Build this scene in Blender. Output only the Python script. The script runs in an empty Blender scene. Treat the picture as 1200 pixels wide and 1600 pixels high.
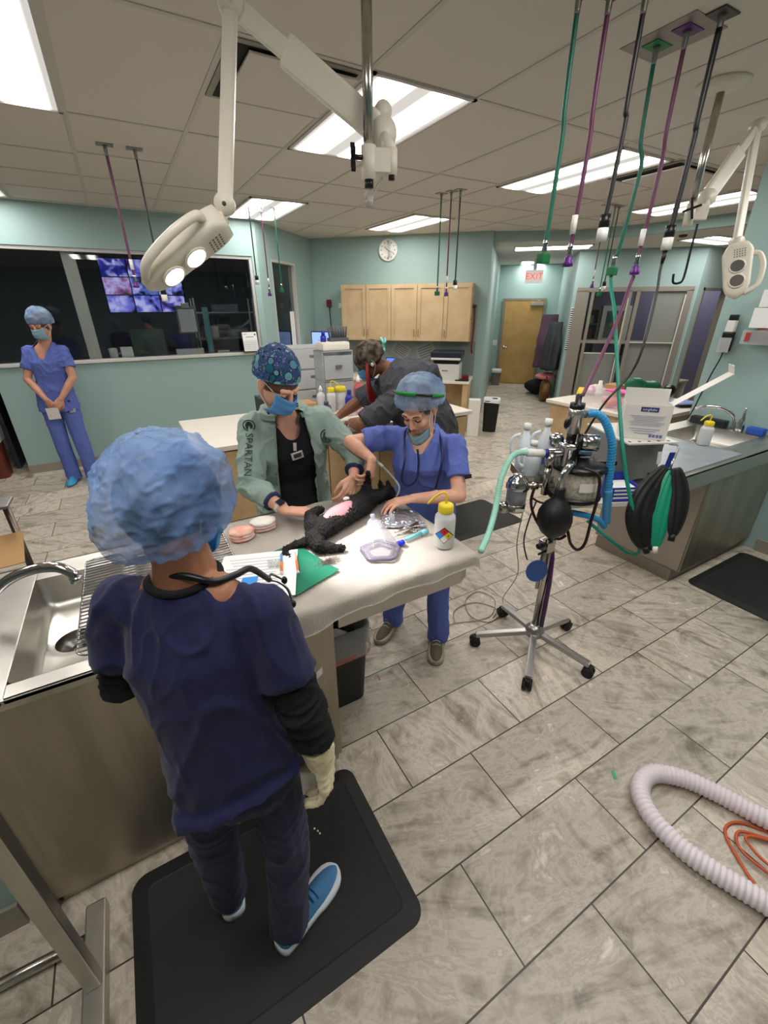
import bpy, bmesh, math, random
from math import sin, cos, pi, radians, sqrt, atan2
from mathutils import Vector, Matrix, noise
random.seed(7)
S = bpy.context.scene
COL = S.collection
V = Vector

# ---------------------------------------------------------------- camera
cam_d = bpy.data.cameras.new('camera'); cam = bpy.data.objects.new('camera', cam_d); COL.objects.link(cam)
cam_d.sensor_fit = 'VERTICAL'; cam_d.sensor_height = 32.0; cam_d.lens = 32.0 * 667.2 / 1600.0
cam_d.clip_start = 0.03; cam_d.clip_end = 100
PITCH, ROLL, YAW, CAM_H = .44897, -.003777, .51935, 1.785
_f0 = V((sin(YAW), cos(YAW), 0)); _r0 = V((cos(YAW), -sin(YAW), 0)); _u0 = V((0, 0, 1))
_F = _f0 * cos(PITCH) - _u0 * sin(PITCH); _U = _u0 * cos(PITCH) + _f0 * sin(PITCH)
_R = _r0 * cos(ROLL) + _U * sin(ROLL); _U = _U * cos(ROLL) - _r0 * sin(ROLL)
cam.matrix_world = Matrix(((_R.x, _U.x, -_F.x, 0), (_R.y, _U.y, -_F.y, 0), (_R.z, _U.z, -_F.z, CAM_H), (0, 0, 0, 1)))
S.camera = cam

# ---------------------------------------------------------------- world, exposure
W = bpy.data.worlds.new('world'); S.world = W; W.use_nodes = True
W.node_tree.nodes['Background'].inputs[0].default_value = (.55, .53, .5, 1)
W.node_tree.nodes['Background'].inputs[1].default_value = .18
S.view_settings.view_transform = 'Standard'; S.view_settings.look = 'None'
S.view_settings.gamma = 1.0; S.view_settings.exposure = 0.35; S.view_settings.use_curve_mapping = False
LIGHT_STRENGTH = 20.0

# ---------------------------------------------------------------- materials
def lin(c):
    c = c / 255.0
    return c / 12.92 if c <= .04045 else ((c + .055) / 1.055) ** 2.4
def rgb(r, g, b): return (lin(r), lin(g), lin(b), 1)
MATS = {}
def mat(name, col, rough=.6, metal=0., bump=None, var=None, emit=None, trans=0., alpha=1., spec=None, coat=0., sheen=0., ior=1.45, sss=0.):
    """bump = (scale, strength); var = (scale, second colour)"""
    if name in MATS: return MATS[name]
    m = bpy.data.materials.new(name); m.use_nodes = True; MATS[name] = m
    nt = m.node_tree; n = nt.nodes; l = nt.links; b = n['Principled BSDF']
    b.inputs['Base Color'].default_value = rgb(*col); b.inputs['Roughness'].default_value = rough
    b.inputs['Metallic'].default_value = metal; b.inputs['IOR'].default_value = ior
    b.inputs['Transmission Weight'].default_value = trans; b.inputs['Alpha'].default_value = alpha
    b.inputs['Coat Weight'].default_value = coat; b.inputs['Sheen Weight'].default_value = sheen
    if spec is not None: b.inputs['Specular IOR Level'].default_value = spec
    if sss: b.inputs['Subsurface Weight'].default_value = sss; b.inputs['Subsurface Radius'].default_value = (.02, .008, .004)
    if emit:
        b.inputs['Emission Color'].default_value = rgb(*emit[0]); b.inputs['Emission Strength'].default_value = emit[1]
    tc = n.new('ShaderNodeTexCoord')
    if var:
        t = n.new('ShaderNodeTexNoise'); t.inputs['Scale'].default_value = var[0]; t.inputs['Detail'].default_value = 5
        r = n.new('ShaderNodeValToRGB'); r.color_ramp.elements[0].position = .38; r.color_ramp.elements[1].position = .64
        r.color_ramp.elements[0].color = rgb(*col); r.color_ramp.elements[1].color = rgb(*var[1])
        l.new(tc.outputs['Object'], t.inputs['Vector']); l.new(t.outputs['Fac'], r.inputs['Fac']); l.new(r.outputs['Color'], b.inputs['Base Color'])
    if bump:
        t = n.new('ShaderNodeTexNoise'); t.inputs['Scale'].default_value = bump[0]; t.inputs['Detail'].default_value = 4
        bp = n.new('ShaderNodeBump'); bp.inputs['Strength'].default_value = bump[1]; bp.inputs['Distance'].default_value = .004
        l.new(tc.outputs['Object'], t.inputs['Vector']); l.new(t.outputs['Fac'], bp.inputs['Height']); l.new(bp.outputs['Normal'], b.inputs['Normal'])
    return m

# ---------------------------------------------------------------- mesh helpers
class MB:
    def __init__(s): s.bm = bmesh.new()
    def box(s, lo, hi, bevel=0., rot=0., mi=0):
        c = [(lo[i] + hi[i]) / 2 for i in range(3)]; d = [abs(hi[i] - lo[i]) for i in range(3)]
        b = bmesh.new(); bmesh.ops.create_cube(b, size=1); bmesh.ops.scale(b, vec=d, verts=b.verts)
        if bevel: bmesh.ops.bevel(b, geom=b.edges[:], offset=min(bevel, min(d) * .45), segments=2, affect='EDGES', profile=.7)
        if rot: bmesh.ops.rotate(b, matrix=Matrix.Rotation(rot, 3, 'Z'), verts=b.verts)
        bmesh.ops.translate(b, vec=c, verts=b.verts)
        return s._add(b, mi)
    def _add(s, b, mi=0, smooth=False):
        for f in b.faces: f.material_index = mi; f.smooth = smooth or f.smooth
        me = bpy.data.meshes.new('t'); b.to_mesh(me); b.free(); s.bm.from_mesh(me); bpy.data.meshes.remove(me); return s
    def obox(s, c, ux, uy, uz, bevel=0., mi=0):
        """oriented box: centre and three full-size edge vectors"""
        b = bmesh.new(); bmesh.ops.create_cube(b, size=1)
        ux, uy, uz = V(ux), V(uy), V(uz); L = (ux.length, uy.length, uz.length)
        bmesh.ops.scale(b, vec=L, verts=b.verts)
        if bevel: bmesh.ops.bevel(b, geom=b.edges[:], offset=min(bevel, min(L) * .45), segments=2, affect='EDGES', profile=.7)
        M = Matrix((ux.normalized(), uy.normalized(), uz.normalized())).transposed()
        for v in b.verts: v.co = M @ v.co + V(c)
        return s._add(b, mi)
    def ring(s, rings, cap=True, closed=False, mi=0, smooth=True):
        """loft a list of rings (lists of points)"""
        bm = s.bm; vs = [[bm.verts.new(p) for p in r] for r in rings]; n = len(rings[0]); fs = []
        for a, b in zip(vs, vs[1:] + ([vs[0]] if closed else [])):
            for i in range(n):
                fs.append(bm.faces.new((a[i], a[(i + 1) % n], b[(i + 1) % n], b[i])))
        if cap and not closed:
            fs.append(bm.faces.new(vs[0][::-1])); fs.append(bm.faces.new(vs[-1]))
        for f in fs: f.material_index = mi; f.smooth = smooth
        return s
    def tube(s, pts, r, n=10, cap=True, mi=0, closed=False, smooth=True, flat=None):
        pts = [V(p) for p in pts]; rs = r if isinstance(r, (list, tuple)) else [r] * len(pts)
        rings = []; N = len(pts); nrm = None
        for i, p in enumerate(pts):
            if closed: t = pts[(i + 1) % N] - pts[i - 1]
            else: t = pts[min(i + 1, N - 1)] - pts[max(i - 1, 0)]
            if t.length < 1e-9: t = V((0, 0, 1))
            t.normalize()
            if nrm is None:
                nrm = t.cross(V((0, 0, 1)))
                if nrm.length < 1e-3: nrm = t.cross(V((0, 1, 0)))
            nrm = nrm - t * nrm.dot(t); nrm.normalize(); bn = t.cross(nrm)
            k = flat or 1.
            rings.append([p + (nrm * cos(2 * pi * j / n) + bn * sin(2 * pi * j / n) * k) * rs[i] for j in range(n)])
        return s.ring(rings, cap, closed, mi, smooth)
    def cyl(s, a, b, r, r2=None, n=20, mi=0, smooth=True): return s.tube([a, b], [r, r if r2 is None else r2], n, mi=mi, smooth=smooth)
    def lathe(s, prof, c=(0, 0, 0), n=24, axis='Z', mi=0, smooth=True, cap=True):
        """prof = [(r, h)]"""
        rings = []
        for r, h in prof:
            r = max(r, 1e-4); R = []
            for j in range(n):
                a, b = r * cos(2 * pi * j / n), r * sin(2 * pi * j / n)
                p = {'Z': (a, b, h), 'X': (h, a, b), 'Y': (b, h, a)}[axis] if isinstance(axis, str) else None
                if p is None:
                    w = V(axis).normalized(); u = w.orthogonal().normalized(); v = w.cross(u); p = w * h + u * a + v * b
                R.append(V(p) + V(c))
            rings.append(R)
        return s.ring(rings, cap, False, mi, smooth)
    def ell(s, c, r, rot=None, n=16, mi=0):
        b = bmesh.new(); bmesh.ops.create_uvsphere(b, u_segments=n, v_segments=max(6, n // 2), radius=1)
        M = rot.to_3x3() if rot is not None else Matrix.Identity(3)
        r = (r, r, r) if isinstance(r, (int, float)) else r
        for v in b.verts: v.co = M @ V((v.co.x * r[0], v.co.y * r[1], v.co.z * r[2])) + V(c)
        return s._add(b, mi, True)
    def prism(s, poly, z0, z1, mi=0, M=None):
        bm = s.bm; T = (lambda p: M @ V(p)) if M is not None else V
        a = [bm.verts.new(T((x, y, z0))) for x, y in poly]; b = [bm.verts.new(T((x, y, z1))) for x, y in poly]; n = len(poly)
        fs = [bm.faces.new(a[::-1]), bm.faces.new(b)] + [bm.faces.new((a[i], a[(i + 1) % n], b[(i + 1) % n], b[i])) for i in range(n)]
        for f in fs: f.material_index = mi
        return s
    def quad(s, *p, mi=0):
        f = s.bm.faces.new([s.bm.verts.new(V(q)) for q in p]); f.material_index = mi; return s
    def grid(s, fn, nu, nv, mi=0, smooth=True):
        vs = [[s.bm.verts.new(V(fn(i / nu, j / nv))) for j in range(nv + 1)] for i in range(nu + 1)]
        for i in range(nu):
            for j in range(nv):
                f = s.bm.faces.new((vs[i][j], vs[i + 1][j], vs[i + 1][j + 1], vs[i][j + 1])); f.smooth = smooth; f.material_index = mi
        return s
    def xform(s, M):
        for v in s.bm.verts: v.co = M @ v.co
        return s
    def build(s, name, m, parent=None, fixn=True):
        if fixn: bmesh.ops.recalc_face_normals(s.bm, faces=s.bm.faces[:])
        me = bpy.data.meshes.new(name); s.bm.to_mesh(me); s.bm.free()
        return link(name, me, m, parent)
def wloc(o):
    p = V((0, 0, 0))
    while o: p += o.location; o = o.parent
    return p
def link(name, me, m, parent=None):
    o = bpy.data.objects.new(name, me); COL.objects.link(o)
    for q in (m if isinstance(m, (list, tuple)) else [m]): me.materials.append(q)
    if parent is not None:
        off = wloc(parent)
        me.transform(Matrix.Translation(-off)); o.parent = parent
    return o
def tag(o, label, cat, group=None, kind=None):
    if label: o['label'] = label
    if cat: o['category'] = cat
    if group: o['group'] = group
    if kind: o['kind'] = kind
    return o
def thing(name, label, cat, loc=(0, 0, 0), group=None):
    o = bpy.data.objects.new(name, None); COL.objects.link(o); o.location = loc; o.empty_display_size = .05
    return tag(o, label, cat, group)
def struct(o): o['kind'] = 'structure'; return o
def copy_tree(o, parent=None):
    c = o.copy(); COL.objects.link(c)
    if parent: c.parent = parent
    for ch in list(o.children): copy_tree(ch, c)
    return c
def crv(pts, n=8):
    """Catmull-Rom through points"""
    P = [V(p) for p in pts]; out = []
    for i in range(len(P) - 1):
        a = P[max(i - 1, 0)]; b = P[i]; c = P[i + 1]; d = P[min(i + 2, len(P) - 1)]
        for k in range(n):
            t = k / n
            out.append(.5 * ((2 * b) + (c - a) * t + (2 * a - 5 * b + 4 * c - d) * t * t + (3 * b - a - 3 * c + d) * t ** 3))
    out.append(P[-1]); return out
def nz(p, s=1., off=0.): return noise.noise(V((p[0] * s + off, p[1] * s + off * 1.7, p[2] * s - off)))
FONT = None
def text_mesh(txt, size, M, extr=.0004, align='CENTER'):
    cu = bpy.data.curves.new('t', 'FONT'); cu.body = txt; cu.size = size; cu.extrude = extr; cu.align_x = align; cu.align_y = 'CENTER'; cu.resolution_u = 2
    o = bpy.data.objects.new('t', cu); COL.objects.link(o); bpy.context.view_layer.update()
    me = bpy.data.meshes.new_from_object(o.evaluated_get(bpy.context.evaluated_depsgraph_get()))
    bpy.data.objects.remove(o); bpy.data.curves.remove(cu); me.transform(M); me.materials.clear(); return me
def frame(o, x, y):
    """matrix with origin o, x axis, y axis (z = x cross y)"""
    x = V(x).normalized(); y = V(y); y = (y - x * y.dot(x)).normalized(); z = x.cross(y)
    return Matrix(((x.x, y.x, z.x, o[0]), (x.y, y.y, z.y, o[1]), (x.z, y.z, z.z, o[2]), (0, 0, 0, 1)))
def writing(name, txt, size, o, x, y, m, parent, align='CENTER'):
    return link(name, text_mesh(txt, size, frame(o, x, y), align=align), m, parent)

# common materials
teal = mat('teal_wall_paint', (155, 181, 177), .55, bump=(260, .12))
ceil_m = mat('ceiling_tile', (212, 206, 197), .9, bump=(420, .25))
grid_m = mat('ceiling_grid_paint', (198, 193, 186), .7)
white_m = mat('white_plastic', (228, 226, 220), .4)
cream_m = mat('cream_enamel', (226, 219, 203), .32)
black_m = mat('black_rubber', (20, 20, 21), .6)
blackp = mat('black_plastic', (16, 16, 18), .35)
chrome = mat('chrome', (205, 205, 208), .12, 1.)
steel_rod = mat('polished_steel', (190, 186, 180), .2, 1.)
alu = mat('grey_aluminium', (150, 148, 143), .38, .85)
paper = mat('white_paper', (238, 238, 236), .8)
base_m = mat('taupe_baseboard', (150, 143, 130), .5)
maple = mat('maple_wood', (206, 178, 138), .45, var=(9, (190, 160, 118)))
def brushed(name, col, rough=.32, vert=False):
    m = mat(name, col, rough, 1.); nt = m.node_tree; n = nt.nodes; l = nt.links; b = n['Principled BSDF']
    tc = n.new('ShaderNodeTexCoord'); mp = n.new('ShaderNodeMapping'); t = n.new('ShaderNodeTexNoise')
    mp.inputs['Scale'].default_value = (90, 90, 2) if vert else (3, 3, 90); t.inputs['Scale'].default_value = 2.5; t.inputs['Detail'].default_value = 6
    mr = n.new('ShaderNodeMapRange'); mr.inputs['To Min'].default_value = rough - .1; mr.inputs['To Max'].default_value = rough + .16
    l.new(tc.outputs['Object'], mp.inputs['Vector']); l.new(mp.outputs['Vector'], t.inputs['Vector']); l.new(t.outputs['Fac'], mr.inputs['Value']); l.new(mr.outputs['Result'], b.inputs['Roughness'])
    m4 = n.new('ShaderNodeMapping'); m4.inputs['Scale'].default_value = (6, 6, .8) if vert else (4, 4, 4)
    t3 = n.new('ShaderNodeTexNoise'); t3.inputs['Scale'].default_value = 1.6; t3.inputs['Detail'].default_value = 5; t3.inputs['Distortion'].default_value = .6
    r3 = n.new('ShaderNodeValToRGB'); r3.color_ramp.elements[0].position = .4; r3.color_ramp.elements[1].position = .66; r3.color_ramp.elements[0].color = rgb(*col); r3.color_ramp.elements[1].color = rgb(*[min(255, int(v * (1.12 if vert else 1.05))) for v in col])
    l.new(tc.outputs['Object'], m4.inputs[0]); l.new(m4.outputs[0], t3.inputs['Vector']); l.new(t3.outputs['Fac'], r3.inputs[0]); l.new(r3.outputs[0], b.inputs['Base Color'])
    t2 = n.new('ShaderNodeTexNoise'); t2.inputs['Scale'].default_value = 2.2; t2.inputs['Detail'].default_value = 4; t2.inputs['Distortion'].default_value = 1.5
    bp = n.new('ShaderNodeBump'); bp.inputs['Strength'].default_value = .12; bp.inputs['Distance'].default_value = .02
    l.new(tc.outputs['Object'], t2.inputs['Vector']); l.new(t2.outputs['Fac'], bp.inputs['Height']); l.new(bp.outputs['Normal'], b.inputs['Normal'])
    return m
steel = brushed('brushed_stainless', (184, 181, 174), .33)
steel_v = brushed('brushed_stainless_panel', (168, 161, 147), .4, True)

# ---------------------------------------------------------------- floor
def floor_mat():
    m = bpy.data.materials.new('stone_look_tile'); m.use_nodes = True; nt = m.node_tree; n = nt.nodes; l = nt.links; b = n['Principled BSDF']
    tc = n.new('ShaderNodeTexCoord'); mp = n.new('ShaderNodeMapping'); mp.inputs['Location'].default_value = (-.3345, -.2785, 0)
    l.new(tc.outputs['Object'], mp.inputs['Vector'])
    br = n.new('ShaderNodeTexBrick'); br.offset = .5; br.offset_frequency = 2
    for k, v in dict(Scale=1., **{'Mortar Size': .0028, 'Mortar Smooth': .1, 'Bias': 0., 'Brick Width': .611, 'Row Height': .3055}).items(): br.inputs[k].default_value = v
    br.inputs['Color1'].default_value = (0, 0, 0, 1); br.inputs['Color2'].default_value = (1, 1, 1, 1); br.inputs['Mortar'].default_value = (0, 0, 0, 1)
    l.new(mp.outputs['Vector'], br.inputs['Vector'])
    # each tile its own piece of stone
    sc = n.new('ShaderNodeVectorMath'); sc.operation = 'MULTIPLY_ADD'
    l.new(br.outputs['Color'], sc.inputs[0]); sc.inputs[1].default_value = (37, 53, 11); l.new(mp.outputs['Vector'], sc.inputs[2])
    vr = n.new('ShaderNodeVectorRotate'); vr.rotation_type = 'Z_AXIS'
    ma = n.new('ShaderNodeMath'); ma.operation = 'MULTIPLY'; ma.inputs[1].default_value = 2.2; l.new(br.outputs['Color'], ma.inputs[0]); l.new(ma.outputs[0], vr.inputs['Angle'])
    l.new(sc.outputs[0], vr.inputs['Vector'])
    st = n.new('ShaderNodeMapping'); st.inputs['Scale'].default_value = (1.3, 5.5, 1); l.new(vr.outputs[0], st.inputs['Vector'])
    a = n.new('ShaderNodeTexNoise'); a.inputs['Scale'].default_value = 1.5; a.inputs['Detail'].default_value = 9; a.inputs['Roughness'].default_value = .62; a.inputs['Distortion'].default_value = 1.6
    c = n.new('ShaderNodeTexNoise'); c.inputs['Scale'].default_value = 5.; c.inputs['Detail'].default_value = 10; c.inputs['Roughness'].default_value = .66; c.inputs['Distortion'].default_value = 2.2
    l.new(st.outputs[0], a.inputs['Vector']); l.new(sc.outputs[0], c.inputs['Vector'])
    mx = n.new('ShaderNodeMix'); mx.data_type = 'FLOAT'; mx.inputs['Factor'].default_value = .45
    l.new(a.outputs['Fac'], mx.inputs[2]); l.new(c.outputs['Fac'], mx.inputs[3])
    r = n.new('ShaderNodeValToRGB'); e = r.color_ramp.elements
    e[0].position = .36; e[0].color = rgb(128, 118, 103); e[1].position = .64; e[1].color = rgb(236, 227, 212)
    for p, k in ((.43, (166, 156, 141)), (.485, (186, 176, 160)), (.53, (206, 196, 180)), (.565, (182, 171, 155))):
        q = e.new(p); q.color = rgb(*k)
    l.new(mx.outputs[0], r.inputs['Fac'])
    # pale worn flecks
    fl = n.new('ShaderNodeTexNoise'); fl.inputs['Scale'].default_value = 42; fl.inputs['Detail'].default_value = 3; l.new(sc.outputs[0], fl.inputs['Vector'])
    fr = n.new('ShaderNodeMapRange'); fr.inputs['From Min'].default_value = .6; fr.inputs['From Max'].default_value = .72; fr.inputs['To Max'].default_value = .35; l.new(fl.outputs['Fac'], fr.inputs['Value'])
    m1 = n.new('ShaderNodeMix'); m1.data_type = 'RGBA'; m1.inputs[7].default_value = rgb(222, 214, 202); l.new(fr.outputs[0], m1.inputs['Factor']); l.new(r.outputs['Color'], m1.inputs[6])
    # per-tile tone
    tn = n.new('ShaderNodeMapRange'); tn.inputs['To Min'].default_value = .84; tn.inputs['To Max'].default_value = 1.12; l.new(br.outputs['Color'], tn.inputs['Value'])
    m2 = n.new('ShaderNodeVectorMath'); m2.operation = 'SCALE'; l.new(m1.outputs[2], m2.inputs[0]); l.new(tn.outputs[0], m2.inputs['Scale'])
    m3 = n.new('ShaderNodeMix'); m3.data_type = 'RGBA'; m3.inputs[7].default_value = rgb(62, 52, 44); l.new(br.outputs['Fac'], m3.inputs['Factor']); l.new(m2.outputs[0], m3.inputs[6])
    l.new(m3.outputs[2], b.inputs['Base Color'])
    rr = n.new('ShaderNodeMapRange'); rr.inputs['To Min'].default_value = .3; rr.inputs['To Max'].default_value = .5; l.new(c.outputs['Fac'], rr.inputs['Value']); l.new(rr.outputs[0], b.inputs['Roughness'])
    bp = n.new('ShaderNodeBump'); bp.inputs['Strength'].default_value = .35; bp.inputs['Distance'].default_value = .002; bp.invert = True
    l.new(br.outputs['Fac'], bp.inputs['Height']); l.new(bp.outputs['Normal'], b.inputs['Normal'])
    return m
struct(MB().box((-4.5, -3.2, -.1), (13, 13, 0)).build('floor', floor_mat()))
CZ = 2.745
struct(MB().box((-4.5, -3.2, CZ), (13, 13, CZ + .1)).build('ceiling', ceil_m))
# suspended grid bars
gb = MB()
GX = [-1.86, -1.23, -.61, .01, .62, 1.24, 1.86, 2.52, 3.18, 3.82, 4.52, 5.24, 5.92]; GY = [-1.4, -.15, 1.07, 2.28, 3.5, 4.94, 6.16]
for x in GX: gb.box((x - .012, -3, CZ - .004), (x + .012, 9, CZ + .002))
for y in GY: gb.box((-4, y - .012, CZ - .0042), (6.7, y + .012, CZ + .002))
for y in (4.25,): gb.box((.02, y - .012, CZ - .0041), (.61, y + .012, CZ + .002))
gb.box((-.6, 4.3, CZ - .0041), (.0, 4.32, CZ + .002)); gb.box((1.25, 4.2, CZ - .0041), (6.6, 4.222, CZ + .002)); gb.box((-.6, 5.55, CZ - .0041), (1.3, 5.57, CZ + .002))
struct(gb.build('trim_1', grid_m))

# ---------------------------------------------------------------- ceiling troffers (the room's light)
def diff_mat():
    m = bpy.data.materials.new('lit_diffuser'); m.use_nodes = True; nt = m.node_tree; n = nt.nodes; l = nt.links; b = n['Principled BSDF']
    b.inputs['Base Color'].default_value = (.5, .5, .5, 1); b.inputs['Roughness'].default_value = .4
    tc = n.new('ShaderNodeTexCoord'); sx = n.new('ShaderNodeSeparateXYZ'); l.new(tc.outputs['Object'], sx.inputs[0])
    # two fluorescent tubes behind a prismatic lens: brighter over each tube
    ab = n.new('ShaderNodeMath'); ab.operation = 'ABSOLUTE'; l.new(sx.outputs['X'], ab.inputs[0])
    su = n.new('ShaderNodeMath'); su.operation = 'SUBTRACT'; su.inputs[1].default_value = .15; l.new(ab.outputs[0], su.inputs[0])
    a2 = n.new('ShaderNodeMath'); a2.operation = 'ABSOLUTE'; l.new(su.outputs[0], a2.inputs[0])
    mr = n.new('ShaderNodeMapRange'); mr.inputs['From Max'].default_value = .115; mr.inputs['To Min'].default_value = 1.; mr.inputs['To Max'].default_value = .02; mr.interpolation_type = 'SMOOTHSTEP'
    l.new(a2.outputs[0], mr.inputs['Value'])
    mm = n.new('ShaderNodeMath'); mm.operation = 'MULTIPLY'; mm.inputs[1].default_value = LIGHT_STRENGTH; l.new(mr.outputs[0], mm.inputs[0])
    b.inputs['Emission Color'].default_value = (1, .965, .93, 1); l.new(mm.outputs[0], b.inputs['Emission Strength'])
    return m
diffm = diff_mat()
def troffer(label, x0, y0, x1, y1, z=CZ, grp=None):
    t = thing('ceiling_light', label, 'ceiling light', ((x0 + x1) / 2, (y0 + y1) / 2, z), grp)
    f = MB(); w = .022
    for a, b in (((x0, y0), (x1, y0 + w)), ((x0, y1 - w), (x1, y1)), ((x0, y0), (x0 + w, y1)), ((x1 - w, y0), (x1, y1))):
        f.box((a[0], a[1], z - .012), (b[0], b[1], z + .004))
    f.build('frame', grid_m, t)
    MB().quad((x0 + w, y0 + w, z - .006), (x0 + w, y1 - w, z - .006), (x1 - w, y1 - w, z - .006), (x1 - w, y0 + w, z - .006)).build('diffuser', diffm, t, fixn=False)
    return t
troffer('lit ceiling panel at the upper left edge, nearest the left side of the photo', -.61, 2.3, .0, 3.5)
troffer('lit ceiling panel behind the steel pole of the surgical lamp', 1.25, 2.27, 1.86, 3.47)
troffer('lit ceiling panel crossed by the green, purple and black hoses', 3.2, 2.35, 3.8, 3.56)
troffer('lit ceiling panel above the wall clock and maple cabinets', 3.25, 4.97, 3.85, 6.17)
troffer('lit ceiling panel behind the vertical arm of the big surgical lamp', 1.38, 5.0, 1.98, 6.15)
troffer('lit ceiling panel in front of the beam, crossed by the right lamp arms', 5.28, 2.5, 5.9, 3.68)
troffer('lit ceiling panel at the far left edge above the dark window', -1.23, 5.0, -.62, 6.1)
for x, y in ((-.6, -.15), (1.25, -.15), (3.2, -.15), (-1.84, 2.3)):
    troffer('lit ceiling panel behind the photographer', x, y, x + .61, y + 1.2, grp='ceiling panels behind the camera')
# ---------------------------------------------------------------- walls
q_ = .70710678
def wall(name, pts, z0, z1, th, m=teal, side=1):
    """vertical slab following a polyline on plan; thickness to the given side"""
    bmx = MB()
    for (a, b) in zip(pts, pts[1:]):
        a = V((a[0], a[1], 0)); b = V((b[0], b[1], 0)); d = (b - a); n = V((-d.y, d.x, 0)).normalized() * th * side
        c = (a + b) / 2 + n / 2; bmx.obox((c.x, c.y, (z0 + z1) / 2), d, n, (0, 0, z1 - z0))
    return struct(bmx.build(name, m))
PY = 6.25
# observation partition with its long window
struct(MB().box((-1.27, PY, 0), (1.74, PY + .12, 1.2)).box((-4.5, PY, 2.36), (1.74, PY + .12, CZ)).box((1.665, PY, 1.2), (1.74, PY + .12, 2.36)).build('wall_front', teal))
struct(MB().box((-1.29, PY - .035, 1.2), (1.70, PY + .15, 1.232), .004).build('trim_2', mat('pale_sill', (205, 205, 198), .45)))
struct(MB().box((-1.275, PY - .012, 0), (1.74, PY, .1)).build('baseboard_front', base_m))
w1 = struct(MB().box((-4.4, PY + .02, 2.325), (1.665, PY + .09, 2.36)).box((1.63, PY + .02, 1.232), (1.665, PY + .09, 2.325)).box((-.36, PY + .1, 1.232), (-.235, PY + .16, 2.325)).build('window_1', mat('window_frame', (196, 196, 190), .4)))
glass = mat('window_glass', (235, 240, 240), .0, trans=1., ior=1.45)
for a, b in ((-1.26, 1.63),):
    struct(MB().box((a, PY + .05, 1.232), (b, PY + .056, 2.325)).build('window_2', glass))
# 45 degree wall with the narrow window (t along +x+y from (1.74, 6.25))
def D1(t, d, z): return V((1.74 + q_ * t + q_ * d, PY + q_ * t - q_ * d, z))      # d toward the room
def dbox(mb, t0, t1, d0, d1, z0, z1, bevel=0.):
    c = D1((t0 + t1) / 2, (d0 + d1) / 2, (z0 + z1) / 2)
    return mb.obox(c, V((q_, q_, 0)) * (t1 - t0), V((q_, -q_, 0)) * (d1 - d0), (0, 0, z1 - z0), bevel)
LD = 1.66
g = MB(); wa, wb = .33, 1.06
dbox(g, 0, LD, -.12, 0, 0, 1.2); dbox(g, 0, LD, -.12, 0, 2.36, CZ); dbox(g, 0, wa, -.12, 0, 1.2, 2.36); dbox(g, wb, LD, -.12, 0, 1.2, 2.36)
struct(g.build('wall_corner', teal))
g = MB(); dbox(g, wa, wb, -.1, -.0, 2.33, 2.36); dbox(g, wa, wa + .03, -.1, 0, 1.2, 2.33); dbox(g, wb - .03, wb, -.1, 0, 1.2, 2.33); dbox(g, wa - .02, wb + .02, -.1, .02, 1.19, 1.22)
struct(g.build('window_3', MATS['window_frame']))
g = MB(); dbox(g, wa + .03, wb - .03, -.06, -.054, 1.22, 2.33); struct(g.build('window_4', glass))
# cabinet wall, 45 degrees the other way.  W2(t, d, z): t along the wall from its left corner, d toward the room
C0 = V((2.905, 7.445, 0))
def W2(t, d, z): return V((C0.x + q_ * t - q_ * d, C0.y - q_ * t - q_ * d, z))
def wbox(mb, t0, t1, d0, d1, z0, z1, bevel=0., mi=0):
    return mb.obox(W2((t0 + t1) / 2, (d0 + d1) / 2, (z0 + z1) / 2), V((q_, -q_, 0)) * (t1 - t0), V((-q_, -q_, 0)) * (d1 - d0), (0, 0, z1 - z0), bevel, mi)
g = MB(); wbox(g, -.1, 2.84, -.14, 0, 0, CZ); struct(g.build('wall_back', teal))
# corridor: left wall, end wall with door, right wall
def CR(t, d, z): return V((4.91 + q_ * t + q_ * d, 5.43 + q_ * t - q_ * d, z))    # t into the corridor, d across to the right
def cbox(mb, t0, t1, d0, d1, z0, z1, bevel=0., mi=0):
    return mb.obox(CR((t0 + t1) / 2, (d0 + d1) / 2, (z0 + z1) / 2), V((q_, q_, 0)) * (t1 - t0), V((q_, -q_, 0)) * (d1 - d0), (0, 0, z1 - z0), bevel, mi)
g = MB(); cbox(g, -.0, 4.45, -.14, 0, 0, CZ); struct(g.build('wall_corridor', teal))
g = MB(); cbox(g, 4.43, 4.55, -.2, 1.5, 0, CZ); struct(g.build('wall_end', teal))
g = MB(); cbox(g, 1.8, 4.43, 1.39, 1.51, 0, 2.64); struct(g.build('wall_passage', teal))
g = MB(); cbox(g, .02, 4.43, .0, .012, 0, .1); cbox(g, 4.418, 4.43, 0, 1.39, 0, .1); cbox(g, 1.8, 4.42, 1.378, 1.39, 0, .1); struct(g.build('baseboard_back', base_m))
# glazed partition wall.  GP(t, d, z) from its left corner (7.17, 5.72)
def GP(t, d, z): return V((7.17 + q_ * t - q_ * d, 5.72 - q_ * t - q_ * d, z))
def gbox(mb, t0, t1, d0, d1, z0, z1, bevel=0., mi=0):
    return mb.obox(GP((t0 + t1) / 2, (d0 + d1) / 2, (z0 + z1) / 2), V((q_, -q_, 0)) * (t1 - t0), V((-q_, -q_, 0)) * (d1 - d0), (0, 0, z1 - z0), bevel, mi)
g = MB(); gbox(g, 0, 1.93, -.12, 0, 2.07, 2.64); gbox(g, 0, .05, -.12, 0, 0, 2.07); gbox(g, 1.88, 1.93, -.12, 0, 0, 2.07); struct(g.build('wall_glazed', teal))
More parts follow.
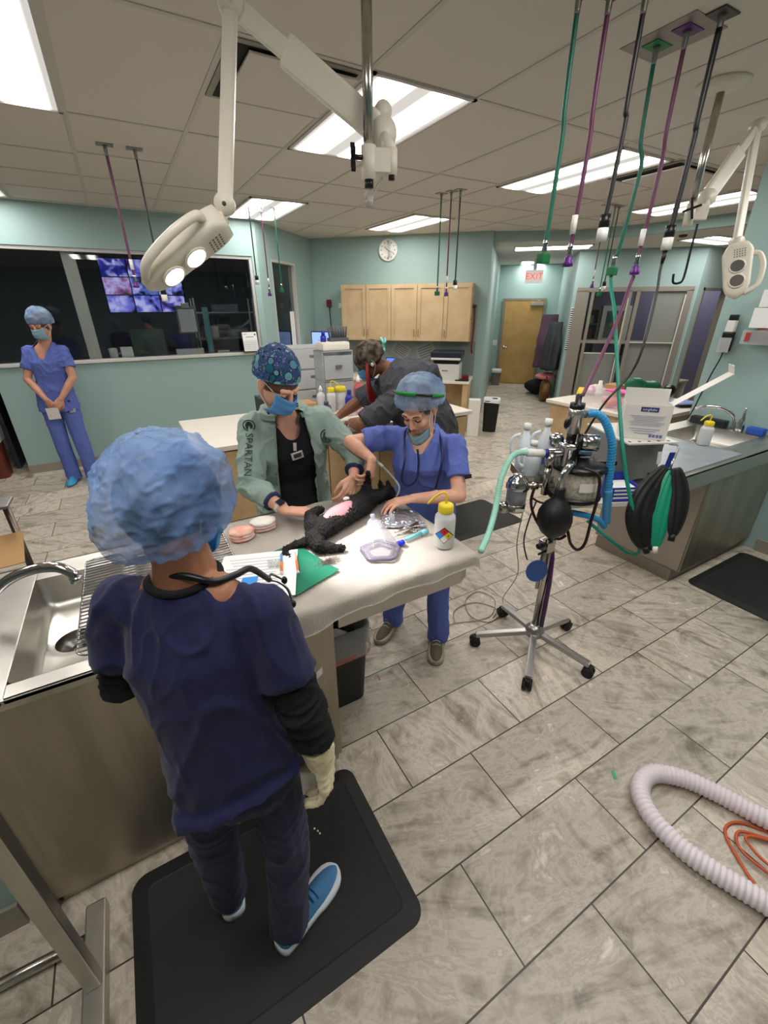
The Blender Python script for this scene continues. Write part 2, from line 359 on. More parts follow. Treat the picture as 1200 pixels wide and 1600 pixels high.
# low ceiling over the corridor and office, and the beam in front of it
struct(MB().prism([(4.95, 5.55), (5.95, 4.85), (6.3, 4.1), (6.52, 3.0), (12, 2), (12.5, 8), (9, 12), (4.8, 5.7)], 2.64, 2.66).build('ceiling_low', ceil_m))
wall('trim_3', [(4.93, 5.52), (5.93, 4.8), (6.28, 4.07), (6.5, 3.0), (6.6, 1.0)], 2.62, CZ, .1, side=1)
# office door wall (faces the camera side), opening and right room wall
struct(MB().box((8.53, 4.35, 0), (8.7, 4.45, 2.64)).box((8.7, 4.35, 2.05), (9.6, 4.45, 2.64)).box((9.56, 4.35, 0), (12, 4.45, 2.64)).build('wall_office', mat('pale_teal_paint', (176, 200, 196), .5)))
struct(MB().box((8.70, 4.34, 0), (8.74, 4.46, 2.05)).box((9.52, 4.34, 0), (9.56, 4.46, 2.05)).box((8.7, 4.34, 2.01), (9.56, 4.46, 2.05)).build('door_2', mat('door_frame_taupe', (140, 134, 122), .5)))
struct(MB().box((4.08, -3, 0), (4.2, 1.87, CZ)).build('wall_right', teal))
struct(MB().box((4.068, -3, 0), (4.08, 1.1, .1)).box((4.068, 1.87, 0), (4.21, 1.882, .1)).build('baseboard_right', base_m))
# pony walls at the front ends of the two wet tables
struct(MB().box((-2.4, 1.16, 0), (-.66, 1.3, .86)).build('wall_stub', teal))
struct(MB().box((-2.4, 1.148, 0), (-.665, 1.16, .11)).build('baseboard_left', base_m))
# purple office beyond and the dark observation room
purple = mat('purple_wall_paint', (120, 112, 140), .6)
struct(MB().obox((10.42, 5.08, 1.3), (3.2, -3.2, 0), (.07, .07, 0), (0, 0, 2.6)).build('wall_purple', purple))
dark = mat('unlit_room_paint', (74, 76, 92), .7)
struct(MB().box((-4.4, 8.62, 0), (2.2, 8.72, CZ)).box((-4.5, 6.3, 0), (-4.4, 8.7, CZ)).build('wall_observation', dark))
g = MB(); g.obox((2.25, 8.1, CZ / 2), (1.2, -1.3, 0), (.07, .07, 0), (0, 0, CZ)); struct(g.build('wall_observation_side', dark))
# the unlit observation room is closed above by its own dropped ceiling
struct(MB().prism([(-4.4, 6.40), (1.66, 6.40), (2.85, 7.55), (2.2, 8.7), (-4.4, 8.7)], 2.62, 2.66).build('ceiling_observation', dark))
struct(MB().box((-4.5, -3.2, 0), (-4.4, 6.3, CZ)).build('wall_left', teal)); struct(MB().box((-4.5, -3.2, 0), (4.2, -3.1, CZ)).build('wall_rear', teal))

# ---------------------------------------------------------------- corridor door
wood_door = mat('birch_door', (196, 158, 98), .45, var=(3.2, (182, 143, 84)))
dt = struct(thing('door_1', None, None, tuple(CR(4.42, .7, 0))))
del_ = None
g = MB(); cbox(g, 4.38, 4.42, .2, 1.07, .01, 1.9, .003); g.build('door_leaf', wood_door, dt)
g = MB(); cbox(g, 4.37, 4.43, .155, .195, 0, 1.94); cbox(g, 4.37, 4.43, 1.075, 1.115, 0, 1.94); cbox(g, 4.37, 4.43, .155, 1.115, 1.9, 1.945); g.build('door_frame', MATS['door_frame_taupe'], dt)
g = MB(); g.cyl(CR(4.38, .27, .86), CR(4.32, .27, .86), .012); g.cyl(CR(4.325, .26, .86), CR(4.325, .38, .86), .011); g.cyl(CR(4.38, .27, .86), CR(4.372, .27, .86), .032); g.build('door_handle', chrome, dt)
g = MB(); cbox(g, 4.31, 4.38, .78, 1.06, 1.79, 1.86, .005); g.tube([CR(4.33, .85, 1.88), CR(4.23, .95, 1.885), CR(4.35, 1.05, 1.89)], .008, 6); g.build('door_closer', mat('silver_closer', (170, 168, 160), .4, .5), dt)
g = MB(); cbox(g, 4.37, 4.38, .88, .95, 1.88, 1.9); g.build('closer_bracket', blackp, dt)
# switch, exit sign, bin in the corridor
t = thing('light_switch', 'white switch plate on the teal wall left of the birch door', 'switch', tuple(CR(4.43, .06, 1.0)))
g = MB(); cbox(g, 4.42, 4.43, .0, .1, .9, 1.02, .002); g.build('plate', white_m, t); g = MB(); cbox(g, 4.413, 4.42, .035, .065, .93, .99, .001); g.build('rocker', mat('ivory', (210, 208, 200), .4), t)
t = thing('exit_sign', 'white ceiling-hung EXIT sign with red letters above the door', 'exit sign', tuple(CR(3.1, .74, 2.4)))
g = MB(); cbox(g, 3.09, 3.13, .56, .9, 2.2, 2.44, .005); g.build('housing', mat('lit_white_housing', (228, 226, 220), .4, emit=((228, 226, 220), .35)), t)
g = MB(); cbox(g, 3.1, 3.12, .70, .76, 2.44, 2.64); g.build('mount', white_m, t)
red_e = mat('exit_red', (225, 60, 50), .4, emit=((230, 50, 40), 1.2))
writing('letters', 'EXIT', .165, CR(3.086, .73, 2.32), (q_, -q_, 0), (0, 0, 1), red_e, t)
def waste_bin(name, label, c, w, d, h, m, liner=None, rot=0., grp=None, taper=.82, linerh=.05, bag=None):
    """open tapered bin with rolled rim and an overhanging liner"""
    t = thing(name, label, 'waste bin', c, grp)
    def rr(w, d, z, rad, n=6):
        P = []
        for cx, cy, a0 in ((w / 2 - rad, d / 2 - rad, 0), (-w / 2 + rad, d / 2 - rad, pi / 2), (-w / 2 + rad, -d / 2 + rad, pi), (w / 2 - rad, -d / 2 + rad, 1.5 * pi)):
            for k in range(n + 1):
                a = a0 + k / n * pi / 2; x = cx + rad * cos(a); y = cy + rad * sin(a)
                P.append(V((c[0] + x * cos(rot) - y * sin(rot), c[1] + x * sin(rot) + y * cos(rot), c[2] + z)))
        return P
    r = min(w, d) * .22; k = taper
    R = [rr(w * k, d * k, 0, r * k), rr(w * .985, d * .985, h * .93, r), rr(w * 1.03, d * 1.03, h * .94, r), rr(w * 1.03, d * 1.03, h, r), rr(w * .97, d * .97, h, r * .95), rr(w * k * .96, d * k * .96, .012, r * .9)]
    b = MB().ring(R, cap=False); n = len(R[0]); b.bm.faces.new([b.bm.verts.new(p) for p in R[0]][::-1]); b.bm.faces.new([b.bm.verts.new(p) for p in R[-1]])
    b.build('bin_body', m, t)
    if liner:
        rings = []
        for i, (kk, z) in enumerate(((1.05, h - linerh), (1.06, h - linerh * .5), (1.065, h + .004), (1.0, h + .012), (.93, h - .01), (.88, h * .55), (.8, h * .3))):
            rg = rr(w * kk, d * kk, z, r)
            for p in rg:
                a = .010 * nz(p, 14, i); p.x += a; p.y += .008 * nz(p, 17, 5 + i); p.z += (.02 if i == 0 else .005) * nz(p, 16, 9)
            rings.append(rg)
        l = MB().ring(rings, cap=False).build('liner', liner, t)
        if bag: MB().ring([rr(w * 1.068, d * 1.068, h - linerh - .012, r), rr(w * 1.075, d * 1.075, h - linerh + .016, r)], cap=False).build('band', bag, l)
    return t
liner_w = mat('clear_bin_liner', (205, 205, 208), .35, alpha=.55)
waste_bin('waste_bin', 'small grey waste bin with a white liner beside the far birch door', tuple(CR(4.1, .17, 0)), .25, .22, .36, mat('grey_bin', (120, 114, 106), .5), mat('white_liner', (225, 225, 225), .5), rot=pi / 4)
# coats on the corridor wall, bags below
fab_plum = mat('plum_cloth', (104, 78, 96), .9, bump=(300, .3)); fab_pink = mat('pink_cloth', (214, 128, 134), .9, bump=(200, .3)); fab_char = mat('charcoal_cloth', (60, 62, 66), .9, bump=(200, .3))
def hanging(name, label, cat, tc, d0, zt, zb, w, m, seed, dep=.1, top=.3):
    rings = []
    for i in range(15):
        k = i / 14; z = zt + (zb - zt) * k; ww = w * (top + (1 - top) * min(1, k * 2.2)) ; R = []
        for j in range(24):
            a = 2 * pi * j / 24; f = 1 + (.3 * sin(a * 6 + seed + k * 2) + .3 * nz((cos(a) * 2, sin(a) * 2 + k * 3, seed))) * min(1, k * 2)
            R.append(CR(tc + cos(a) * ww / 2 * f + .03 * nz((k * 3, seed, 0)), d0 - dep * .5 - sin(a) * dep * .5 * f, z))
        rings.append(R)
    o = MB().ring(rings).build(name, m); tag(o, label, cat); return o
hanging('jacket', 'plum hooded jacket hanging on the corridor wall near the birch door', 'jacket', 3.1, 1.33, 1.62, .58, .9, fab_plum, 1., .34, .2)
hanging('scarf', 'cream scarf hanging behind the plum jacket in the corridor', 'scarf', 3.7, 1.37, 1.5, 1.22, .2, mat('cream_cloth', (214, 200, 160), .9), 4., .08, .5)
hanging('coat', 'charcoal coat hanging on the corridor wall, nearest the glazed partition', 'coat', 2.25, 1.35, 1.5, .62, .42, fab_char, 2.4, .26, .3)
def lump(name, label, cat, c, r, m, seed=0, amp=.16, parent=None, fq=5, n=28):
    b = MB().ell(c, r, n=n)
    for v in b.bm.verts:
        d = v.co - V(c); k = 1 + amp * nz(v.co, fq, seed); v.co = V(c) + d * k
        if v.co.z < c[2] - r[2] * .9: v.co.z = c[2] - r[2] * .9
    o = b.build(name, m, parent)
    if label: tag(o, label, cat)
    return o
p = CR(2.3, 1.2, 0)
hb = thing('shoulder_bag', 'brown rounded shoulder bag on the floor under the hanging coats', 'bag', (p.x, p.y, 0))
g = MB()
for s_, rr_ in ((-.07, .2), (-.05, .235), (.05, .235), (.07, .2)): pass
rings = []
for s_, k in ((-.085, .8), (-.06, .98), (0, 1.04), (.06, .98), (.085, .8)):
    rings.append([CR(2.3 + .26 * k * cos(a), 1.2 + s_, max(.003, .2 + .21 * k * sin(a))) for a in [2 * pi * j / 28 for j in range(28)]])
g.ring(rings).build('bag_body', mat('brown_leather', (128, 84, 36), .5, var=(8, (96, 60, 28))), hb)
MB().tube([CR(2.3 + .16 * cos(a), 1.2, .38 + .12 * sin(a)) for a in [pi * j / 10 for j in range(11)]], .011, 8).build('strap', mat('dark_leather', (60, 40, 28), .5), hb)
p = CR(2.4, 1.2, .47)
lump('folded_sweater', 'pink sweater lying on top of the brown bag under the coats', 'sweater', (p.x, p.y, .47), (.2, .2, .07), fab_pink, 3, .3)
p = CR(3.1, 1.12, .16)
lump('duffel_bag', 'black soft bag slumped on the floor behind the brown bag', 'bag', (p.x, p.y, .16), (.25, .25, .17), mat('black_cloth', (24, 22, 28), .85), 8, .3)

# ---------------------------------------------------------------- corridor and office lights
def troffer45(label, cx, cy, w, l, ang, z=2.64):
    t = troffer(label, cx - w / 2, cy - l / 2, cx + w / 2, cy + l / 2, z); t.rotation_euler = (0, 0, ang); return t
troffer45('lit ceiling panel in the passage, directly above the EXIT sign, nearer of two', 6.46, 5.72, .6, 1.2, pi / 4)
troffer45('lit ceiling panel in the passage just in front of the birch door, farther of two', 8.25, 7.75, .6, .95, -pi / 4)
troffer45('lit ceiling panel behind the head of the right surgical lamp', 7.9, 3.95, .55, 1.1, pi / 2)
# office light behind the glass and the corridor return light
troffer45('lit ceiling panel inside the purple office', 9.7, 4.95, .5, .9, pi / 4)

# ---------------------------------------------------------------- glazed partition: frames, panels, opening
framem = mat('taupe_aluminium', (150, 144, 133), .4, .2)
part = struct(thing('door_3', None, None, tuple(GP(.95, 0, 0))))
g = MB()
for a, b in ((.05, .26), (.30, .35), (.90, .95), (1.02, 1.08), (1.78, 1.88)): gbox(g, a, b, -.09, .01, 0, 2.02, .002)
gbox(g, .05, 1.88, -.09, .01, 2.0, 2.07); gbox(g, .26, 1.8, -.08, .004, 1.16, 1.215); gbox(g, .26, 1.8, -.08, .0, 0, .12)
g.build('frame', framem, part)
g = MB(); gbox(g, .35, .90, -.045, -.035, 0.12, 1.0); gbox(g, 1.08, 1.78, -.045, -.035, .12, 1.16); gbox(g, 1.3, 1.78, -.045, -.035, 1.215, 2.0)
g.build('panel', mat('grey_laminate_panel', (140, 142, 136), .35, spec=.6), part)
g = MB(); gbox(g, .35, .90, -.042, -.037, 1.0, 2.0); gbox(g, .26, .3, -.042, -.037, 0.12, 2.0); gbox(g, .95, 1.02, -.042, -.037, .12, 2.0); gbox(g, 1.08, 1.3, -.042, -.037, 1.215, 2.0); g.build('pane', glass, part)
g = MB(); gbox(g, 1.08, 1.78, .0, .014, 1.178, 1.192); gbox(g, 1.765, 1.78, .0, .014, .15, 1.95); gbox(g, .895, .91, .0, .014, .15, 1.9); gbox(g, .35, .9, .0, .012, .985, 1.0); g.build('edge_trim', mat('white_edge_trim', (222, 221, 214), .4), part)
t = thing('measuring_strip', 'vertical white strip with black bars on the taupe jamb left of the glass', 'sign', tuple(GP(.03, .0, 1.4)))
g = MB(); gbox(g, .005, .055, .002, .008, 1.03, 1.75); g.build('backing', paper, t)
g = MB()
for k in range(20): gbox(g, .008, .052, .008, .010, 1.035 + k * .036, 1.035 + k * .036 + .018)
g.build('bars', blackp, t)
def PP(s, z, d=0): return V((9.06 + q_ * s - q_ * d, 6.36 - q_ * s - q_ * d, z))
def pbox(mb, s0, s1, z0, z1, d0, d1):
    return mb.obox(PP((s0 + s1) / 2, (d0 + d1) / 2, 0) * 0 + V((9.06 + q_ * (s0 + s1) / 2 - q_ * (d0 + d1) / 2, 6.36 - q_ * (s0 + s1) / 2 - q_ * (d0 + d1) / 2, (z0 + z1) / 2)), V((q_, -q_, 0)) * (s1 - s0), V((-q_, -q_, 0)) * (d1 - d0), (0, 0, z1 - z0))
pt = thing('framed_poster', 'framed poster of a tan dog on the purple wall behind the glass', 'poster', tuple(PP(.25, 1.4)))
g = MB(); pbox(g, -.04, .54, 1.07, 1.78, 0, .03); g.build('poster_frame', white_m, pt)
g = MB(); pbox(g, .05, .45, 1.15, 1.68, .03, .034); g.build('print', mat('poster_print', (66, 108, 116), .4, var=(2.4, (120, 128, 116))), pt)
g = MB()
for (s_, z_, a_, b_) in ((.3, 1.27, .11, .13), (.27, 1.45, .085, .1), (.19, 1.42, .06, .04), (.33, 1.56, .028, .05), (.23, 1.57, .028, .05)):
    g.ring([[V((9.06 + q_ * (s_ + a_ * cos(a)) - q_ * (.035 + dd), 6.36 - q_ * (s_ + a_ * cos(a)) - q_ * (.035 + dd), z_ + b_ * sin(a))) for a in [2 * pi * j / 20 for j in range(20)]] for dd in (0, .002)], smooth=False)
g.build('dog_picture', mat('poster_tan', (196, 138, 82), .5), pt)
sh = thing('shelf_unit', 'narrow shelf of office things against the purple wall, left of the poster', 'shelf', tuple(PP(-.4, 0)))
sh.location.z = 0
g = MB()
for z in (.8, 1.12, 1.42, 1.7): pbox(g, -.62, -.12, z, z + .02, 0, .25)
pbox(g, -.62, -.6, .0, 1.72, 0, .25); pbox(g, -.14, -.12, .0, 1.72, 0, .25); g.build('shelves', mat('shelf_tan', (150, 140, 110), .5), sh)
for k, (s_, z, h, c) in enumerate(((-.48, 1.44, .2, (60, 60, 66)), (-.28, 1.44, .16, (190, 190, 184)), (-.45, 1.14, .18, (40, 44, 52)), (-.3, 1.72, .2, (120, 130, 70)), (-.26, 1.14, .2, (150, 90, 96)))):
    g = MB(); pbox(g, s_ - .055, s_ + .055, z, z + h, .06, .2); tag(g.build('storage_box', mat('bx%d' % k, c, .6)), ['dark box on the middle shelf behind the glass', 'pale box on the middle shelf behind the glass', 'black box on the lower shelf behind the glass', 'olive box on top of the shelf behind the glass', 'dull red box on the lower shelf behind the glass'][k], 'box')
g = MB(); pbox(g, .0, .85, .72, .76, 0.05, .5); pbox(g, .0, .04, 0, .72, 0.05, .5); pbox(g, .81, .85, 0, .72, 0.05, .5); tag(g.build('desk', mat('dark_desk', (54, 50, 52), .4)), 'dark desk under the dog poster behind the glass', 'desk')
g = MB(); pbox(g, .3, .75, .82, 1.04, .2, .24); pbox(g, .5, .55, .76, .83, .2, .24); tag(g.build('desktop_monitor', blackp), 'black monitor on the dark desk below the dog poster', 'monitor')
# office things through the right-hand doorway
g = MB(); g.box((8.9, 4.9, .72), (9.8, 5.5, .75), .004).box((8.95, 4.95, 0), (9.0, 5.45, .72)).box((9.7, 4.95, 0), (9.75, 5.45, .72)); tag(g.build('office_desk', mat('pale_worktop', (205, 200, 190), .4)), 'pale office desk seen through the right-hand doorway', 'desk')
g = MB().box((9.1, 5.2, .8), (9.55, 5.24, 1.1), .006).box((9.3, 5.17, .75), (9.34, 5.27, .82)); tag(g.build('office_monitor', blackp), 'black monitor on the pale office desk', 'monitor')
g = MB().box((9.0, 4.95, .751), (9.12, 5.05, .85), .01); tag(g.build('desk_box', white_m), 'small white box at the left end of the pale office desk', 'box')
g = MB().box((8.95, 4.5, .45), (9.4, 4.8, .48), .004).box((8.97, 4.52, 0), (9.0, 4.78, .45)).box((9.34, 4.52, 0), (9.37, 4.78, .45)); tag(g.build('low_shelf', MATS['pale_worktop']), 'low pale shelf just inside the right-hand doorway', 'shelf')

# ---------------------------------------------------------------- dark observation room contents
def camview(name, base, seed):
    m = mat(name, base, .5); nt = m.node_tree; n = nt.nodes; l = nt.links; b = n['Principled BSDF']; b.inputs['Base Color'].default_value = (0, 0, 0, 1)
    tc = n.new('ShaderNodeTexCoord'); mp = n.new('ShaderNodeMapping'); mp.inputs['Location'].default_value = (seed * 3.1, seed, seed * 1.7)
    t = n.new('ShaderNodeTexNoise'); t.inputs['Scale'].default_value = 6.5; t.inputs['Detail'].default_value = 2; t.inputs['Distortion'].default_value = .4
    r = n.new('ShaderNodeValToRGB'); e = r.color_ramp.elements; e[0].position = .36; e[0].color = rgb(8, 6, 30); e[1].position = .66; e[1].color = rgb(188, 188, 245)
    q = e.new(.5); q.color = rgb(*base)
    l.new(tc.outputs['Object'], mp.inputs['Vector']); l.new(mp.outputs[0], t.inputs['Vector']); l.new(t.outputs['Fac'], r.inputs['Fac']); l.new(r.outputs['Color'], b.inputs['Emission Color'])
    b.inputs['Emission Strength'].default_value = .7; return m
tv = thing('video_monitor', 'wall monitor with a grid of blue camera views behind the dark window', 'monitor', (.55, 8.6, 2.1))
MB().box((-.06, 8.56, 1.7), (1.1, 8.61, 2.47), .004).build('housing', blackp, tv)
k = 0
views = [(40, 46, 150), (90, 90, 200), (60, 90, 190), (150, 100, 160), (86, 110, 200), (80, 90, 190), (110, 110, 215), (100, 105, 215), (90, 80, 190)]
for r_ in range(3):
    for c_ in range(3):
        x0 = -.04 + c_ * .375; z1 = 2.45 - r_ * .25
        MB().box((x0, 8.55, z1 - .235), (x0 + .36, 8.561, z1)).build('camera_view', camview('camera_view_%d' % k, views[k], k + 1), tv); k += 1
obs_desk = MB().box((-1.5, 6.5, .98), (1.5, 7.1, 1.02), .004).box((-1.45, 6.55, 0), (-1.4, 7.05, .98)).box((1.4, 6.55, 0), (1.45, 7.05, .98)).box((-.02, 6.55, 0), (.03, 7.05, .98)).build('observation_counter', mat('dark_laminate', (58, 58, 66), .4)); tag(obs_desk, 'dark counter behind the long window', 'counter')
def sill_thing(name, label, cat, x, w, h, m, z=1.021, y=6.5, dep=.04):
    return tag(MB().box((x - w / 2, y, z), (x + w / 2, y + dep, z + h), .003).build(name, m), label, cat)
sill_thing('paper_sheet', 'white sheet leaning inside the dark window, right of the standing woman', 'paper', .04, .13, .32, paper)
tag(MB().lathe([(.035, 0), (.045, .0), (.048, .3), (.04, .31)], (-.11, 6.56, 1.021)).build('paper_cup', white_m), 'white cup behind the dark window sill, beside the leaning sheet', 'cup')
sill_thing('tissue_box', 'flat white box lying inside the window, right of the camera screens', 'box', .78, .34, .26, MATS['white_plastic'], y=6.55, dep=.1)
sill_thing('card', 'small white card inside the window at the bottom, left of the calendar', 'paper', 1.2, .15, .225, paper, y=6.52)
t = thing('clipboard', 'clipboard with a sheet hung inside the dark window under the screens', 'clipboard', (.78, 6.34, 1.6))
MB().box((.67, 6.335, 1.48), (.9, 6.345, 1.8), .004).build('board', mat('clipboard_grey', (98, 100, 104), .5), t)
MB().box((.69, 6.328, 1.5), (.88, 6.335, 1.76)).build('sheet', mat('dim_paper', (180, 182, 186), .8), t); MB().box((.74, 6.32, 1.77), (.83, 6.345, 1.83), .006).build('clip', alu, t)
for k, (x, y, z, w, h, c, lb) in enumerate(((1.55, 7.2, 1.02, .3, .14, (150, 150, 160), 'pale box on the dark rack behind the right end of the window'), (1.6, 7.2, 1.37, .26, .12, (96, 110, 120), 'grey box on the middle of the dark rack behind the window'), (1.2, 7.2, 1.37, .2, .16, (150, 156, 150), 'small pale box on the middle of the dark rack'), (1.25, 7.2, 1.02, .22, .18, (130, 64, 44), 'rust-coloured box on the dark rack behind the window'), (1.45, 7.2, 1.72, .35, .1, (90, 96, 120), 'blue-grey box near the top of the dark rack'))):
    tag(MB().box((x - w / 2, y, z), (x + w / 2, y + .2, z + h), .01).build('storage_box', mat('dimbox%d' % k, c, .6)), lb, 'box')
rk = thing('equipment_rack', 'dark open rack of boxes in the unlit room at the right end of the window', 'rack', (1.4, 7.3, 0))
for z in (1.0, 1.35, 1.7): MB().box((1.0, 7.15, z), (1.85, 7.45, z + .018)).build('shelf', alu, rk)
for x in (1.0, 1.83):
    for y in (7.15, 7.43): MB().box((x, y, 0), (x + .02, y + .02, 1.9)).build('upright', alu, rk)
tag(MB().box((.98, 6.36, 1.24), (1.05, 6.37, 1.78)).build('teal_strip', mat('teal_film', (70, 120, 126), .4)), 'tall teal strip hanging just inside the dark window right of the clipboard', 'strip')
ch = thing('desk_chair', 'dark high-backed chair in the unlit room behind the window', 'chair', (.35, 7.6, 0))
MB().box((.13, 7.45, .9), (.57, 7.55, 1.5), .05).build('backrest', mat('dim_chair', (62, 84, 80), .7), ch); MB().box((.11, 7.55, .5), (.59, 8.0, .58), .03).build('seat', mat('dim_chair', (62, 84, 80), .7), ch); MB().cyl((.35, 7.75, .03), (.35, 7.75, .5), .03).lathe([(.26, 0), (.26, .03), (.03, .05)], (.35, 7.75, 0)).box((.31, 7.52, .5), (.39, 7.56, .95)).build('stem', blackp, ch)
# calendar on the sill, taped sheet on the narrow window
t = thing('desk_calendar', 'white wall calendar in a black stand at the right end of the window sill', 'calendar', (1.52, 6.22, 1.232))
M = frame((1.50, 6.195, 1.362), (1, 0, 0), (0, .18, 1))
def lbox(mb, M, lo, hi, bevel=0., mi=0):
    b = MB().box(lo, hi, bevel, mi=mi); b.xform(M); me = bpy.data.meshes.new('t'); b.bm.to_mesh(me); b.bm.free(); mb.bm.from_mesh(me); bpy.data.meshes.remove(me); return mb
g = MB(); lbox(g, M, (-.105, -.128, -.008), (.105, .13, 0)); g.build('stand', blackp, t)
g = MB(); lbox(g, M, (-.095, -.115, 0), (.095, .122, .002)); sh_ = g.build('page', paper, t)
g = MB()
for i in range(6): lbox(g, M, (-.08, -.1 + i * .022, .0022), (.08, -.0985 + i * .022, .003))
for i in range(8): lbox(g, M, (-.08 + i * .0226, -.1, .0022), (-.0785 + i * .0226, .012, .003))
lbox(g, M, (-.05, .06, .0022), (.05, .066, .003)); lbox(g, M, (-.085, .095, .0022), (-.04, .1, .003)); lbox(g, M, (.06, .08, .0022), (.08, .1, .003))
g.build('ruling', mat('ink_grey', (70, 70, 80), .7), t)
g = MB(); dbox(g, .86, 1.0, -.05, -.047, 1.23, 1.72); tag(g.build('taped_sheet', paper), 'tall white sheet taped inside the narrow angled window', 'paper')
g = MB(); dbox(g, .3, .36, .0, .02, 1.16, 1.26); 
tag(g.build('wall_plate', alu), 'small grey plate on the wall below the narrow window', 'plate')
# ---------------------------------------------------------------- left wet table with sink
wt = thing('wet_table', 'stainless wet table with a sink and an overhanging end under the towel', 'table', (0, 1.5, 0))
g = MB().box((-.58, 1.143, .05), (.44, 1.84, .66)).box((-.57, 1.16, 0), (.43, 1.8, .05)).box((-.58, 1.143, .66), (.44, 1.155, .885)).box((-.58, 1.828, .66), (.44, 1.84, .885)).box((-.58, 1.155, .66), (-.568, 1.828, .885)).box((.428, 1.155, .66), (.44, 1.828, .885)); g.build('cabinet', steel_v, wt)
# rim with the basin opening: four strips, plus the left deck
g = MB()
BX0, BX1, BY0, BY1 = -.455, .22, 1.19, 1.735
g.box((-1.0, 1.13, .885), (BX0, 1.86, .9), .003).box((BX0, 1.13, .885), (BX1, BY0, .9), .003).box((BX0, BY1, .885), (BX1, 1.86, .9), .003).box((BX1, 1.13, .885), (.46, 1.86, .9), .003)
g.box((-1.0, 1.13, .868), (.46, 1.142, .9), .003).box((-1.0, 1.848, .84), (.46, 1.86, .9), .003)
g.build('rim', steel, wt)
g = MB(); zb = .775
def rrect(x0, y0, x1, y1, r, z, n=6):
    P = []
    for cx, cy, a0 in ((x1 - r, y1 - r, 0), (x0 + r, y1 - r, pi / 2), (x0 + r, y0 + r, pi), (x1 - r, y0 + r, 1.5 * pi)):
        for k in range(n + 1): a = a0 + k / n * pi / 2; P.append(V((cx + r * cos(a), cy + r * sin(a), z)))
    return P
dc = (-.355, 1.50)
R = [rrect(BX0, BY0, BX1, BY1, .02, .899), rrect(BX0 + .004, BY0 + .004, BX1 - .004, BY1 - .004, .025, zb + .03), rrect(BX0 + .02, BY0 + .02, BX1 - .02, BY1 - .02, .03, zb)]
def circ(c, r, z, n=28): return [V((c[0] + r * cos(2 * pi * (j + .5) / n), c[1] + r * sin(2 * pi * (j + .5) / n), z)) for j in range(n)]
R += [circ(dc, .095, zb - .002), circ(dc, .075, zb - .009), circ(dc, .06, zb - .012)]
g.ring(R, cap=False); b_ = g.build('basin', steel, wt, fixn=False)
g = MB(); g.ring([circ(dc, .06, zb - .012), circ(dc, .055, zb - .05), circ(dc, .03, zb - .055), circ(dc, .028, zb - .08)], cap=False); g.lathe([(.0, zb - .052), (.024, zb - .052), (.02, zb - .044), (0, zb - .044)], (dc[0], dc[1], 0)); g.build('drain', mat('drain_steel', (120, 116, 110), .3, 1.), b_, fixn=False)
g = MB(); poly = [(.44, 1.09), (.98, 1.09), (1.03, 1.12), (1.045, 1.18), (1.045, 1.74), (.98, 1.82), (.44, 1.82)]
g.prism(poly, .775, .895); g.build('overhang', steel, wt)
MB().box((.436, 1.1, .775), (.442, 1.82, .9)).build('seam', mat('dark_gap', (38, 34, 30), .8), wt)
MB().box((-.615, 1.134, 0), (-.578, 1.17, .86), .004).build('corner_guard', steel_v, wt)
# faucet
fx = (-.545, 1.47)
t = thing('faucet', 'chrome arched faucet over the stainless sink at the left edge', 'faucet', (fx[0], fx[1], .9))
g = MB(); g.tube(crv([(-.545, 1.47, .9), (-.53, 1.475, .97), (-.46, 1.475, 1.045), (-.385, 1.465, 1.075), (-.32, 1.445, 1.075), (-.285, 1.43, 1.05), (-.28, 1.427, 1.035)], 8), .0155, 14).build('spout', chrome, t)
MB().lathe([(.03, 0), (.032, .01), (.022, .02), (.02, .04)], (fx[0], fx[1], .9)).build('base', chrome, t)
MB().tube([(-.28, 1.427, 1.04), (-.279, 1.4265, 1.022)], .018, 14).build('aerator', steel_rod, t)
t = thing('sink_grate', 'chrome wire grate laid over the right part of the sink', 'grate', (-.05, 1.47, .9))
gx0, gx1, gy0, gy1 = -.30, .2, 1.2, 1.79
g = MB(); g.tube([V((p.x, p.y, .907)) for p in rrect(gx0, gy0, gx1, gy1, .035, .907)], .0035, 6, closed=True); g.build('outer_wire', chrome, t)
g = MB()
for k in range(28): y = gy0 + .02 + k * (gy1 - gy0 - .04) / 27; g.cyl((gx0, y, .909), (gx1, y, .909), .0024, n=6)
g.build('cross_wires', chrome, t)
tw_w = mat('white_terry', (232, 226, 216), .95, bump=(160, .6))
def rag(name, label, cx, cy, z, w, d, m, seed, hang=0):
    def fn(u, v):
        x = cx + (u - .5) * w + .01 * nz((u * 4, v * 4, seed)); y = cy + (v - .5) * d + .01 * nz((v * 4, u * 5, seed + 3))
        return (x, y, z + .004 + .012 * abs(nz((u * 5, v * 5, seed + 7))))
    o = MB().grid(fn, 20, 20)
    bmesh.ops.solidify(o.bm, geom=o.bm.faces[:], thickness=.004)
    return tag(o.build(name, m), label, 'towel')
def hang_cloth(name, label, cat, x0, x1, yf, z1, z0, ztop, yb, m, seed):
    """cloth lying on a deck and hanging over its front edge"""
    def fn(u, v):
        x = x0 + (x1 - x0) * u + .006 * nz((v * 4, u, seed)); L = (yb - yf); tot = L + (z1 - z0); s = v * tot; wob = .008 * nz((u * 5, s * 9, seed))
        if s < L: return (x, yb - s, ztop + .006 + abs(wob))
        return (x, yf - .006 - abs(wob), max(z0, z1 - (s - L) + .006 * sin(u * 9)))
    o = MB().grid(fn, 24, 28); bmesh.ops.solidify(o.bm, geom=o.bm.faces[:], thickness=-.003)
    return tag(o.build(name, m), label, cat)
hang_cloth('hand_towel', 'crumpled white cloth hanging over the sink rim behind the navy scrubs', 'towel', -.215, -.10, 1.13, .9, .80, .9, 1.2, tw_w, 5)
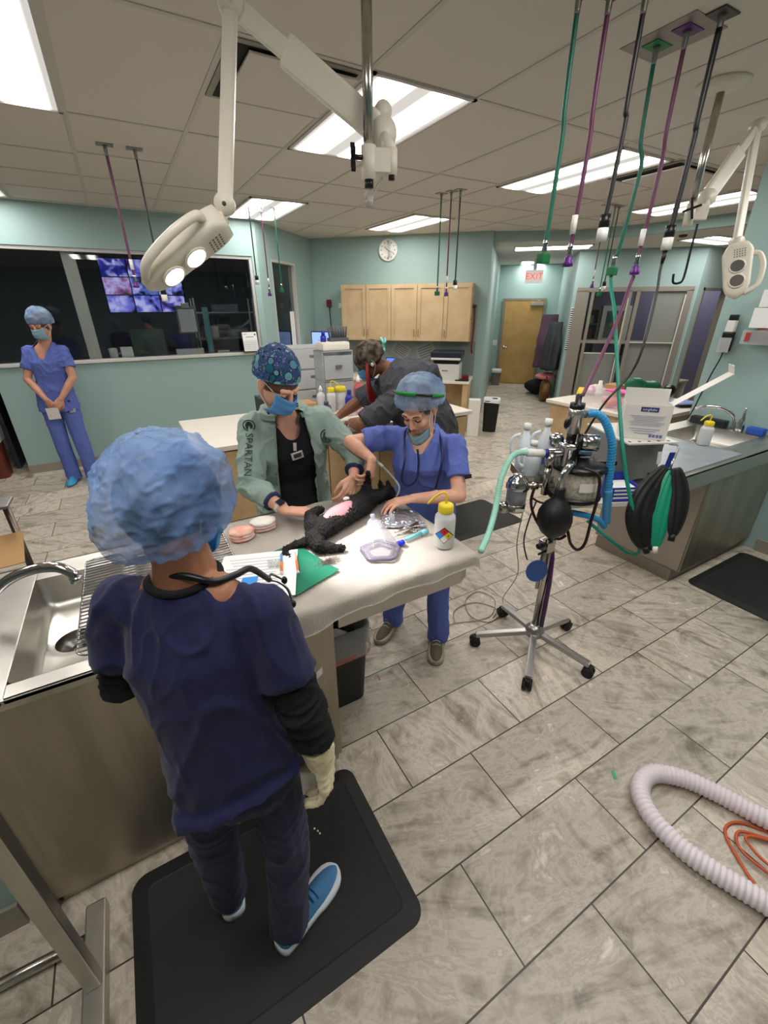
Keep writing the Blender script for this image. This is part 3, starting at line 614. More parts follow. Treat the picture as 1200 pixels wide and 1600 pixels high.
tag(MB().box((-.235, 1.24, .911), (-.16, 1.33, .925), .004).build('blue_packet', mat('pale_aqua', (170, 205, 208), .5)), 'small pale blue packet on the wire grate beside the navy scrubs', 'packet')

# stainless trolley at the lower left
st = thing('trolley_frame', 'stainless square-tube frame standing at the lower left corner', 'frame', (-.465, .85, 0))
MB().box((-.495, .5, .0), (-.44, 1.075, .05), .004).build('floor_runner', steel, st)
MB().box((-.485, .845, .05), (-.447, .883, 1.02), .004).build('post', steel, st)
MB().cyl((-.47, .99, .03), (-1.3, 1.03, .03), .016).build('cross_rod', steel_rod, st)
# rolling stand at the left edge with cardboard
st = thing('pole_stand', 'tall steel pole stand behind the wet table at the left edge', 'stand', (-.68, 2.62, 0))
MB().cyl((-.68, 2.62, .03), (-.68, 2.62, .9), .016).build('pole', mat('dull_steel', (120, 108, 100), .35, 1.), st)
MB().lathe([(.19, 0), (.2, .02), (.03, .04)], (-.68, 2.62, 0)).build('base', mat('dull_steel', (120, 108, 100), .35, 1.), st)
MB().box((-.78, 2.55, .9), (-.655, 2.69, .915), .004).build('top_plate', alu, st)
tag(MB().obox((-.86, 2.5, .70), (.42, .05, 0), (0, .16, .1), (0, -.002, .004)).build('cardboard', mat('cardboard', (176, 138, 92), .8)), 'piece of brown cardboard against the pole at the left edge', 'cardboard')
t = thing('suction_handle', 'black handle with a grey round end hanging below the cardboard, left edge', 'handle', (-.66, 1.93, .8))
MB().tube([(-.80, 2.0, .93), (-.70, 1.96, .9), (-.64, 1.935, .885)], [.02, .022, .02], 12).build('grip', mat('grey_grip', (110, 110, 108), .5), t)
MB().tube([(-.70, 1.96, .89), (-.68, 1.96, .8), (-.66, 1.95, .72)], [.02, .03, .022], 12).build('tail', black_m, t)
MB().cyl((-.640, 1.935, .885), (-.632, 1.932, .884), .02).build('end_cap', black_m, t)
MB().cyl((-.74, 1.98, 0.9), (-.74, 1.98, .3), .008).lathe([(.12, .28), (.12, .3)], (-.74, 1.98, 0)).cyl((-.74, 1.98, 0), (-.74, 1.98, .3), .02).build('stalk', black_m, t)
tag(MB().lathe([(.05, 0), (.06, .05), (.06, .15), (.03, .2), (.03, .22), (0, .22)], (-.72, 1.72, .66)).box((-.80, 1.64, .0), (-.64, 1.80, .66)).build('blue_bag', mat('pale_blue_plastic', (120, 160, 205), .3, alpha=.8)), 'pale blue plastic bottle standing at the left edge behind the faucet', 'bottle')

# ---------------------------------------------------------------- mats
matm = mat('black_fatigue_mat', (26, 26, 26), .6, bump=(60, .35), var=(3, (33, 33, 32)))
def floor_mat_obj(label, x0, y0, x1, y1, rot, r=.05, h=.018):
    c = ((x0 + x1) / 2, (y0 + y1) / 2); w = (x1 - x0) / 2; d = (y1 - y0) / 2
    R = []
    for k, z in ((0, 0), (0, .006), (.05, h), (.056, h - .001)): R.append([Matrix.Rotation(rot, 4, 'Z') @ p + V((c[0], c[1], 0)) for p in rrect(-w + k, -d + k, w - k, d - k, max(.012, r - k * .5), z)])
    t = MB().ring(R, smooth=False).build('floor_mat', matm); tag(t, label, 'mat', None); return t
floor_mat_obj('black anti-fatigue mat under the person in navy scrubs', -.375, .52, .452, 1.105, 0)
floor_mat_obj('black mat on the floor behind the woman in light blue scrubs', 1.75, 2.40, 2.86, 2.97, 0)
floor_mat_obj('black mat on the floor in front of the right-hand steel cabinet', 3.13, .45, 3.95, 1.13, 0)

# ---------------------------------------------------------------- right wet table
rt = thing('wet_table', 'stainless peninsula table with a sink at the right edge against the teal wall', 'table', (3.4, 1.5, 0))
g = MB().box((3.06, 1.16, .09), (4.06, 1.82, .70)).box((3.06, 1.16, .70), (4.06, 1.17, .885)).box((3.06, 1.81, .70), (4.06, 1.82, .885)).build('cabinet', steel_v, rt)
MB().box((3.03, 1.2, 0), (4.05, 1.79, .09)).build('toe_kick', mat('toe_steel', (150, 142, 132), .45, .8), rt)
MB().box((3.045, 1.17, .09), (3.062, 1.82, .78), .002).build('end_panel', mat('satin_panel', (168, 160, 150), .4, .6), rt)
g = MB(); sx0, sx1, sy0, sy1 = 3.34, 3.97, 1.3, 1.74
g.box((2.5, 1.13, .885), (sx0, 1.86, .9), .003).box((sx0, 1.13, .885), (sx1, sy0, .9)).box((sx0, sy1, .885), (sx1, 1.86, .9)).box((sx1, 1.13, .885), (4.078, 1.86, .9)).box((2.5, 1.13, .79), (4.07, 1.145, .9), .002).box((2.5, 1.13, .79), (2.515, 1.85, .9), .002)
g.build('rim', steel, rt)
g = MB(); g.ring([rrect(sx0, sy0, sx1, sy1, .02, .899), rrect(sx0 + .004, sy0 + .004, sx1 - .004, sy1 - .004, .02, .8), rrect(sx0 + .02, sy0 + .02, sx1 - .02, sy1 - .02, .02, .78)], cap=False); g.bm.faces.new([g.bm.verts.new(p) for p in rrect(sx0 + .02, sy0 + .02, sx1 - .02, sy1 - .02, .02, .78)]); g.build('basin', steel, rt, fixn=False)
MB().box((2.52, 1.16, .9), (3.37, 1.84, .908), .003).build('work_surface', mat('grey_work_surface', (132, 138, 146), .32, var=(7, (146, 152, 158))), rt)
g = MB()
for k in range(24): g.box((3.375, 1.33 + k * .017, .885), (3.385, 1.337 + k * .017, .906))
g.build('grate_edge', chrome, rt)
t = thing('faucet', 'chrome arched faucet with a lever at the right-hand sink', 'faucet', (4.0, 1.55, .9))
MB().tube(crv([(3.995, 1.5, .9), (3.99, 1.51, 1.0), (3.94, 1.58, 1.06), (3.87, 1.66, 1.07), (3.82, 1.72, 1.045)], 8), .013, 12).build('spout', chrome, t)
MB().lathe([(.028, 0), (.03, .03), (.02, .09), (.01, .13), (.009, .17), (.014, .18)], (4.01, 1.46, .9)).build('lever_body', chrome, t)
tag(MB().box((3.985, 1.3, .9), (4.06, 1.41, .95), .012).build('sponge', mat('blue_sponge', (40, 84, 176), .8, bump=(120, .5))), 'blue sponge on the rim of the right-hand sink beside the faucet', 'sponge')
tag(MB().box((4.0, 1.56, .9), (4.07, 1.82, .955), .01).build('soap_tray', mat('dark_tray', (30, 34, 38), .5)), 'black tray behind the arched faucet on the right sink rim', 'tray')
t = thing('soap_bottle', 'cream pump bottle at the right edge of the photo beside the blue sponge', 'bottle', (4.02, 1.22, .9))
MB().lathe([(.034, 0), (.038, .01), (.038, .07), (.03, .095), (.015, .105), (.013, .12)], (4.02, 1.22, .9)).build('bottle_body', mat('cream_bottle', (228, 214, 196), .35), t)
MB().lathe([(.016, .118), (.018, .122), (.018, .14), (.008, .145), (.006, .165)], (4.02, 1.22, .9)).tube([(4.02, 1.22, 1.065), (3.99, 1.22, 1.065)], .006, 8).build('pump', mat('maroon_pump', (110, 30, 50), .4), t)
def wash_bottle(label, x, y, z, h=.17, r=.036, cap=(232, 206, 40), body=(222, 224, 222), ang=0, hazard=False, name='wash_bottle'):
    t = thing(name, label, 'bottle', (x, y, z))
    b = MB().lathe([(r * .9, 0), (r, .006), (r, h * .7), (r * .96, h * .76), (r * .62, h * .86), (r * .55, h * .9)], (x, y, z)).build('bottle_body', mat('translucent_poly_%d' % body[0], body, .35, alpha=.85), t)
    c = MB().lathe([(r * .72, h * .86), (r * .74, h * .87), (r * .74, h * 1.02), (r * .6, h * 1.05), (.004, h * 1.06)], (x, y, z)).build('cap', mat('cap_%d_%d' % cap[:2], cap, .4), t)
    d = V((cos(ang), sin(ang), 0)); p = V((x, y, z + h * 1.05))
    MB().tube(crv([p, p + V((0, 0, h * .2)), p + d * h * .08 + V((0, 0, h * .27)), p + d * h * .24 + V((0, 0, h * .2)), p + d * h * .42 + V((0, 0, h * .02))], 6), [.0045] * 24 + [.0028], 8).build('spout', mat('cap_%d_%d' % cap[:2], cap, .4), t)
    return t
wash_bottle('translucent wash bottle with a yellow cap on the right-hand grey work surface', 3.36, 1.40, .91, .155, .04, ang=2.6)
t = thing('floor_drain_guard', None, None)
bpy.data.objects.remove(t)
# robe hook on the teal wall, card holders, clipper holder
t = thing('coat_hook', 'steel folding hook on the teal wall above the right-hand sink', 'hook', (4.05, 1.22, 1.24))
MB().box((4.02, 1.1, 1.235), (4.08, 1.33, 1.246), .004).build('bar', steel_rod, t); MB().tube(crv([(4.075, 1.24, 1.24), (4.05, 1.235, 1.29), (4.03, 1.22, 1.29), (4.03, 1.21, 1.25)], 5), .006, 8).tube(crv([(4.075, 1.24, 1.235), (4.055, 1.24, 1.20), (4.04, 1.24, 1.19)], 5), .006, 8).build('hook', steel_rod, t)
t = thing('clipper', 'black and white cordless clipper hanging in a bracket on the teal wall', 'clipper', (4.06, 1.68, 1.6))
def wbx(mb, y0, y1, z0, z1, d0, d1, b=.003): return mb.box((4.08 - d1, y0, z0), (4.08 - d0, y1, z1), b)
g = MB(); wbx(g, 1.715, 1.785, 1.46, 1.60, .01, .06, .01); g.build('body', blackp, t)
g = MB(); wbx(g, 1.722, 1.778, 1.60, 1.68, .012, .06, .008); g.build('head', white_m, t)
g = MB(); wbx(g, 1.725, 1.775, 1.68, 1.72, .015, .055, .006); g.build('cap', blackp, t)
g = MB(); wbx(g, 1.71, 1.79, 1.455, 1.56, .0, .009); wbx(g, 1.71, 1.79, 1.455, 1.463, .0, .064); wbx(g, 1.71, 1.79, 1.455, 1.56, .061, .064); g.build('bracket', mat('clear_acrylic', (225, 228, 228), .1, alpha=.35), t)
tag(MB().tube(crv([(4.04, 1.75, 1.46), (4.05, 1.76, 1.40), (4.055, 1.79, 1.28), (4.06, 1.82, 1.12), (4.06, 1.84, 1.0), (4.055, 1.86, .915)], 8), .005, 8).build('charging_cord', blackp), 'black cord running down the teal wall from the clipper to the counter', 'cord')
t = thing('glove_box_rack', 'clear wall rack holding white glove boxes at the right edge', 'rack', (4.05, 1.4, 1.6))
g = MB(); wbx(g, 1.25, 1.63, 1.525, 1.62, .0, .12, .004); g.build('acrylic_tray', mat('clear_acrylic', (225, 228, 228), .1, alpha=.35), t)
tag(wbx(MB(), 1.28, 1.62, 1.635, 1.765, .005, .085).build('glove_box', paper), 'white glove box with an oval opening in the wall rack, lower of two', 'box')
tag(wbx(MB(), 1.28, 1.60, 1.77, 1.88, .005, .085).build('glove_box', paper), 'white glove box on the teal wall, upper of two at the right edge', 'box')
o = MB().ring([[V((4.08 - d_, 1.44 + .05 * cos(a), 1.70 + .025 * sin(a))) for a in [2 * pi * j / 18 for j in range(18)]] for d_ in (.085, .087)], smooth=False).build('oval_mark', mat('navy_ink', (46, 40, 100), .6)); tag(o, 'dark blue oval opening on the lower glove box', 'opening')
o.parent = [x for x in COL.objects if x.name.startswith('glove_box') and x.type == 'MESH'][0]; del o['label'], o['category']
tag(MB().lathe([(.05, -.1), (.058, 0), (.05, .1)], (4.02, 1.45, 1.585), axis='Y').build('tape_roll', mat('brown_roll', (96, 66, 52), .6)), 'brown roll lying in the clear rack below the glove boxes', 'roll')
tag(wbx(MB(), 1.575, 1.605, 1.545, 1.605, .121, .123, .0).build('red_label', mat('red_label', (176, 60, 50), .6)), 'small red label on the front of the clear glove rack', 'label')

# ---------------------------------------------------------------- middle island
isl = thing('island_counter', 'maple island cabinet with a white worktop behind the two women', 'counter', (1.4, 3.45, 0))
MB().box((.30, 3.02, .08), (2.6, 3.88, .895)).box((.34, 3.07, 0), (2.56, 3.84, .08)).build('cabinet', maple, isl)
MB().box((.27, 2.98, .895), (2.64, 3.92, .93), .006).build('worktop', mat('white_laminate', (226, 219, 205), .35), isl)
maple2 = mat('maple_drawer', (200, 170, 126), .45, var=(7, (188, 156, 112)))
for j, (y0, y1) in enumerate(((3.04, 3.44), (3.46, 3.86))):
    for z0, z1 in ((.71, .88), (.4, .7), (.1, .39)):
        d = MB().box((2.6, y0, z0), (2.618, y1, z1), .003).build('drawer', maple2, isl)
        if z1 > .6: MB().tube(crv([(2.618, (y0 + y1) / 2 - .06, (z0 + z1) / 2), (2.645, (y0 + y1) / 2 - .05, (z0 + z1) / 2), (2.645, (y0 + y1) / 2 + .05, (z0 + z1) / 2), (2.618, (y0 + y1) / 2 + .06, (z0 + z1) / 2)], 4), .005, 8).build('handle', steel_rod, d)
for j in range(5):
    x0 = .31 + j * .457; MB().box((x0, 3.002, .1), (x0 + .449, 3.02, .88), .003).build('door', maple2, isl)

# ---------------------------------------------------------------- maple wall cabinets
wc = thing('wall_cabinet', 'row of five maple wall cabinet doors on the teal back wall under the clock', 'cabinet', tuple(W2(1.4, 0, 1.3)))
t0 = .61; g = MB(); wbox(g, t0 + .0, t0 + 2.03, .0, .285, 1.295, 2.085); g.build('carcass', maple, wc)
dw = .396
for k in range(5):
    a = t0 + .012 + k * (dw + .006)
    g = MB(); wbox(g, a, a + dw, .288, .296, 1.3, 2.08)
    fr = .055
    for (p0, p1, z0, z1) in ((a, a + fr, 1.3, 2.08), (a + dw - fr, a + dw, 1.3, 2.08), (a + fr, a + dw - fr, 1.3, 1.3 + fr), (a + fr, a + dw - fr, 2.08 - fr, 2.08)): wbox(g, p0, p1, .296, .308, z0, z1, .002)
    d = g.build('cabinet_door', mat('maple_light', (208, 182, 144), .45, var=(6, (198, 170, 130))), wc)
    hx = a + (dw - .03 if k in (0, 2) else .03)
    if k == 4: hx = a + .03
    MB().tube(crv([W2(hx, .308, 1.36), W2(hx, .33, 1.37), W2(hx, .33, 1.47), W2(hx, .308, 1.48)], 4), .005, 8).build('handle', steel_rod, d)
g = MB(); wbox(g, t0 + 2.03, t0 + 2.04, .285, .3, 1.6, 1.62); g.build('hinge', blackp, wc)
# hanging red leash beside it
g = MB(); g.tube(crv([W2(t0 + 2.06, .1, 1.76), W2(t0 + 2.07, .12, 1.5), W2(t0 + 2.06, .12, 1.2), W2(t0 + 2.07, .1, 1.12)], 6), .014, 8); g.tube(crv([W2(t0 + 2.06, .14, 1.76), W2(t0 + 2.065, .15, 1.5), W2(t0 + 2.06, .15, 1.15)], 6), .012, 8); tag(g.build('red_strap', mat('dark_red_cloth', (118, 46, 46), .8)), 'dark red strap hanging at the right end of the maple cabinets', 'strap')
t = thing('wall_hook', 'black metal hook at the right side of the maple cabinets', 'hook', tuple(W2(t0 + 2.05, .1, 1.78)))
g = MB(); wbox(g, t0 + 2.04, t0 + 2.08, .03, .2, 1.76, 1.8, .004); g.build('plate', blackp, t)
# clock
cc = W2(1.3, 0, 2.55); n_ = V((-q_, -q_, 0)); e_ = V((q_, -q_, 0))
t = thing('wall_clock', 'round white wall clock above the maple cabinets', 'clock', tuple(cc))
g = MB(); g.lathe([(.14, 0), (.146, .01), (.146, .03), (.134, .036), (.128, .028)], cc, 32, axis=n_); g.build('case', white_m, t)
MB().cyl(cc + n_ * .02, cc + n_ * .028, .13, n=32).build('face', paper, t)
g = MB()
for k in range(12):
    a = 2 * pi * k / 12; d = e_ * sin(a) + V((0, 0, cos(a))); g.obox(cc + n_ * .0295 + d * .106, d * .022, d.cross(n_) * .007, n_ * .002)
for a, L, w in ((2 * pi * (10.3 / 12), .07, .007), (2 * pi * (19 / 60), .1, .005)):
    d = e_ * sin(a) + V((0, 0, cos(a))); g.obox(cc + n_ * .031 + d * L * .45, d * L, d.cross(n_) * w, n_ * .002)
g.build('hands_and_marks', blackp, t)
# fire alarm plate with its cord
t = thing('wall_outlet', 'dark red wall box left of the maple cabinets', 'wall box', tuple(W2(.3, 0, 1.83)))
g = MB(); wbox(g, .265, .335, 0, .05, 1.775, 1.885, .005); g.build('body', mat('dark_red_box', (120, 30, 34), .4), t)
tag(MB().tube([W2(.3, .02, 1.775), W2(.31, .015, 1.5), W2(.33, .02, 1.22)], .006, 8).build('alarm_cable', blackp), 'black cord running down the back wall from the dark red box', 'cord')
g = MB(); wbox(g, .47, .52, 0, .03, 1.76, 1.84, .003); tag(g.build('thermostat', white_m), 'small pale plate between the red box and the maple cabinets', 'plate')
g = MB(); wbox(g, .47, .52, .0, .01, .8, .83)
g.bm.free()
# counter below the cabinets
bc = thing('back_counter', 'counter with a white top below the maple wall cabinets', 'counter', tuple(W2(1.4, 0, 0)))
g = MB(); wbox(g, .02, 2.72, .002, .66, .73, .765, .004); g.build('worktop', MATS['white_laminate'], bc)
g = MB(); wbox(g, .05, 1.3, .02, .62, .0, .73); wbox(g, 2.62, 2.70, .02, .62, 0, .73); wbox(g, 1.3, 2.62, .02, .05, 0, .73); g.build('base_cabinet', maple, bc)
bsp = mat('backsplash', (128, 142, 138), .5)
g = MB(); wbox(g, .02, 2.72, .002, .012, .765, 1.28); g.build('backsplash', bsp, bc)
# printer
pr = thing('printer', 'white laser printer with a dark blue scanner lid under the cabinets', 'printer', tuple(W2(2.35, .4, .765)))
g = MB(); wbox(g, 2.13, 2.55, .2, .6, .765, 1.0, .012); g.build('body', mat('printer_white', (208, 208, 204), .4), pr)
g = MB(); wbox(g, 2.15, 2.53, .22, .56, 1.0, 1.07, .008); g.build('output_gap', blackp, pr)
g = MB(); wbox(g, 2.11, 2.57, .18, .6, 1.07, 1.17, .012); g.build('scanner_lid', mat('printer_navy', (32, 38, 56), .35), pr)
g = MB(); wbox(g, 2.12, 2.56, .601, .612, 1.06, 1.09, .004); g.build('tray_edge', white_m, pr)
g = MB(); wbox(g, 2.29, 2.38, .6, .602, .90, .915); g.build('name_plate', mat('grey_ink', (90, 90, 96), .6), pr)
# monitors on the counter
t = thing('computer_monitor', 'lit computer monitor on the back counter left of the maple cabinets', 'monitor', tuple(W2(.32, .42, .765)))
g = MB(); wbox(g, .14, .50, .44, .47, 1.15, 1.43, .006); g.build('bezel', blackp, t)
g = MB(); wbox(g, .155, .485, .471, .473, 1.165, 1.415); g.build('screen', mat('screen_blue', (60, 80, 120), .4, emit=((150, 175, 235), 1.0)), t)
g = MB(); wbox(g, .29, .35, .38, .44, .765, 1.2); wbox(g, .22, .42, .32, .5, .765, .775); g.build('stand', blackp, t)
writing('logo', 'zoetis', .05, W2(.32, .4745, 1.3), e_, (0, 0, 1), mat('logo_blue', (70, 90, 190), .5, emit=((70, 90, 200), .8)), t)
t = thing('computer_monitor', 'blue-lit monitor low behind the bending person in dark grey scrubs', 'monitor', tuple(W2(1.55, .4, .765)))
g = MB(); wbox(g, 1.38, 1.72, .42, .45, .82, 1.06, .006); g.build('bezel', blackp, t)
g = MB(); wbox(g, 1.39, 1.71, .451, .453, .83, 1.05); g.build('screen', mat('screen_blue2', (60, 90, 180), .4, emit=((90, 130, 235), .9)), t)
g = MB(); wbox(g, 1.52, 1.58, .38, .42, .765, .9); g.build('stand', blackp, t)
def tilted_sheet(label, tt, z, w, h, ang, m, name='notice'):
    t = thing(name, label, 'notice', tuple(W2(tt, .014, z)))
    ex = e_ * cos(ang) + V((0, 0, sin(ang))); ez = V((0, 0, cos(ang))) - e_ * sin(ang)
    MB().obox(W2(tt, .016, z), ex * w, n_ * .003, ez * h).build('sheet', m, t)
    g = MB()
    for k in range(5): g.obox(W2(tt, .0185, z) + ez * (h * (.32 - k * .16)), ex * w * .75, n_ * .0008, ez * h * .05)
    g.build('printed_lines', mat('grey_ink', (90, 90, 96), .6), t); return t
gp = mat('grey_notice', (150, 156, 152), .6)
tilted_sheet('tilted grey notice on the splashback, left of two behind the grey scrubs', 1.52, 1.13, .3, .2, -.5, gp)
tilted_sheet('tilted grey notice on the splashback, right of two left of the printer', 1.93, 1.12, .3, .24, .35, gp)
g = MB(); wbox(g, 2.58, 2.68, .3, .45, .765, .82, .006); tag(g.build('red_box', mat('dark_red_box', (120, 30, 34), .4)), 'small dark red box at the right end of the back counter', 'box')
g = MB(); wbox(g, 2.5, 2.7, .5, .62, .766, .785, .004); tag(g.build('stapler', blackp), 'black stapler on papers at the right end of the back counter', 'stapler')
# white cabinet standing at the end of the island
tag(MB().obox((4.36, 4.9, .27), (.13, -.1, 0), (.1, .13, 0), (0, 0, .54), .006).build('white_panel_heater', white_m), 'white upright box on the floor beyond the island, below the printer', 'box')
waste_bin('waste_bin', 'black narrow waste bin behind the white upright box in the passage', (4.75, 4.95, 0), .24, .18, .5, black_m, mat('white_liner', (225, 225, 225), .5), rot=-.78)
# ---------------------------------------------------------------- anaesthesia machine on a five-star stand
MX, MY = 1.70, 1.235
def Mp(a, b, z): return V((MX + .868 * a + .496 * b, MY - .496 * a + .868 * b, z))
am = thing('anaesthesia_machine', 'chrome anaesthesia machine on a wheeled five-legged pole stand', 'anaesthesia machine', (MX, MY, 0))
legm = mat('cast_aluminium', (168, 166, 164), .32, .9)
hubo = MB().lathe([(.035, .075), (.05, .08), (.052, .12), (.03, .15)], (MX, MY, 0)).build('hub', legm, am)
for (x, y) in ((1.408, 1.011), (1.756, .906), (1.386, 1.394), (1.712, 1.50), (1.962, 1.218)):
    # casters touch the floor a little inside the pixel of their outer edge
    d = V((x - 1.645, y - 1.206, 0)); d.normalize(); e = V((MX, MY, 0)) + d * .31 ; e = V((x, y, 0)).lerp(e, .35)
    l_ = MB().obox((V((MX, MY, .1)) + e + V((0, 0, .075))) / 2, (e - V((MX, MY, 0))) + V((0, 0, -.025)), d.cross(V((0, 0, 1))) * .036, (0, 0, .028), .006).build('leg', legm, am)
    c = MB(); s = d.cross(V((0, 0, 1)))
    for k in (-1, 1): c.cyl(e + V((0, 0, .03)) + s * k * .006, e + V((0, 0, .03)) + s * k * .024, .03, n=18)
    c.box((e.x - .018, e.y - .018, .03), (e.x + .018, e.y + .018, .068), .006); c.build('caster', black_m, l_)
MB().cyl((MX, MY, .09), (MX, MY, .98), .021, n=24).build('pole', steel_rod, am)
MB().cyl(Mp(-.045, -.03, .42), Mp(-.045, -.03, .72), .01).box(tuple(Mp(-.03, -.02, .68) - V((.03, .03, .03))), tuple(Mp(-.03, -.02, .68) + V((.03, .03, .03))), .006).build('clamp', steel_rod, am)
MB().cyl(Mp(-.05, -.05, .70), Mp(-.095, -.07, .70), .014).cyl(Mp(-.05, -.05, .66), Mp(-.085, -.07, .655), .006).build('clamp_knob', blackp, am)
MB().tube([Mp(.0, .03, .75), Mp(.012, -.02, .6), Mp(.018, -.03, .45), Mp(.02, -.03, .3), Mp(.02, -.03, .16)], .012, 8).build('purple_tubing', mat('dark_purple', (74, 36, 84), .5), am)
# canister
cc_ = Mp(.075, .03, 0)
MB().lathe([(.112, .955), (.115, .96), (.115, 1.085), (.112, 1.09)], (cc_.x, cc_.y, 0), 36).build('granule_canister', mat('soda_granules', (206, 198, 180), .8, bump=(90, .9), var=(60, (150, 138, 118))), am)
MB().lathe([(.118, .953), (.121, .957), (.121, 1.087), (.119, 1.09)], (cc_.x, cc_.y, 0), 36).build('canister_wall', mat('clear_wall', (235, 236, 232), .06, alpha=.16), am)
MB().lathe([(.02, 1.14), (.06, 1.145), (.065, 1.12), (.11, 1.112), (.128, 1.10), (.128, 1.085), (.05, 1.085)], (cc_.x, cc_.y, 0), 36).obox(cc_ + V((.868 * .12, -.496 * .12, 1.105)), V((.868, -.496, 0)) * .11, V((.496, .868, 0)) * .03, (0, 0, .022), .005).build('canister_lid', blackp, am)
MB().lathe([(.04, .925), (.118, .93), (.126, .94), (.126, .955), (.05, .955)], (cc_.x, cc_.y, 0), 36).build('canister_base', blackp, am)
lb = MB()
lb.grid(lambda u, v: (cc_.x + .1225 * cos(-2.35 + u * .7), cc_.y + .1225 * sin(-2.35 + u * .7), 1.0 + .045 * v), 8, 2); lb.build('canister_label', mat('clear_label', (226, 224, 216), .5), am)
# absorber head, valves, gauge
MB().lathe([(.035, 1.10), (.045, 1.11), (.045, 1.19), (.055, 1.2), (.055, 1.215), (.03, 1.22)], tuple(Mp(.0, -.0, 0)), 24).cyl(Mp(-.10, -.01, 1.168), Mp(.1, .0, 1.168), .02).lathe([(.03, 1.19), (.034, 1.2), (.034, 1.235), (.02, 1.25), (.0, 1.252)], tuple(Mp(-.055, .03, 0)), 20).lathe([(.026, 1.13), (.03, 1.14), (.03, 1.19), (.018, 1.2)], tuple(Mp(.05, .04, 0)), 20).tube(crv([Mp(-.0, -.05, 1.13), Mp(-.02, -.075, 1.12), Mp(-.045, -.085, 1.08), Mp(-.045, -.085, 1.02)], 6), .017, 14).build('valve_block', chrome, am)
MB().cyl(Mp(-.085, -.01, .96), Mp(-.085, -.01, 1.12), .017).cyl(Mp(-.085, -.01, 1.1), Mp(-.085, -.01, 1.165), .022).build('inlet_column', steel_rod, am)
gq = MB().cyl(Mp(.035, -.03, 1.225), Mp(.105, -.045, 1.225), .038, n=28).build('pressure_gauge', chrome, am)
MB().cyl(Mp(.02, -.025, 1.225), Mp(.035, -.03, 1.225), .04, n=28).build('gauge_back', blackp, gq)
MB().lathe([(.02, 1.215), (.022, 1.235), (.022, 1.26), (.018, 1.262)], tuple(Mp(0, 0, 0)), 20).build('column_collar', blackp, am)
MB().lathe([(.027, 1.26), (.031, 1.263), (.031, 1.335), (.033, 1.337), (.033, 1.368), (.028, 1.372)], tuple(Mp(0, 0, 0)), 24).cyl(Mp(0, 0, 1.34), Mp(.05, 0, 1.34), .012).build('popoff_valve', mat('satin_silver', (196, 194, 190), .28, .9), am)
MB().lathe([(.03, 1.37), (.032, 1.375), (.032, 1.395), (.014, 1.4), (.014, 1.43), (.01, 1.435)], tuple(Mp(0, 0, 0)), 24).build('popoff_knob', blackp, am); MB().ell(Mp(-.038, -.01, 1.305), (.012, .012, .024)).build('relief_knob', blackp, am)
# vaporiser
vp_ = Mp(-.215, .0, 0)
MB().cyl(Mp(-.16, .0, 1.0), Mp(-.01, .01, 1.0), .012).cyl(Mp(-.15, 0, 1.0), Mp(-.12, 0, 1.0), .02).build('vaporiser_arm', steel_rod, am)
vz = MB().lathe([(.048, .985), (.056, .99), (.056, 1.005), (.05, 1.02), (.045, 1.035), (.028, 1.048), (.027, 1.062), (.0, 1.065)], (vp_.x, vp_.y, 0), 28).build('vaporiser', chrome, am)
MB().lathe([(.045, .91), (.048, .912), (.048, .985), (.046, .987)], (vp_.x, vp_.y, 0), 28).build('glass_jar', mat('smoky_jar', (120, 128, 138), .1, alpha=.75, spec=.8), vz)
MB().lathe([(.0, .872), (.048, .873), (.049, .88), (.049, .91), (.045, .912)], (vp_.x, vp_.y, 0), 28).lathe([(.024, .868), (.026, .87), (.026, .91), (.02, .915)], tuple(Mp(-.275, -.01, 0)), 20).build('jar_base', steel_rod, vz)
MB().obox(Mp(-.205, -.05, .89), V((.868, -.496, 0)) * .045, V((.496, .868, 0)) * .002, (0, 0, .014)).build('serial_plate', mat('pale_plate', (200, 200, 190), .5), vz)
# reservoir bag
bc_ = Mp(-.045, -.085, 0)
rb = MB().lathe([(.018, 1.03), (.024, 1.02), (.024, .985), (.034, .965), (.06, .94), (.078, .90), (.082, .868), (.078, .835), (.06, .80), (.035, .775), (.014, .76), (.012, .745)], (bc_.x, bc_.y, 0), 32)
for v in rb.bm.verts:
    k = 1 + .03 * nz(v.co, 16, 2)
    v.co.x = bc_.x + (v.co.x - bc_.x) * k; v.co.y = bc_.y + (v.co.y - bc_.y) * k
rb.build('reservoir_bag', mat('black_latex', (24, 24, 24), .42, bump=(140, .15)), am)
# hoses of the machine
mint = mat('mint_tubing', (160, 222, 200), .3, alpha=.8)
bluet = mat('blue_tubing', (54, 148, 205), .35)
def ribbed(pts, r, n=10, step=.006, amp=.12):
    P = crv(pts, 24); out = []; rs = []; last = P[0]; k = 0; step = step / 2
    for p in P:
        while (p - last).length >= step:
            last = last + (p - last).normalized() * step; out.append(last.copy()); rs.append(r * (1 + amp * sin(k * pi / 2 + .4))); k += 1
    return out, rs
bt, brs = ribbed([Mp(.05, 0, 1.345), Mp(.085, -.01, 1.35), Mp(.13, -.02, 1.315), Mp(.175, -.03, 1.22), Mp(.195, -.03, 1.10), Mp(.21, -.03, .97)], .018, step=.007, amp=.06)
MB().tube(bt, brs, 14).build('scavenging_tube', bluet, am)
MB().tube(crv([Mp(.21, -.03, .99), Mp(.225, -.03, .9), Mp(.24, -.03, .815)], 6), .021, 14).build('tube_end', mat('blue_tubing_clear', (80, 160, 210), .3, alpha=.85), am)
MB().tube(crv([Mp(.06, -.02, .865), Mp(.12, -.04, .86), Mp(.19, -.04, .835), Mp(.235, -.035, .79)], 6), .015, 12).build('branch_tube', bluet, am)
MB().cyl(Mp(-.1, -.01, 1.168), Mp(-.125, -.012, 1.168), .019).build('blue_collar', mat('navy_collar', (40, 44, 130), .4), am)
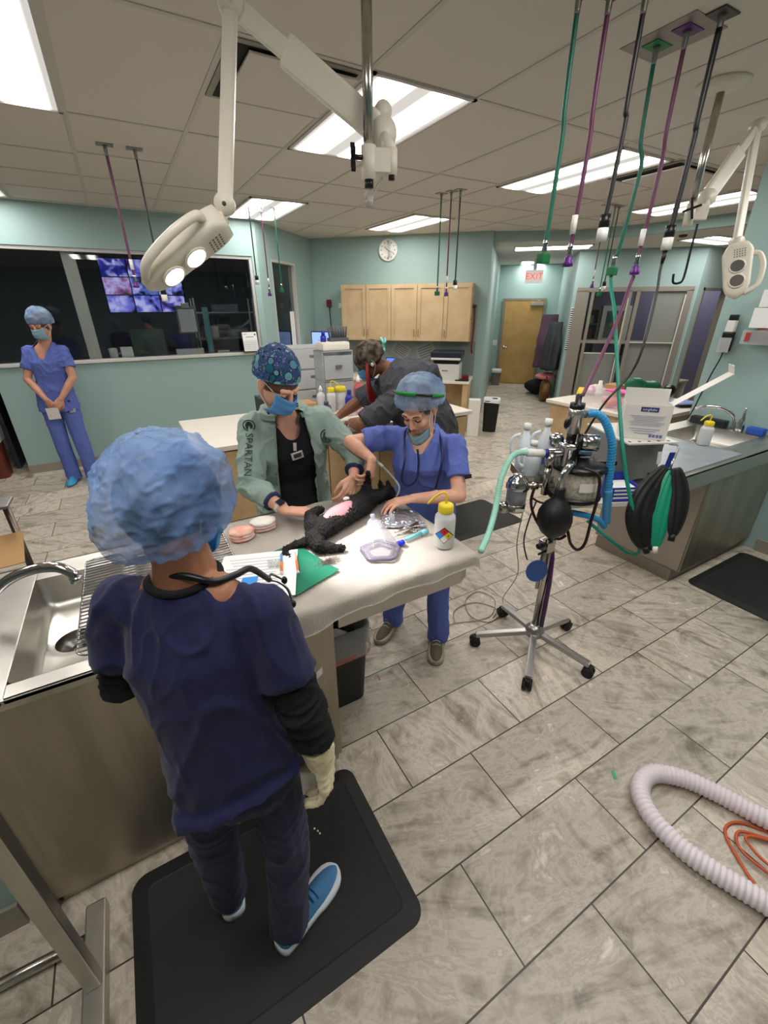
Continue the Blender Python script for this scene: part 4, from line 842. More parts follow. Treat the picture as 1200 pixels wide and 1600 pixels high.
MB().tube([Mp(-.12, -.012, 1.168), Mp(-.16, -.016, 1.17), Mp(-.2, -.02, 1.173)], [.019, .017, .019], 16).build('white_connector', white_m, am)
mt, mrs = ribbed([Mp(-.19, -.018, 1.173), V((1.455, 1.34, 1.165)), V((1.365, 1.31, 1.085)), V((1.30, 1.26, .97)), V((1.205, 1.19, .90)), V((1.10, 1.12, .87))], .0135, step=.006, amp=.05)
MB().tube(mt, mrs, 12).build('breathing_tube', mint, am)
darkt = mat('dark_brown_tubing', (40, 22, 20), .4)
MB().tube(crv([Mp(.05, -.07, 1.115), Mp(.11, -.1, 1.09), Mp(.125, -.11, 1.0), Mp(.12, -.11, .86), Mp(.115, -.11, .74), Mp(.09, -.1, .70), Mp(.055, -.09, .73), Mp(.035, -.08, .79), Mp(.02, -.07, .83)], 8), .0075, 10).build('sensing_tube', darkt, am)
MB().tube(crv([Mp(-.14, -.02, 1.0), Mp(-.15, -.03, .93), Mp(-.13, -.05, .86), Mp(-.08, -.06, .79), Mp(-.01, -.08, .75), Mp(.03, -.08, .77)], 8), .007, 10).tube(crv([Mp(-.15, -.03, .95), Mp(-.11, -.04, .93), Mp(-.08, -.05, .93)], 6), .0055, 8).build('gas_tube', darkt, am)
MB().tube(crv([Mp(-.12, -.02, .93), Mp(-.145, -.02, .8), Mp(-.15, -.02, .7), Mp(-.13, -.03, .62), Mp(-.12, -.03, .6)], 8), .004, 8).build('thin_lead', darkt, am)
# blue disc bag clip
tag(MB().ring([[Mp(-.075 + s * .0, -.06 + s, .55) + V((.868, -.496, 0)) * .055 * cos(a) + V((0, 0, .065 * sin(a))) for a in [2 * pi * j / 26 for j in range(26)]] for s in (-.004, .004)], smooth=False).build('probe_disc', mat('blue_disc', (54, 90, 158), .5)), 'blue round disc hanging on the pole of the anaesthesia machine', 'disc')
# tray with white jugs
MB().obox(Mp(-.02, .12, 1.0), V((.868, -.496, 0)) * .34, V((.496, .868, 0)) * .2, (0, 0, .006)).obox(Mp(-.02, .025, 1.02), V((.868, -.496, 0)) * .34, V((.496, .868, 0)) * .006, (0, 0, .04)).obox(Mp(-.19, .12, 1.02), V((.868, -.496, 0)) * .006, V((.496, .868, 0)) * .2, (0, 0, .04)).build('tray', steel, am)
jugw = mat('milky_plastic', (222, 228, 232), .35)
for k, (a, b, hgt, lab) in enumerate(((-.13, .1, .19, 'white jug with a loop handle on the machine tray, nearest the mint tube'), (-.05, .17, .28, 'white jug with a blue label on the machine tray, behind the chrome valves'), (-.14, .2, .25, 'white capped jug on the machine tray, farthest from the camera'))):
    c = Mp(a, b, 1.004); t = thing('plastic_jug', lab, 'jug', tuple(c))
    MB().lathe([(.036, 0), (.04, .01), (.04, hgt * .55), (.03, hgt * .7), (.014, hgt * .8), (.014, hgt * .9)], c, 20).build('jug_body', jugw, t)
    MB().cyl(c + V((0, 0, hgt * .88)), c + V((0, 0, hgt)), .018).build('cap', white_m, t)
    h0 = c + V((-.868, .496, 0)) * .03
    MB().tube(crv([h0 + V((0, 0, hgt * .3)), h0 + V((-.03, .017, hgt * .4)), h0 + V((-.032, .018, hgt * .7)), h0 + V((0, 0, hgt * .78))], 5), .009, 10).build('handle', jugw, t)
    if k == 1: MB().obox(c + V((-.496, -.868, 0)) * .041 + V((0, 0, hgt * .3)), V((.868, -.496, 0)) * .04, V((.496, .868, 0)) * .002, (0, 0, .05)).build('label_patch', mat('label_blue', (90, 120, 180), .5), t)
# floor leads
wl = mat('thin_beige_wire', (150, 142, 128), .5)
def P0(*a): return [V((p[0], p[1], p[2] if len(p) > 2 else .006)) for p in a]
tag(MB().tube(crv(P0((1.30, 1.60, .012), (1.42, 1.60), (1.56, 1.55), (1.68, 1.55), (1.80, 1.66), (1.76, 1.78), (1.62, 1.74), (1.55, 1.60), (1.62, 1.50), (1.78, 1.55), (1.84, 1.62, .03), (1.80, 1.50, .3), (1.66, 1.42, .6), (1.60, 1.36, .85)), 10), .0028, 6).tube(crv(P0((1.42, 1.6), (1.5, 1.7), (1.66, 1.70), (1.74, 1.58), (1.66, 1.52)), 8), .0028, 6).build('sensor_wire', wl), 'thin coiled wires on the floor left of the five-legged stand', 'wire')
# ---------------------------------------------------------------- shelf unit at the end of the right table
su = thing('bracket_shelf', 'grey metal two-tier shelf clamped to the end of the right-hand steel table', 'shelf', (2.45, 1.25, .9))
U_ = V((-.906, .42, 0)); Vv = V((.42, .906, 0)); A_ = V((2.49, 1.15, 0))
def SU(u, v, z): return A_ + U_ * u + Vv * v + V((0, 0, z))
def sbox(mb, u0, u1, v0, v1, z0, z1, b=0.): return mb.obox(SU((u0 + u1) / 2, (v0 + v1) / 2, (z0 + z1) / 2), U_ * (u1 - u0), Vv * (v1 - v0), (0, 0, z1 - z0), b)
swm = mat('off_white_enamel', (214, 212, 204), .35); sgm = mat('grey_enamel', (136, 137, 136), .4, .2)
g = MB(); sbox(g, 0, .28, 0, .44, 1.11, 1.12, .002); su_t = g.build('upper_shelf', swm, su)
g = MB()
for k in range(5):
    c = SU(.04 + k * .055, .03, 1.1206); g.lathe([(.009, 0), (.009, .0006)], c, 14)
g.build('shelf_holes', blackp, su_t)
g = MB(); sbox(g, .05, .28, .10, .11, .805, 1.11); sbox(g, .0, .05, .10, .11, .908, 1.11); sbox(g, .0, .006, .10, .40, .908, 1.11); sbox(g, .272, .28, .11, .42, .9, 1.11); g.build('back_panel', sgm, su)
g = MB(); sbox(g, .05, .62, -.09, .1, .795, .805, .002); sbox(g, .05, .62, -.096, -.09, .795, .82); g.build('lower_shelf', swm, su)
g = MB(); sbox(g, .272, .30, .16, .2, .78, .95); g.build('bracket', sgm, su)
bx = thing('cardboard_box', 'open white box with blue print on the upper shelf of the grey bracket', 'box', tuple(SU(.14, .15, 1.12)))
# front face follows the photographed corners
BL = V((2.306, 1.372, 1.121)); BR = V((2.445, 1.205, 1.121))
bxx = (BR - BL).normalized(); bxy = V((-bxx.y, bxx.x, 0)); bw = .225; BLc = (BL + BR) / 2 - bxx * bw / 2; bh = .185; bd = .13
g = MB()
for o_, ux, uy in (((bw / 2, 0), bw, .003), ((bw / 2, bd), bw, .003)): g.obox(BLc + bxx * o_[0] + bxy * o_[1] + V((0, 0, bh / 2)), bxx * ux, bxy * uy, (0, 0, bh))
for o_ in (0, bw): g.obox(BLc + bxx * o_ + bxy * bd / 2 + V((0, 0, bh / 2)), bxx * .003, bxy * bd, (0, 0, bh))
g.obox(BLc + bxx * bw / 2 + bxy * bd / 2 + V((0, 0, .002)), bxx * bw, bxy * bd, (0, 0, .003))
bb = g.build('box_body', mat('white_card', (226, 222, 216), .6), bx)
MB().obox(BLc + bxx * bw / 2 + bxy * (bd + .012) + V((0, 0, bh + .03)), bxx * bw * .98, bxy * .003, (0, .0, .07)).build('back_flap', mat('white_card', (226, 222, 216), .6), bx)
fl = V((.30, -.10, .15)); MB().obox(BLc + bxx * bw + bxy * .06 + V((0, 0, bh)) + fl / 2, fl, bxy * .09, fl.cross(bxy).normalized() * .003).obox(BLc + bxx * bw + bxy * .06 + V((0, 0, bh)) + fl + V((-.01, 0, .02)), V((-.03, 0, .05)), bxy * .09, V((.003, 0, .002))).build('side_flap', mat('white_card', (226, 222, 216), .6), bx)
fo = lambda x, z, d=.0035: BLc + bxx * x - bxy * d + V((0, 0, z))
navy = mat('print_navy', (40, 50, 120), .5)
MB().obox(fo(bw * .52, bh * .87), bxx * .085, bxy * .001, (0, 0, .024)).build('logo_panel', navy, bb)
writing('logo', 'surgilube', .019, fo(bw * .52, bh * .87, .0045), bxx, (0, 0, 1), white_m, bb)
g = MB()
for k in range(7): g.obox(fo(bw * .5 + .004 * (k % 3), bh * .68 - k * .0085), bxx * (.17 - .015 * (k % 4)), bxy * .0008, (0, 0, .0022))
for k in range(3): g.obox(fo(bw * .5, bh * .30 - k * .012), bxx * (.15 - .03 * k), bxy * .0008, (0, 0, .004))
g.build('small_print', mat('print_pale', (168, 166, 190), .6), bb)
g = MB()
for k in range(4): g.obox(fo(bw * .66 + k * .017, .02), bxx * .013, bxy * .0008, (0, 0, .016))
g.build('print_squares', mat('print_mid', (110, 112, 168), .6), bb)
g = MB(); sbox(g, .20, .36, -.06, .08, .806, .81); sbox(g, .2, .203, -.06, .08, .806, .90); sbox(g, .357, .36, -.06, .08, .806, .92); sbox(g, .2, .36, -.06, -.057, .806, .89); sbox(g, .2, .36, .077, .08, .806, .93)
t = thing('carton', 'blue and white carton on the lower shelf behind the blue tube', 'box', tuple(SU(.28, .01, .806))); g.build('carton_body', mat('carton_blue', (38, 54, 160), .5), t)
g = MB()
for k in range(3): g.obox(SU(.28, -.061, .83 + k * .022), U_ * .12, Vv * .001, (0, 0, .01))
g.build('white_print', white_m, t); g = MB(); sbox(g, .21, .35, -.045, .07, .81, .885, .004); g.build('white_contents', paper, t)
lump('mask_pouch', 'black rubber pouch on the lower shelf beside the blue carton', 'pouch', tuple(SU(.13, .01, .855)), (.062, .062, .05), black_m, 4, .3)
lump('rubber_mask', 'flat black rubber piece on the left end of the lower shelf', 'mask', tuple(SU(.5, .0, .82)), (.09, .07, .014), black_m, 9, .2)
tag(MB().obox(SU(.09, -.004, 1.035), U_ * .022, Vv * .004, V((0, 0, .07)) + U_ * .01).build('syringe_packet', mat('white_label', (226, 226, 222), .5)), 'small white printed tag hanging under the upper shelf', 'tag')
tag(MB().obox(SU(.03, -.006, 1.0), U_ * .03, Vv * .006, V((0, 0, .13)) - U_ * .015, .003).build('blue_strap', mat('royal_blue', (24, 52, 150), .5)), 'royal blue strip hanging at the right end of the bracket shelf', 'strip')
# hanging breathing bags
def breathing_bag(label, top, mid, bot, w, m, fl=.45, seed=0, tipm=None):
    t = thing('breathing_bag', label, 'breathing bag', tuple(top))
    top, mid, bot = V(top), V(mid), V(bot); P = crv([top, top.lerp(mid, .5) + (mid - top.lerp(bot, .5)) * .3, mid, mid.lerp(bot, .55) + (mid - top.lerp(bot, .5)) * .15, bot], 7); N = len(P); rs = []
    for i in range(N):
        k = i / (N - 1); rs.append(max(.008, w * (sin(pi * min(1, .06 + k * .9)) ** .62)) if k < .97 else .012)
    rings = []
    for i, p in enumerate(P):
        tdir = (P[min(i + 1, N - 1)] - P[max(i - 1, 0)]).normalized(); s = tdir.cross(V((.5, .868, 0))).normalized(); f = tdir.cross(s).normalized()
        rings.append([p + s * rs[i] * cos(a) * (1 + .05 * cos(7 * a + seed)) + f * rs[i] * fl * sin(a) * (1 + .16 * cos(9 * a + seed)) for a in [2 * pi * j / 40 for j in range(40)]])
    MB().ring(rings).build('bag_body', m, t)
    d = (bot - P[-3]).normalized(); MB().cyl(bot - d * .01, bot + d * .022, .014, n=14).build('bag_neck', tipm or m, t)
    return t
bb_ = mat('black_bag_rubber', (17, 17, 18), .5)
breathing_bag('black breathing bag hanging at the left of the bundle on the bracket', (2.082, .985, 1.10), (1.905, .955, .93), (1.905, .885, .765), .062, bb_, .4, 1)
breathing_bag('dark inner breathing bag hanging between the left black and the green bags', (2.08, .975, 1.10), (1.955, .94, .94), (1.93, .885, .775), .045, bb_, .35, 2)
breathing_bag('green breathing bag hanging between the black bags', (2.085, .955, 1.09), (1.985, .905, .90), (1.945, .865, .765), .05, mat('green_bag_rubber', (22, 142, 108), .4), .4, 3, white_m)
breathing_bag('black breathing bag hanging at the right of the bundle, nearest the steel table', (2.09, .945, 1.11), (2.075, .885, .96), (2.015, .84, .82), .048, bb_, .5, 4)
t = tag(MB().tube(crv([SU(.05, -.0, 1.11), (2.30, 1.06, 1.15), (2.14, .985, 1.145), (2.085, .965, 1.13), (2.083, .962, 1.09)], 6), .005, 8).build('bag_hook', steel_rod), 'steel hook carrying the hanging breathing bags', 'hook')
grt = mat('teal_oxygen_hose', (28, 132, 110), .35)

# ---------------------------------------------------------------- ceiling hose drops
plate_m = mat('drop_plate', (150, 150, 146), .4, .4)
hose_cols = {'green': (16, 98, 78), 'purple': (98, 44, 78), 'black': (28, 27, 30)}
def drop(kind, label, x, y, zend, plate=None, grp=None, small=False, sway=(0, 0), r=.0085):
    t = thing('ceiling_hose' if kind != 'black' else 'power_cable', label, 'hose' if kind != 'black' else 'cord', (x, y, CZ), grp)
    m = mat('hose_' + kind, hose_cols[kind], .4); k = .8 if small else 1.
    MB().box((x - .05 * k, y - .035 * k, CZ - .006), (x + .05 * k, y + .035 * k, CZ), .002).build('ceiling_plate', mat('plate_' + kind, {'green': (20, 120, 70), 'purple': (86, 40, 110), 'black': (70, 66, 62)}[kind], .4) if plate else plate_m, t)
    MB().lathe([(.018 * k, 0), (.012 * k, -.015), (.010 * k, -.05), (.010 * k, -.06)], (x, y, CZ), 14).build('ceiling_fitting', alu, t)
    P = crv([(x, y, CZ - .04), (x + sway[0] * .3, y + sway[1] * .3, CZ - .3), (x + sway[0], y + sway[1], (CZ + zend) / 2), (x + sway[0] * .4, y + sway[1] * .4, zend + .12), (x, y, zend + .05)], 8)
    MB().tube(P, r * k, 10).build('hose', m, t)
    if kind == 'black':
        MB().cyl((x, y, zend + .01), (x, y, zend + .055), .02 * k, n=18).build('connector', blackp, t)
        MB().cyl((x, y, zend - .035), (x, y, zend + .01), .021 * k, n=18).build('white_sleeve', white_m, t)
    else:
        MB().lathe([(.008 * k, .07), (.012 * k, .055), (.009 * k, .045), (.012 * k, .03), (.01 * k, .02)], (x, y, zend), 14).build('metal_fitting', chrome, t)
        if kind == 'green': MB().box((x - .022 * k, y - .018 * k, zend - .018), (x + .022 * k, y + .018 * k, zend + .022), .007).build('coupler', mat('coupler_green', (26, 110, 62), .4), t)
        else: MB().lathe([(.014 * k, .02), (.02 * k, .018), (.017 * k, .004), (.021 * k, .0), (.021 * k, -.014), (.012 * k, -.016)], (x, y, zend), 18).build('coupler', mat('coupler_purple', (90, 30, 120), .4), t)
        if kind == 'purple': MB().cyl((x, y, zend + .1), (x, y, zend + .165), r * k * 1.35, n=12).build('tape_band', white_m, t)
    return t
drop('green', 'teal green oxygen hose at the top, leftmost of the near bundle', 1.60, 1.455, 1.960, True, sway=(.012, .0))
drop('purple', 'purple vacuum hose hanging just right of the near green hose', 1.70, 1.41, 1.948, True, sway=(.012, 0))
drop('black', 'black power cord with black and white plug end hanging at the centre right', 1.80, 1.345, 2.058, True, sway=(.014, .0))
tag(MB().box((2.06, 1.32, CZ - .003), (2.28, 1.62, CZ), .001).build('gas_plate', alu), 'grey ceiling plate holding the far green and purple hoses', 'plate')
drop('green', 'teal green hose from the grey ceiling plate, joined to the machine below', 2.169, 1.527, 1.935, True, sway=(.03, -.02))
drop('purple', 'purple hose from the grey ceiling plate, coupled beside the green block', 2.161, 1.403, 1.93, True, sway=(.02, .0))
drop('black', 'black power cord at the upper right with a white-banded plug', 2.167, 1.285, 2.04, True, sway=(.012, .0), r=.011)
# lower continuations to the machine
tag(MB().tube(crv([(2.169, 1.527, 1.915), (2.15, 1.50, 1.86), (2.10, 1.42, 1.75), (1.98, 1.26, 1.5), (1.88, 1.11, 1.25), (1.86, 1.03, 1.08), (1.87, .96, .92), (1.90, .93, .8), (1.93, .92, .72), (1.915, .96, .70), (1.86, 1.05, .76), (1.80, 1.13, .83)], 10), .0085, 10).build('oxygen_hose', grt), 'green oxygen hose running down to a loop beside the hanging bags', 'hose')
tag(MB().tube(crv([(2.161, 1.403, 1.91), (2.14, 1.40, 1.86), (2.05, 1.36, 1.74), (1.88, 1.30, 1.55), (1.75, 1.255, 1.42)], 10), .008, 10).build('scavenge_hose', mat('hose_purple', hose_cols['purple'], .4)), 'purple hose slanting down to the top of the anaesthesia machine', 'hose')
tag(MB().tube(crv([(2.167, 1.285, 2.0), (2.155, 1.28, 1.93), (2.12, 1.25, 1.82), (2.03, 1.20, 1.62), (1.98, 1.20, 1.5), (1.86, 1.22, 1.37), (1.78, 1.25, 1.18), (1.76, 1.27, 1.08)], 10), .0055, 8).cyl((2.167, 1.285, 2.0), (2.16, 1.283, 1.95), .012, .006).build('plug_cable', blackp), 'black power cord curving down from the banded plug behind the white box', 'cord')
for i, (k, x, y, z) in enumerate((('green', 2.935, 4.014, 1.90), ('purple', 2.97, 3.907, 1.89), ('black', 3.0, 3.81, 1.96))):
    drop(k, ['green hose hanging in front of the maple cabinets, leftmost of three', 'purple hose hanging in front of the maple cabinets, middle of three', 'black cord hanging in front of the maple cabinets, rightmost of three'][i], x, y, z, None, r=.007)
drop('purple', 'purple hose hanging in front of the camera screens at the upper left', .188, 3.987, 1.93, None, r=.009)
drop('black', 'thin black cord hanging just left of the surgical lamp head', .362, 3.991, 1.86, None, r=.006)
for i, (k, x, y, z) in enumerate((('black', 1.483, 5.462, 2.045), ('purple', 1.595, 5.401, 1.91), ('green', 1.739, 5.396, 1.95))):
    drop(k, ['black cord hanging at the corner of the long window, leftmost of three', 'dark purple hose hanging before the angled wall, middle of three', 'green hose hanging before the narrow window, rightmost of three'][i], x, y, z, None, r=.0065)
for i, (k, x, y, z) in enumerate((('purple', 4.78, 3.58, 1.98), ('green', 4.86, 3.53, 1.9), ('black', 4.959, 3.557, 1.975))):
    drop(k, ['purple hose hanging before the glazed partition, leftmost of three', 'green hose hanging before the glazed partition, middle of three', 'black cord hanging before the glazed partition, rightmost of three'][i], x, y, z, None, r=.006)

# ---------------------------------------------------------------- surgical lamps
def head_mesh(parent, M, L, w0, w1, th, on=True, name='lamp_head', gs=1):
    """lamp head in local axes: +x along the head (away from the joint), z = shining direction"""
    g = MB(); rings = []
    for k in range(15):
        u = k / 14; x = -.02 + u * (L + .02); w = (w0 * (1 - u) + w1 * u) * (1 if u < .72 else sqrt(max(.02, 1 - ((u - .72) / .285) ** 2.2))); w *= min(1, .62 + u * 3.2)
        h = th * (1 - .35 * u) * (1 if u < .8 else .55 + .45 * sqrt(max(0, 1 - ((u - .8) / .2) ** 2)))
        R = []
        for j in range(28):
            a = 2 * pi * j / 28; c, s_ = cos(a), sin(a); ex = .5
            R.append(M @ V((x, w * (abs(c) ** ex) * (1 if c >= 0 else -1), h * (abs(s_) ** ex) * (1 if s_ >= 0 else -1) * (1 if s_ > 0 else 1.25))))
        rings.append(R)
    hd = g.ring(rings).build(name, cream_m, parent)
    # side grip
    g = MB(); s0 = w0 * .85
    g.tube([M @ V(p) for p in crv([(.03, gs * s0, -.01), (.045, gs * (s0 + .035), -.005), (L * .45, gs * (s0 + .05), .0), (L * .8, gs * (s0 + .028), .0), (L * .93, gs * s0 * .55, 0)], 7)], .013, 12).build('side_grip', cream_m, hd)
    lm = mat('surgical_led_on', (255, 250, 245), .3, emit=((255, 248, 240), 26)) if on else mat('surgical_led_off', (84, 80, 74), .3, bump=(200, .6))
    for u in (.40, .70):
        g = MB(); g.ring([[M @ V((L * u + .033 * cos(a) * k, -.006 + .033 * sin(a) * k, z)) for a in [2 * pi * j / 26 for j in range(26)]] for k, z in ((1.12, th * .88), (1.12, th * 1.02), (1.0, th * 1.03))]).build('lens_bezel', cream_m, hd)
        g = MB(); g.ring([[M @ V((L * u + .03 * cos(a), -.006 + .03 * sin(a), z)) for a in [2 * pi * j / 26 for j in range(26)]] for z in (th * 1.02, th * 1.045)], smooth=False).build('lens', lm, hd)
    g = MB()
    for i in range(4):
        for j in range(5): g.box((-.0025 + .012 * i, -.022 + j * .011, 0), (.0025 + .012 * i, -.018 + j * .011, .001))
    g.xform(M @ Matrix.Translation((.018, 0, th * 1.0)))
    g.build('vent_slots', mat('dark_slot', (80, 72, 64), .7), hd)
    return hd
RX, RY = .89, 1.655
sl = thing('surgical_lamp', 'cream surgical lamp with two lit lenses hanging from a steel ceiling pole', 'lamp', (RX, RY, CZ))
MB().lathe([(.0, 0), (.12, 0), (.12, -.02), (.03, -.035)], (RX, RY, CZ), 30).build('ceiling_flange', cream_m, sl)
MB().cyl((RX, RY, 2.22), (RX, RY, CZ - .02), .0175, n=24).build('ceiling_pole', steel_rod, sl)
cl = MB().cyl((RX, RY, 2.19), (RX, RY, 2.285), .026, n=24).cyl((RX + .075, RY - .03, 2.205), (RX + .075, RY - .03, 2.28), .02, n=20).obox((RX + .038, RY - .015, 2.243), (.075, -.03, 0), (.014, .035, 0), (0, 0, .068), .004).build('clamp', cream_m, sl)
g = MB()
for k in range(4):
    a = pi / 4 + k * pi / 2 + .4; g.obox(V((RX - .055, RY + .012, 2.25)) + V((.35 * cos(a), .8 * cos(a), sin(a))) * .022, V((.35 * cos(a), .8 * cos(a), sin(a))) * .044, (.016, -.004, 0), V((.35 * cos(a + pi / 2), .8 * cos(a + pi / 2), sin(a + pi / 2))) * .014, .003)
g.cyl((RX - .06, RY + .01, 2.25), (RX - .02, RY, 2.25), .008); g.build('star_knob', blackp, cl)
MB().cyl((RX, RY, 2.165), (RX, RY, 2.19), .016, n=16).build('cable_gland', blackp, cl); MB().cyl((RX + .075, RY - .03, 2.19), (RX + .075, RY - .03, 2.205), .011).build('end_screw', blackp, cl)
MB().tube(crv([(RX, RY, 2.17), (RX - .02, RY, 2.14), (RX + .01, RY + .01, 2.13), (RX + .03, RY, 2.17), (RX + .05, RY - .01, 2.2)], 6), .0045, 8).cyl((RX, RY, 2.11), (RX, RY, 2.14), .014).build('cable_loop', mat('clear_cable', (170, 168, 165), .3), cl)
HB = V((.965, 1.69, 2.335)); EL = V((.495, 1.76, 2.586)); J2 = V((.352, 1.545, 2.055))
ax = (EL - HB).normalized(); sd = ax.cross(V((0, 1, 0))).normalized(); vw = V((.3, .95, .1)).normalized()
MB().cyl(HB - vw * .028, HB + vw * .03, .047, n=28).cyl(HB + V((.0, .0, .06)) - vw * .02, HB + V((0, 0, .06)) + vw * .02, .03, n=24).cyl((RX + .075, RY - .03, 2.27), HB, .022).build('hub', cream_m, sl)
prp = ax.cross(vw).normalized()
MB().obox(HB + ax * .2 + prp * .0, ax * .34, prp * .085, vw * .045, .014).obox(HB + ax * .33, ax * .48, prp * .05, vw * .04, .014).build('spring_arm', cream_m, sl)
MB().cyl(EL - vw * .03, EL + vw * .03, .036, n=26).cyl(EL - vw * .033, EL - vw * .03, .008).build('elbow', cream_m, sl)
a2 = (J2 - EL); a2n = a2.normalized(); p2 = a2n.cross(vw).normalized()
MB().obox((EL + J2) / 2, a2 * .98, p2 * .042, vw * .034, .01).obox((EL + J2) / 2 + p2 * .016 - vw * .017, a2 * .9, p2 * .002, vw * .002).build('lower_arm', cream_m, sl)
MB().cyl(J2 - vw * .03, J2 + vw * .028, .028, n=26).build('wrist_joint', cream_m, sl)
MB().cyl(J2 - vw * .031, J2 - vw * .030, .006).build('wrist_screw', mat('dark_slot', (80, 72, 64), .7), sl)
HP = V((.322, 1.532, 2.0)); HE = V((.098, 1.570, 1.838)); hx = (HE - HP).normalized()
MB().tube([J2 + V((0, 0, -.01)), J2.lerp(HP, .6) + V((-.005, 0, -.0)), HP - hx * .01], [.02, .018, .024], 14).build('head_neck', cream_m, sl)
tgt = V((.66, 1.33, .92)); sh_d = (V((.50, .98, .95)) - (HP + HE) / 2).normalized(); sh_d = (sh_d - hx * sh_d.dot(hx)).normalized()
yy = sh_d.cross(hx).normalized(); MH = Matrix(((hx.x, yy.x, sh_d.x, HP.x), (hx.y, yy.y, sh_d.y, HP.y), (hx.z, yy.z, sh_d.z, HP.z), (0, 0, 0, 1)))
LHEAD = (HE - HP).length
head_mesh(sl, MH, LHEAD, .058, .046, .034, gs=-1)
for u in (.40, .70):
    ld = bpy.data.lights.new('surgical_beam', 'SPOT'); ld.energy = 48; ld.spot_size = radians(34); ld.spot_blend = .8; ld.color = (1, .96, .95); ld.shadow_soft_size = .03
    lo = bpy.data.objects.new('surgical_beam', ld); COL.objects.link(lo); p = MH @ V((LHEAD * u, 0, .045)); lo.location = p
    lo.rotation_euler = (tgt + V((.0, .0, 0)) - p).to_track_quat('-Z', 'Y').to_euler()
# right lamp (off)
SX, SY = 2.781, 1.566
s2 = thing('surgical_lamp', 'smaller-looking cream surgical lamp, switched off, at the right edge', 'lamp', (SX, SY, CZ))
MB().lathe([(0, 0), (.115, 0), (.115, -.012), (.05, -.03), (.02, -.035)], (SX, SY, CZ), 30).build('ceiling_flange', cream_m, s2)
MB().cyl((SX, SY, 2.19), (SX, SY, CZ - .02), .0175, n=24).build('ceiling_pole', steel_rod, s2)
c2 = MB().cyl((SX, SY, 2.17), (SX, SY, 2.27), .024, n=24).obox((SX + .04, SY - .02, 2.23), (.08, -.04, 0), (.014, .03, 0), (0, 0, .07), .004).build('clamp', cream_m, s2)
g = MB()
for k in range(4):
    a = pi / 2 * k + .3; g.obox(V((SX - .045, SY - .03, 2.24)) + V((.8 * cos(a), -.5 * cos(a), sin(a))) * .025, V((.8 * cos(a), -.5 * cos(a), sin(a))) * .05, (.004, .006, 0), V((.8 * cos(a + pi / 2), -.5 * cos(a + pi / 2), sin(a + pi / 2))) * .012, .003)
g.build('star_knob', blackp, c2)
sc_ = 2.28 / 2.0   # the lamp hangs a little behind the hose bundle
def RP(x, y, z): return V((x * sc_, y * sc_, CAM_H + (z - CAM_H) * sc_))
h2 = RP(2.525, 1.365, 2.235); e2 = RP(2.81, 1.372, 2.54); j2 = RP(2.60, 1.215, 2.05)
v2 = V((.5, .86, 0))
MB().cyl((SX + .07, SY - .035, 2.23), h2, .02).cyl(h2 - v2 * .028, h2 + v2 * .028, .04, n=26).build('hub', cream_m, s2)
d_ = (e2 - h2); q2 = d_.normalized().cross(v2).normalized()
MB().obox(h2 + d_ * .36, d_ * .6, q2 * .075, v2 * .04, .014).obox(h2 + d_ * .6, d_ * .78, q2 * .042, v2 * .035, .01).build('spring_arm', cream_m, s2)
MB().cyl(e2 - v2 * .025, e2 + v2 * .025, .032, n=24).build('elbow', cream_m, s2)
d3 = (j2 - e2); q3 = d3.normalized().cross(v2).normalized()
MB().obox((e2 + j2) / 2, d3 * .98, q3 * .036, v2 * .03, .008).build('lower_arm', cream_m, s2)
MB().cyl(j2 - v2 * .025, j2 + v2 * .025, .026, n=24).build('wrist_joint', cream_m, s2)
hp = RP(2.60, 1.20, 2.02); he = RP(2.553, 1.125, 1.815); hx2 = (he - hp).normalized(); s_d = V((-.8, -.55, -.1)); s_d = (s_d - hx2 * s_d.dot(hx2)).normalized(); y2 = s_d.cross(hx2).normalized()
M2 = Matrix(((hx2.x, y2.x, s_d.x, hp.x), (hx2.y, y2.y, s_d.y, hp.y), (hx2.z, y2.z, s_d.z, hp.z), (0, 0, 0, 1)))
MB().tube([j2, hp], [.018, .022], 12).build('head_neck', cream_m, s2)
head_mesh(s2, M2, (he - hp).length, .068, .052, .036, on=False)
tag(MB().tube(crv([(SX - .01, SY - .06, 2.17), (SX - .01, SY - .06, 2.05), (SX - .012, SY - .062, 1.92), (SX - .03, SY - .05, 1.895), (SX - .055, SY - .035, 1.90), (SX - .06, SY - .03, 1.94)], 8), .006, 8).build('bag_hook', blackp), 'thin black J-shaped hook hanging below the right lamp pole', 'hook')
# ceiling diffusers
def ac(label, cx, cy, s=.6):
    t = thing('air_diffuser', label, 'air vent', (cx, cy, CZ))
    MB().box((cx - s / 2, cy - s / 2, CZ - .008), (cx + s / 2, cy + s / 2, CZ + .001)).build('frame', mat('vent_frame', (150, 146, 138), .6), t)
    MB().box((cx - s / 2 + .03, cy - s / 2 + .03, CZ - .011), (cx + s / 2 - .03, cy + s / 2 - .03, CZ - .0079)).build('slot', mat('dark_slot2', (34, 32, 30), .8), t)
    MB().box((cx - s / 2 + .075, cy - s / 2 + .03, CZ - .03), (cx + s / 2 - .03, cy + s / 2 - .08, CZ - .02), .003).build('plate', ceil_m, t)
ac('square ceiling air vent behind the arm of the big surgical lamp', .935, 2.6)
ac('square ceiling air vent right of the long ceiling light, behind the hoses', 4.15, 2.62)
t = tag(MB().lathe([(.05, 0), (.05, -.02), (.03, -.03)], (6.9, 3.9, 2.64), 18).build('smoke_detector', mat('dark_detector', (60, 60, 60), .5)), 'small dark round detector on the far low ceiling', 'detector')

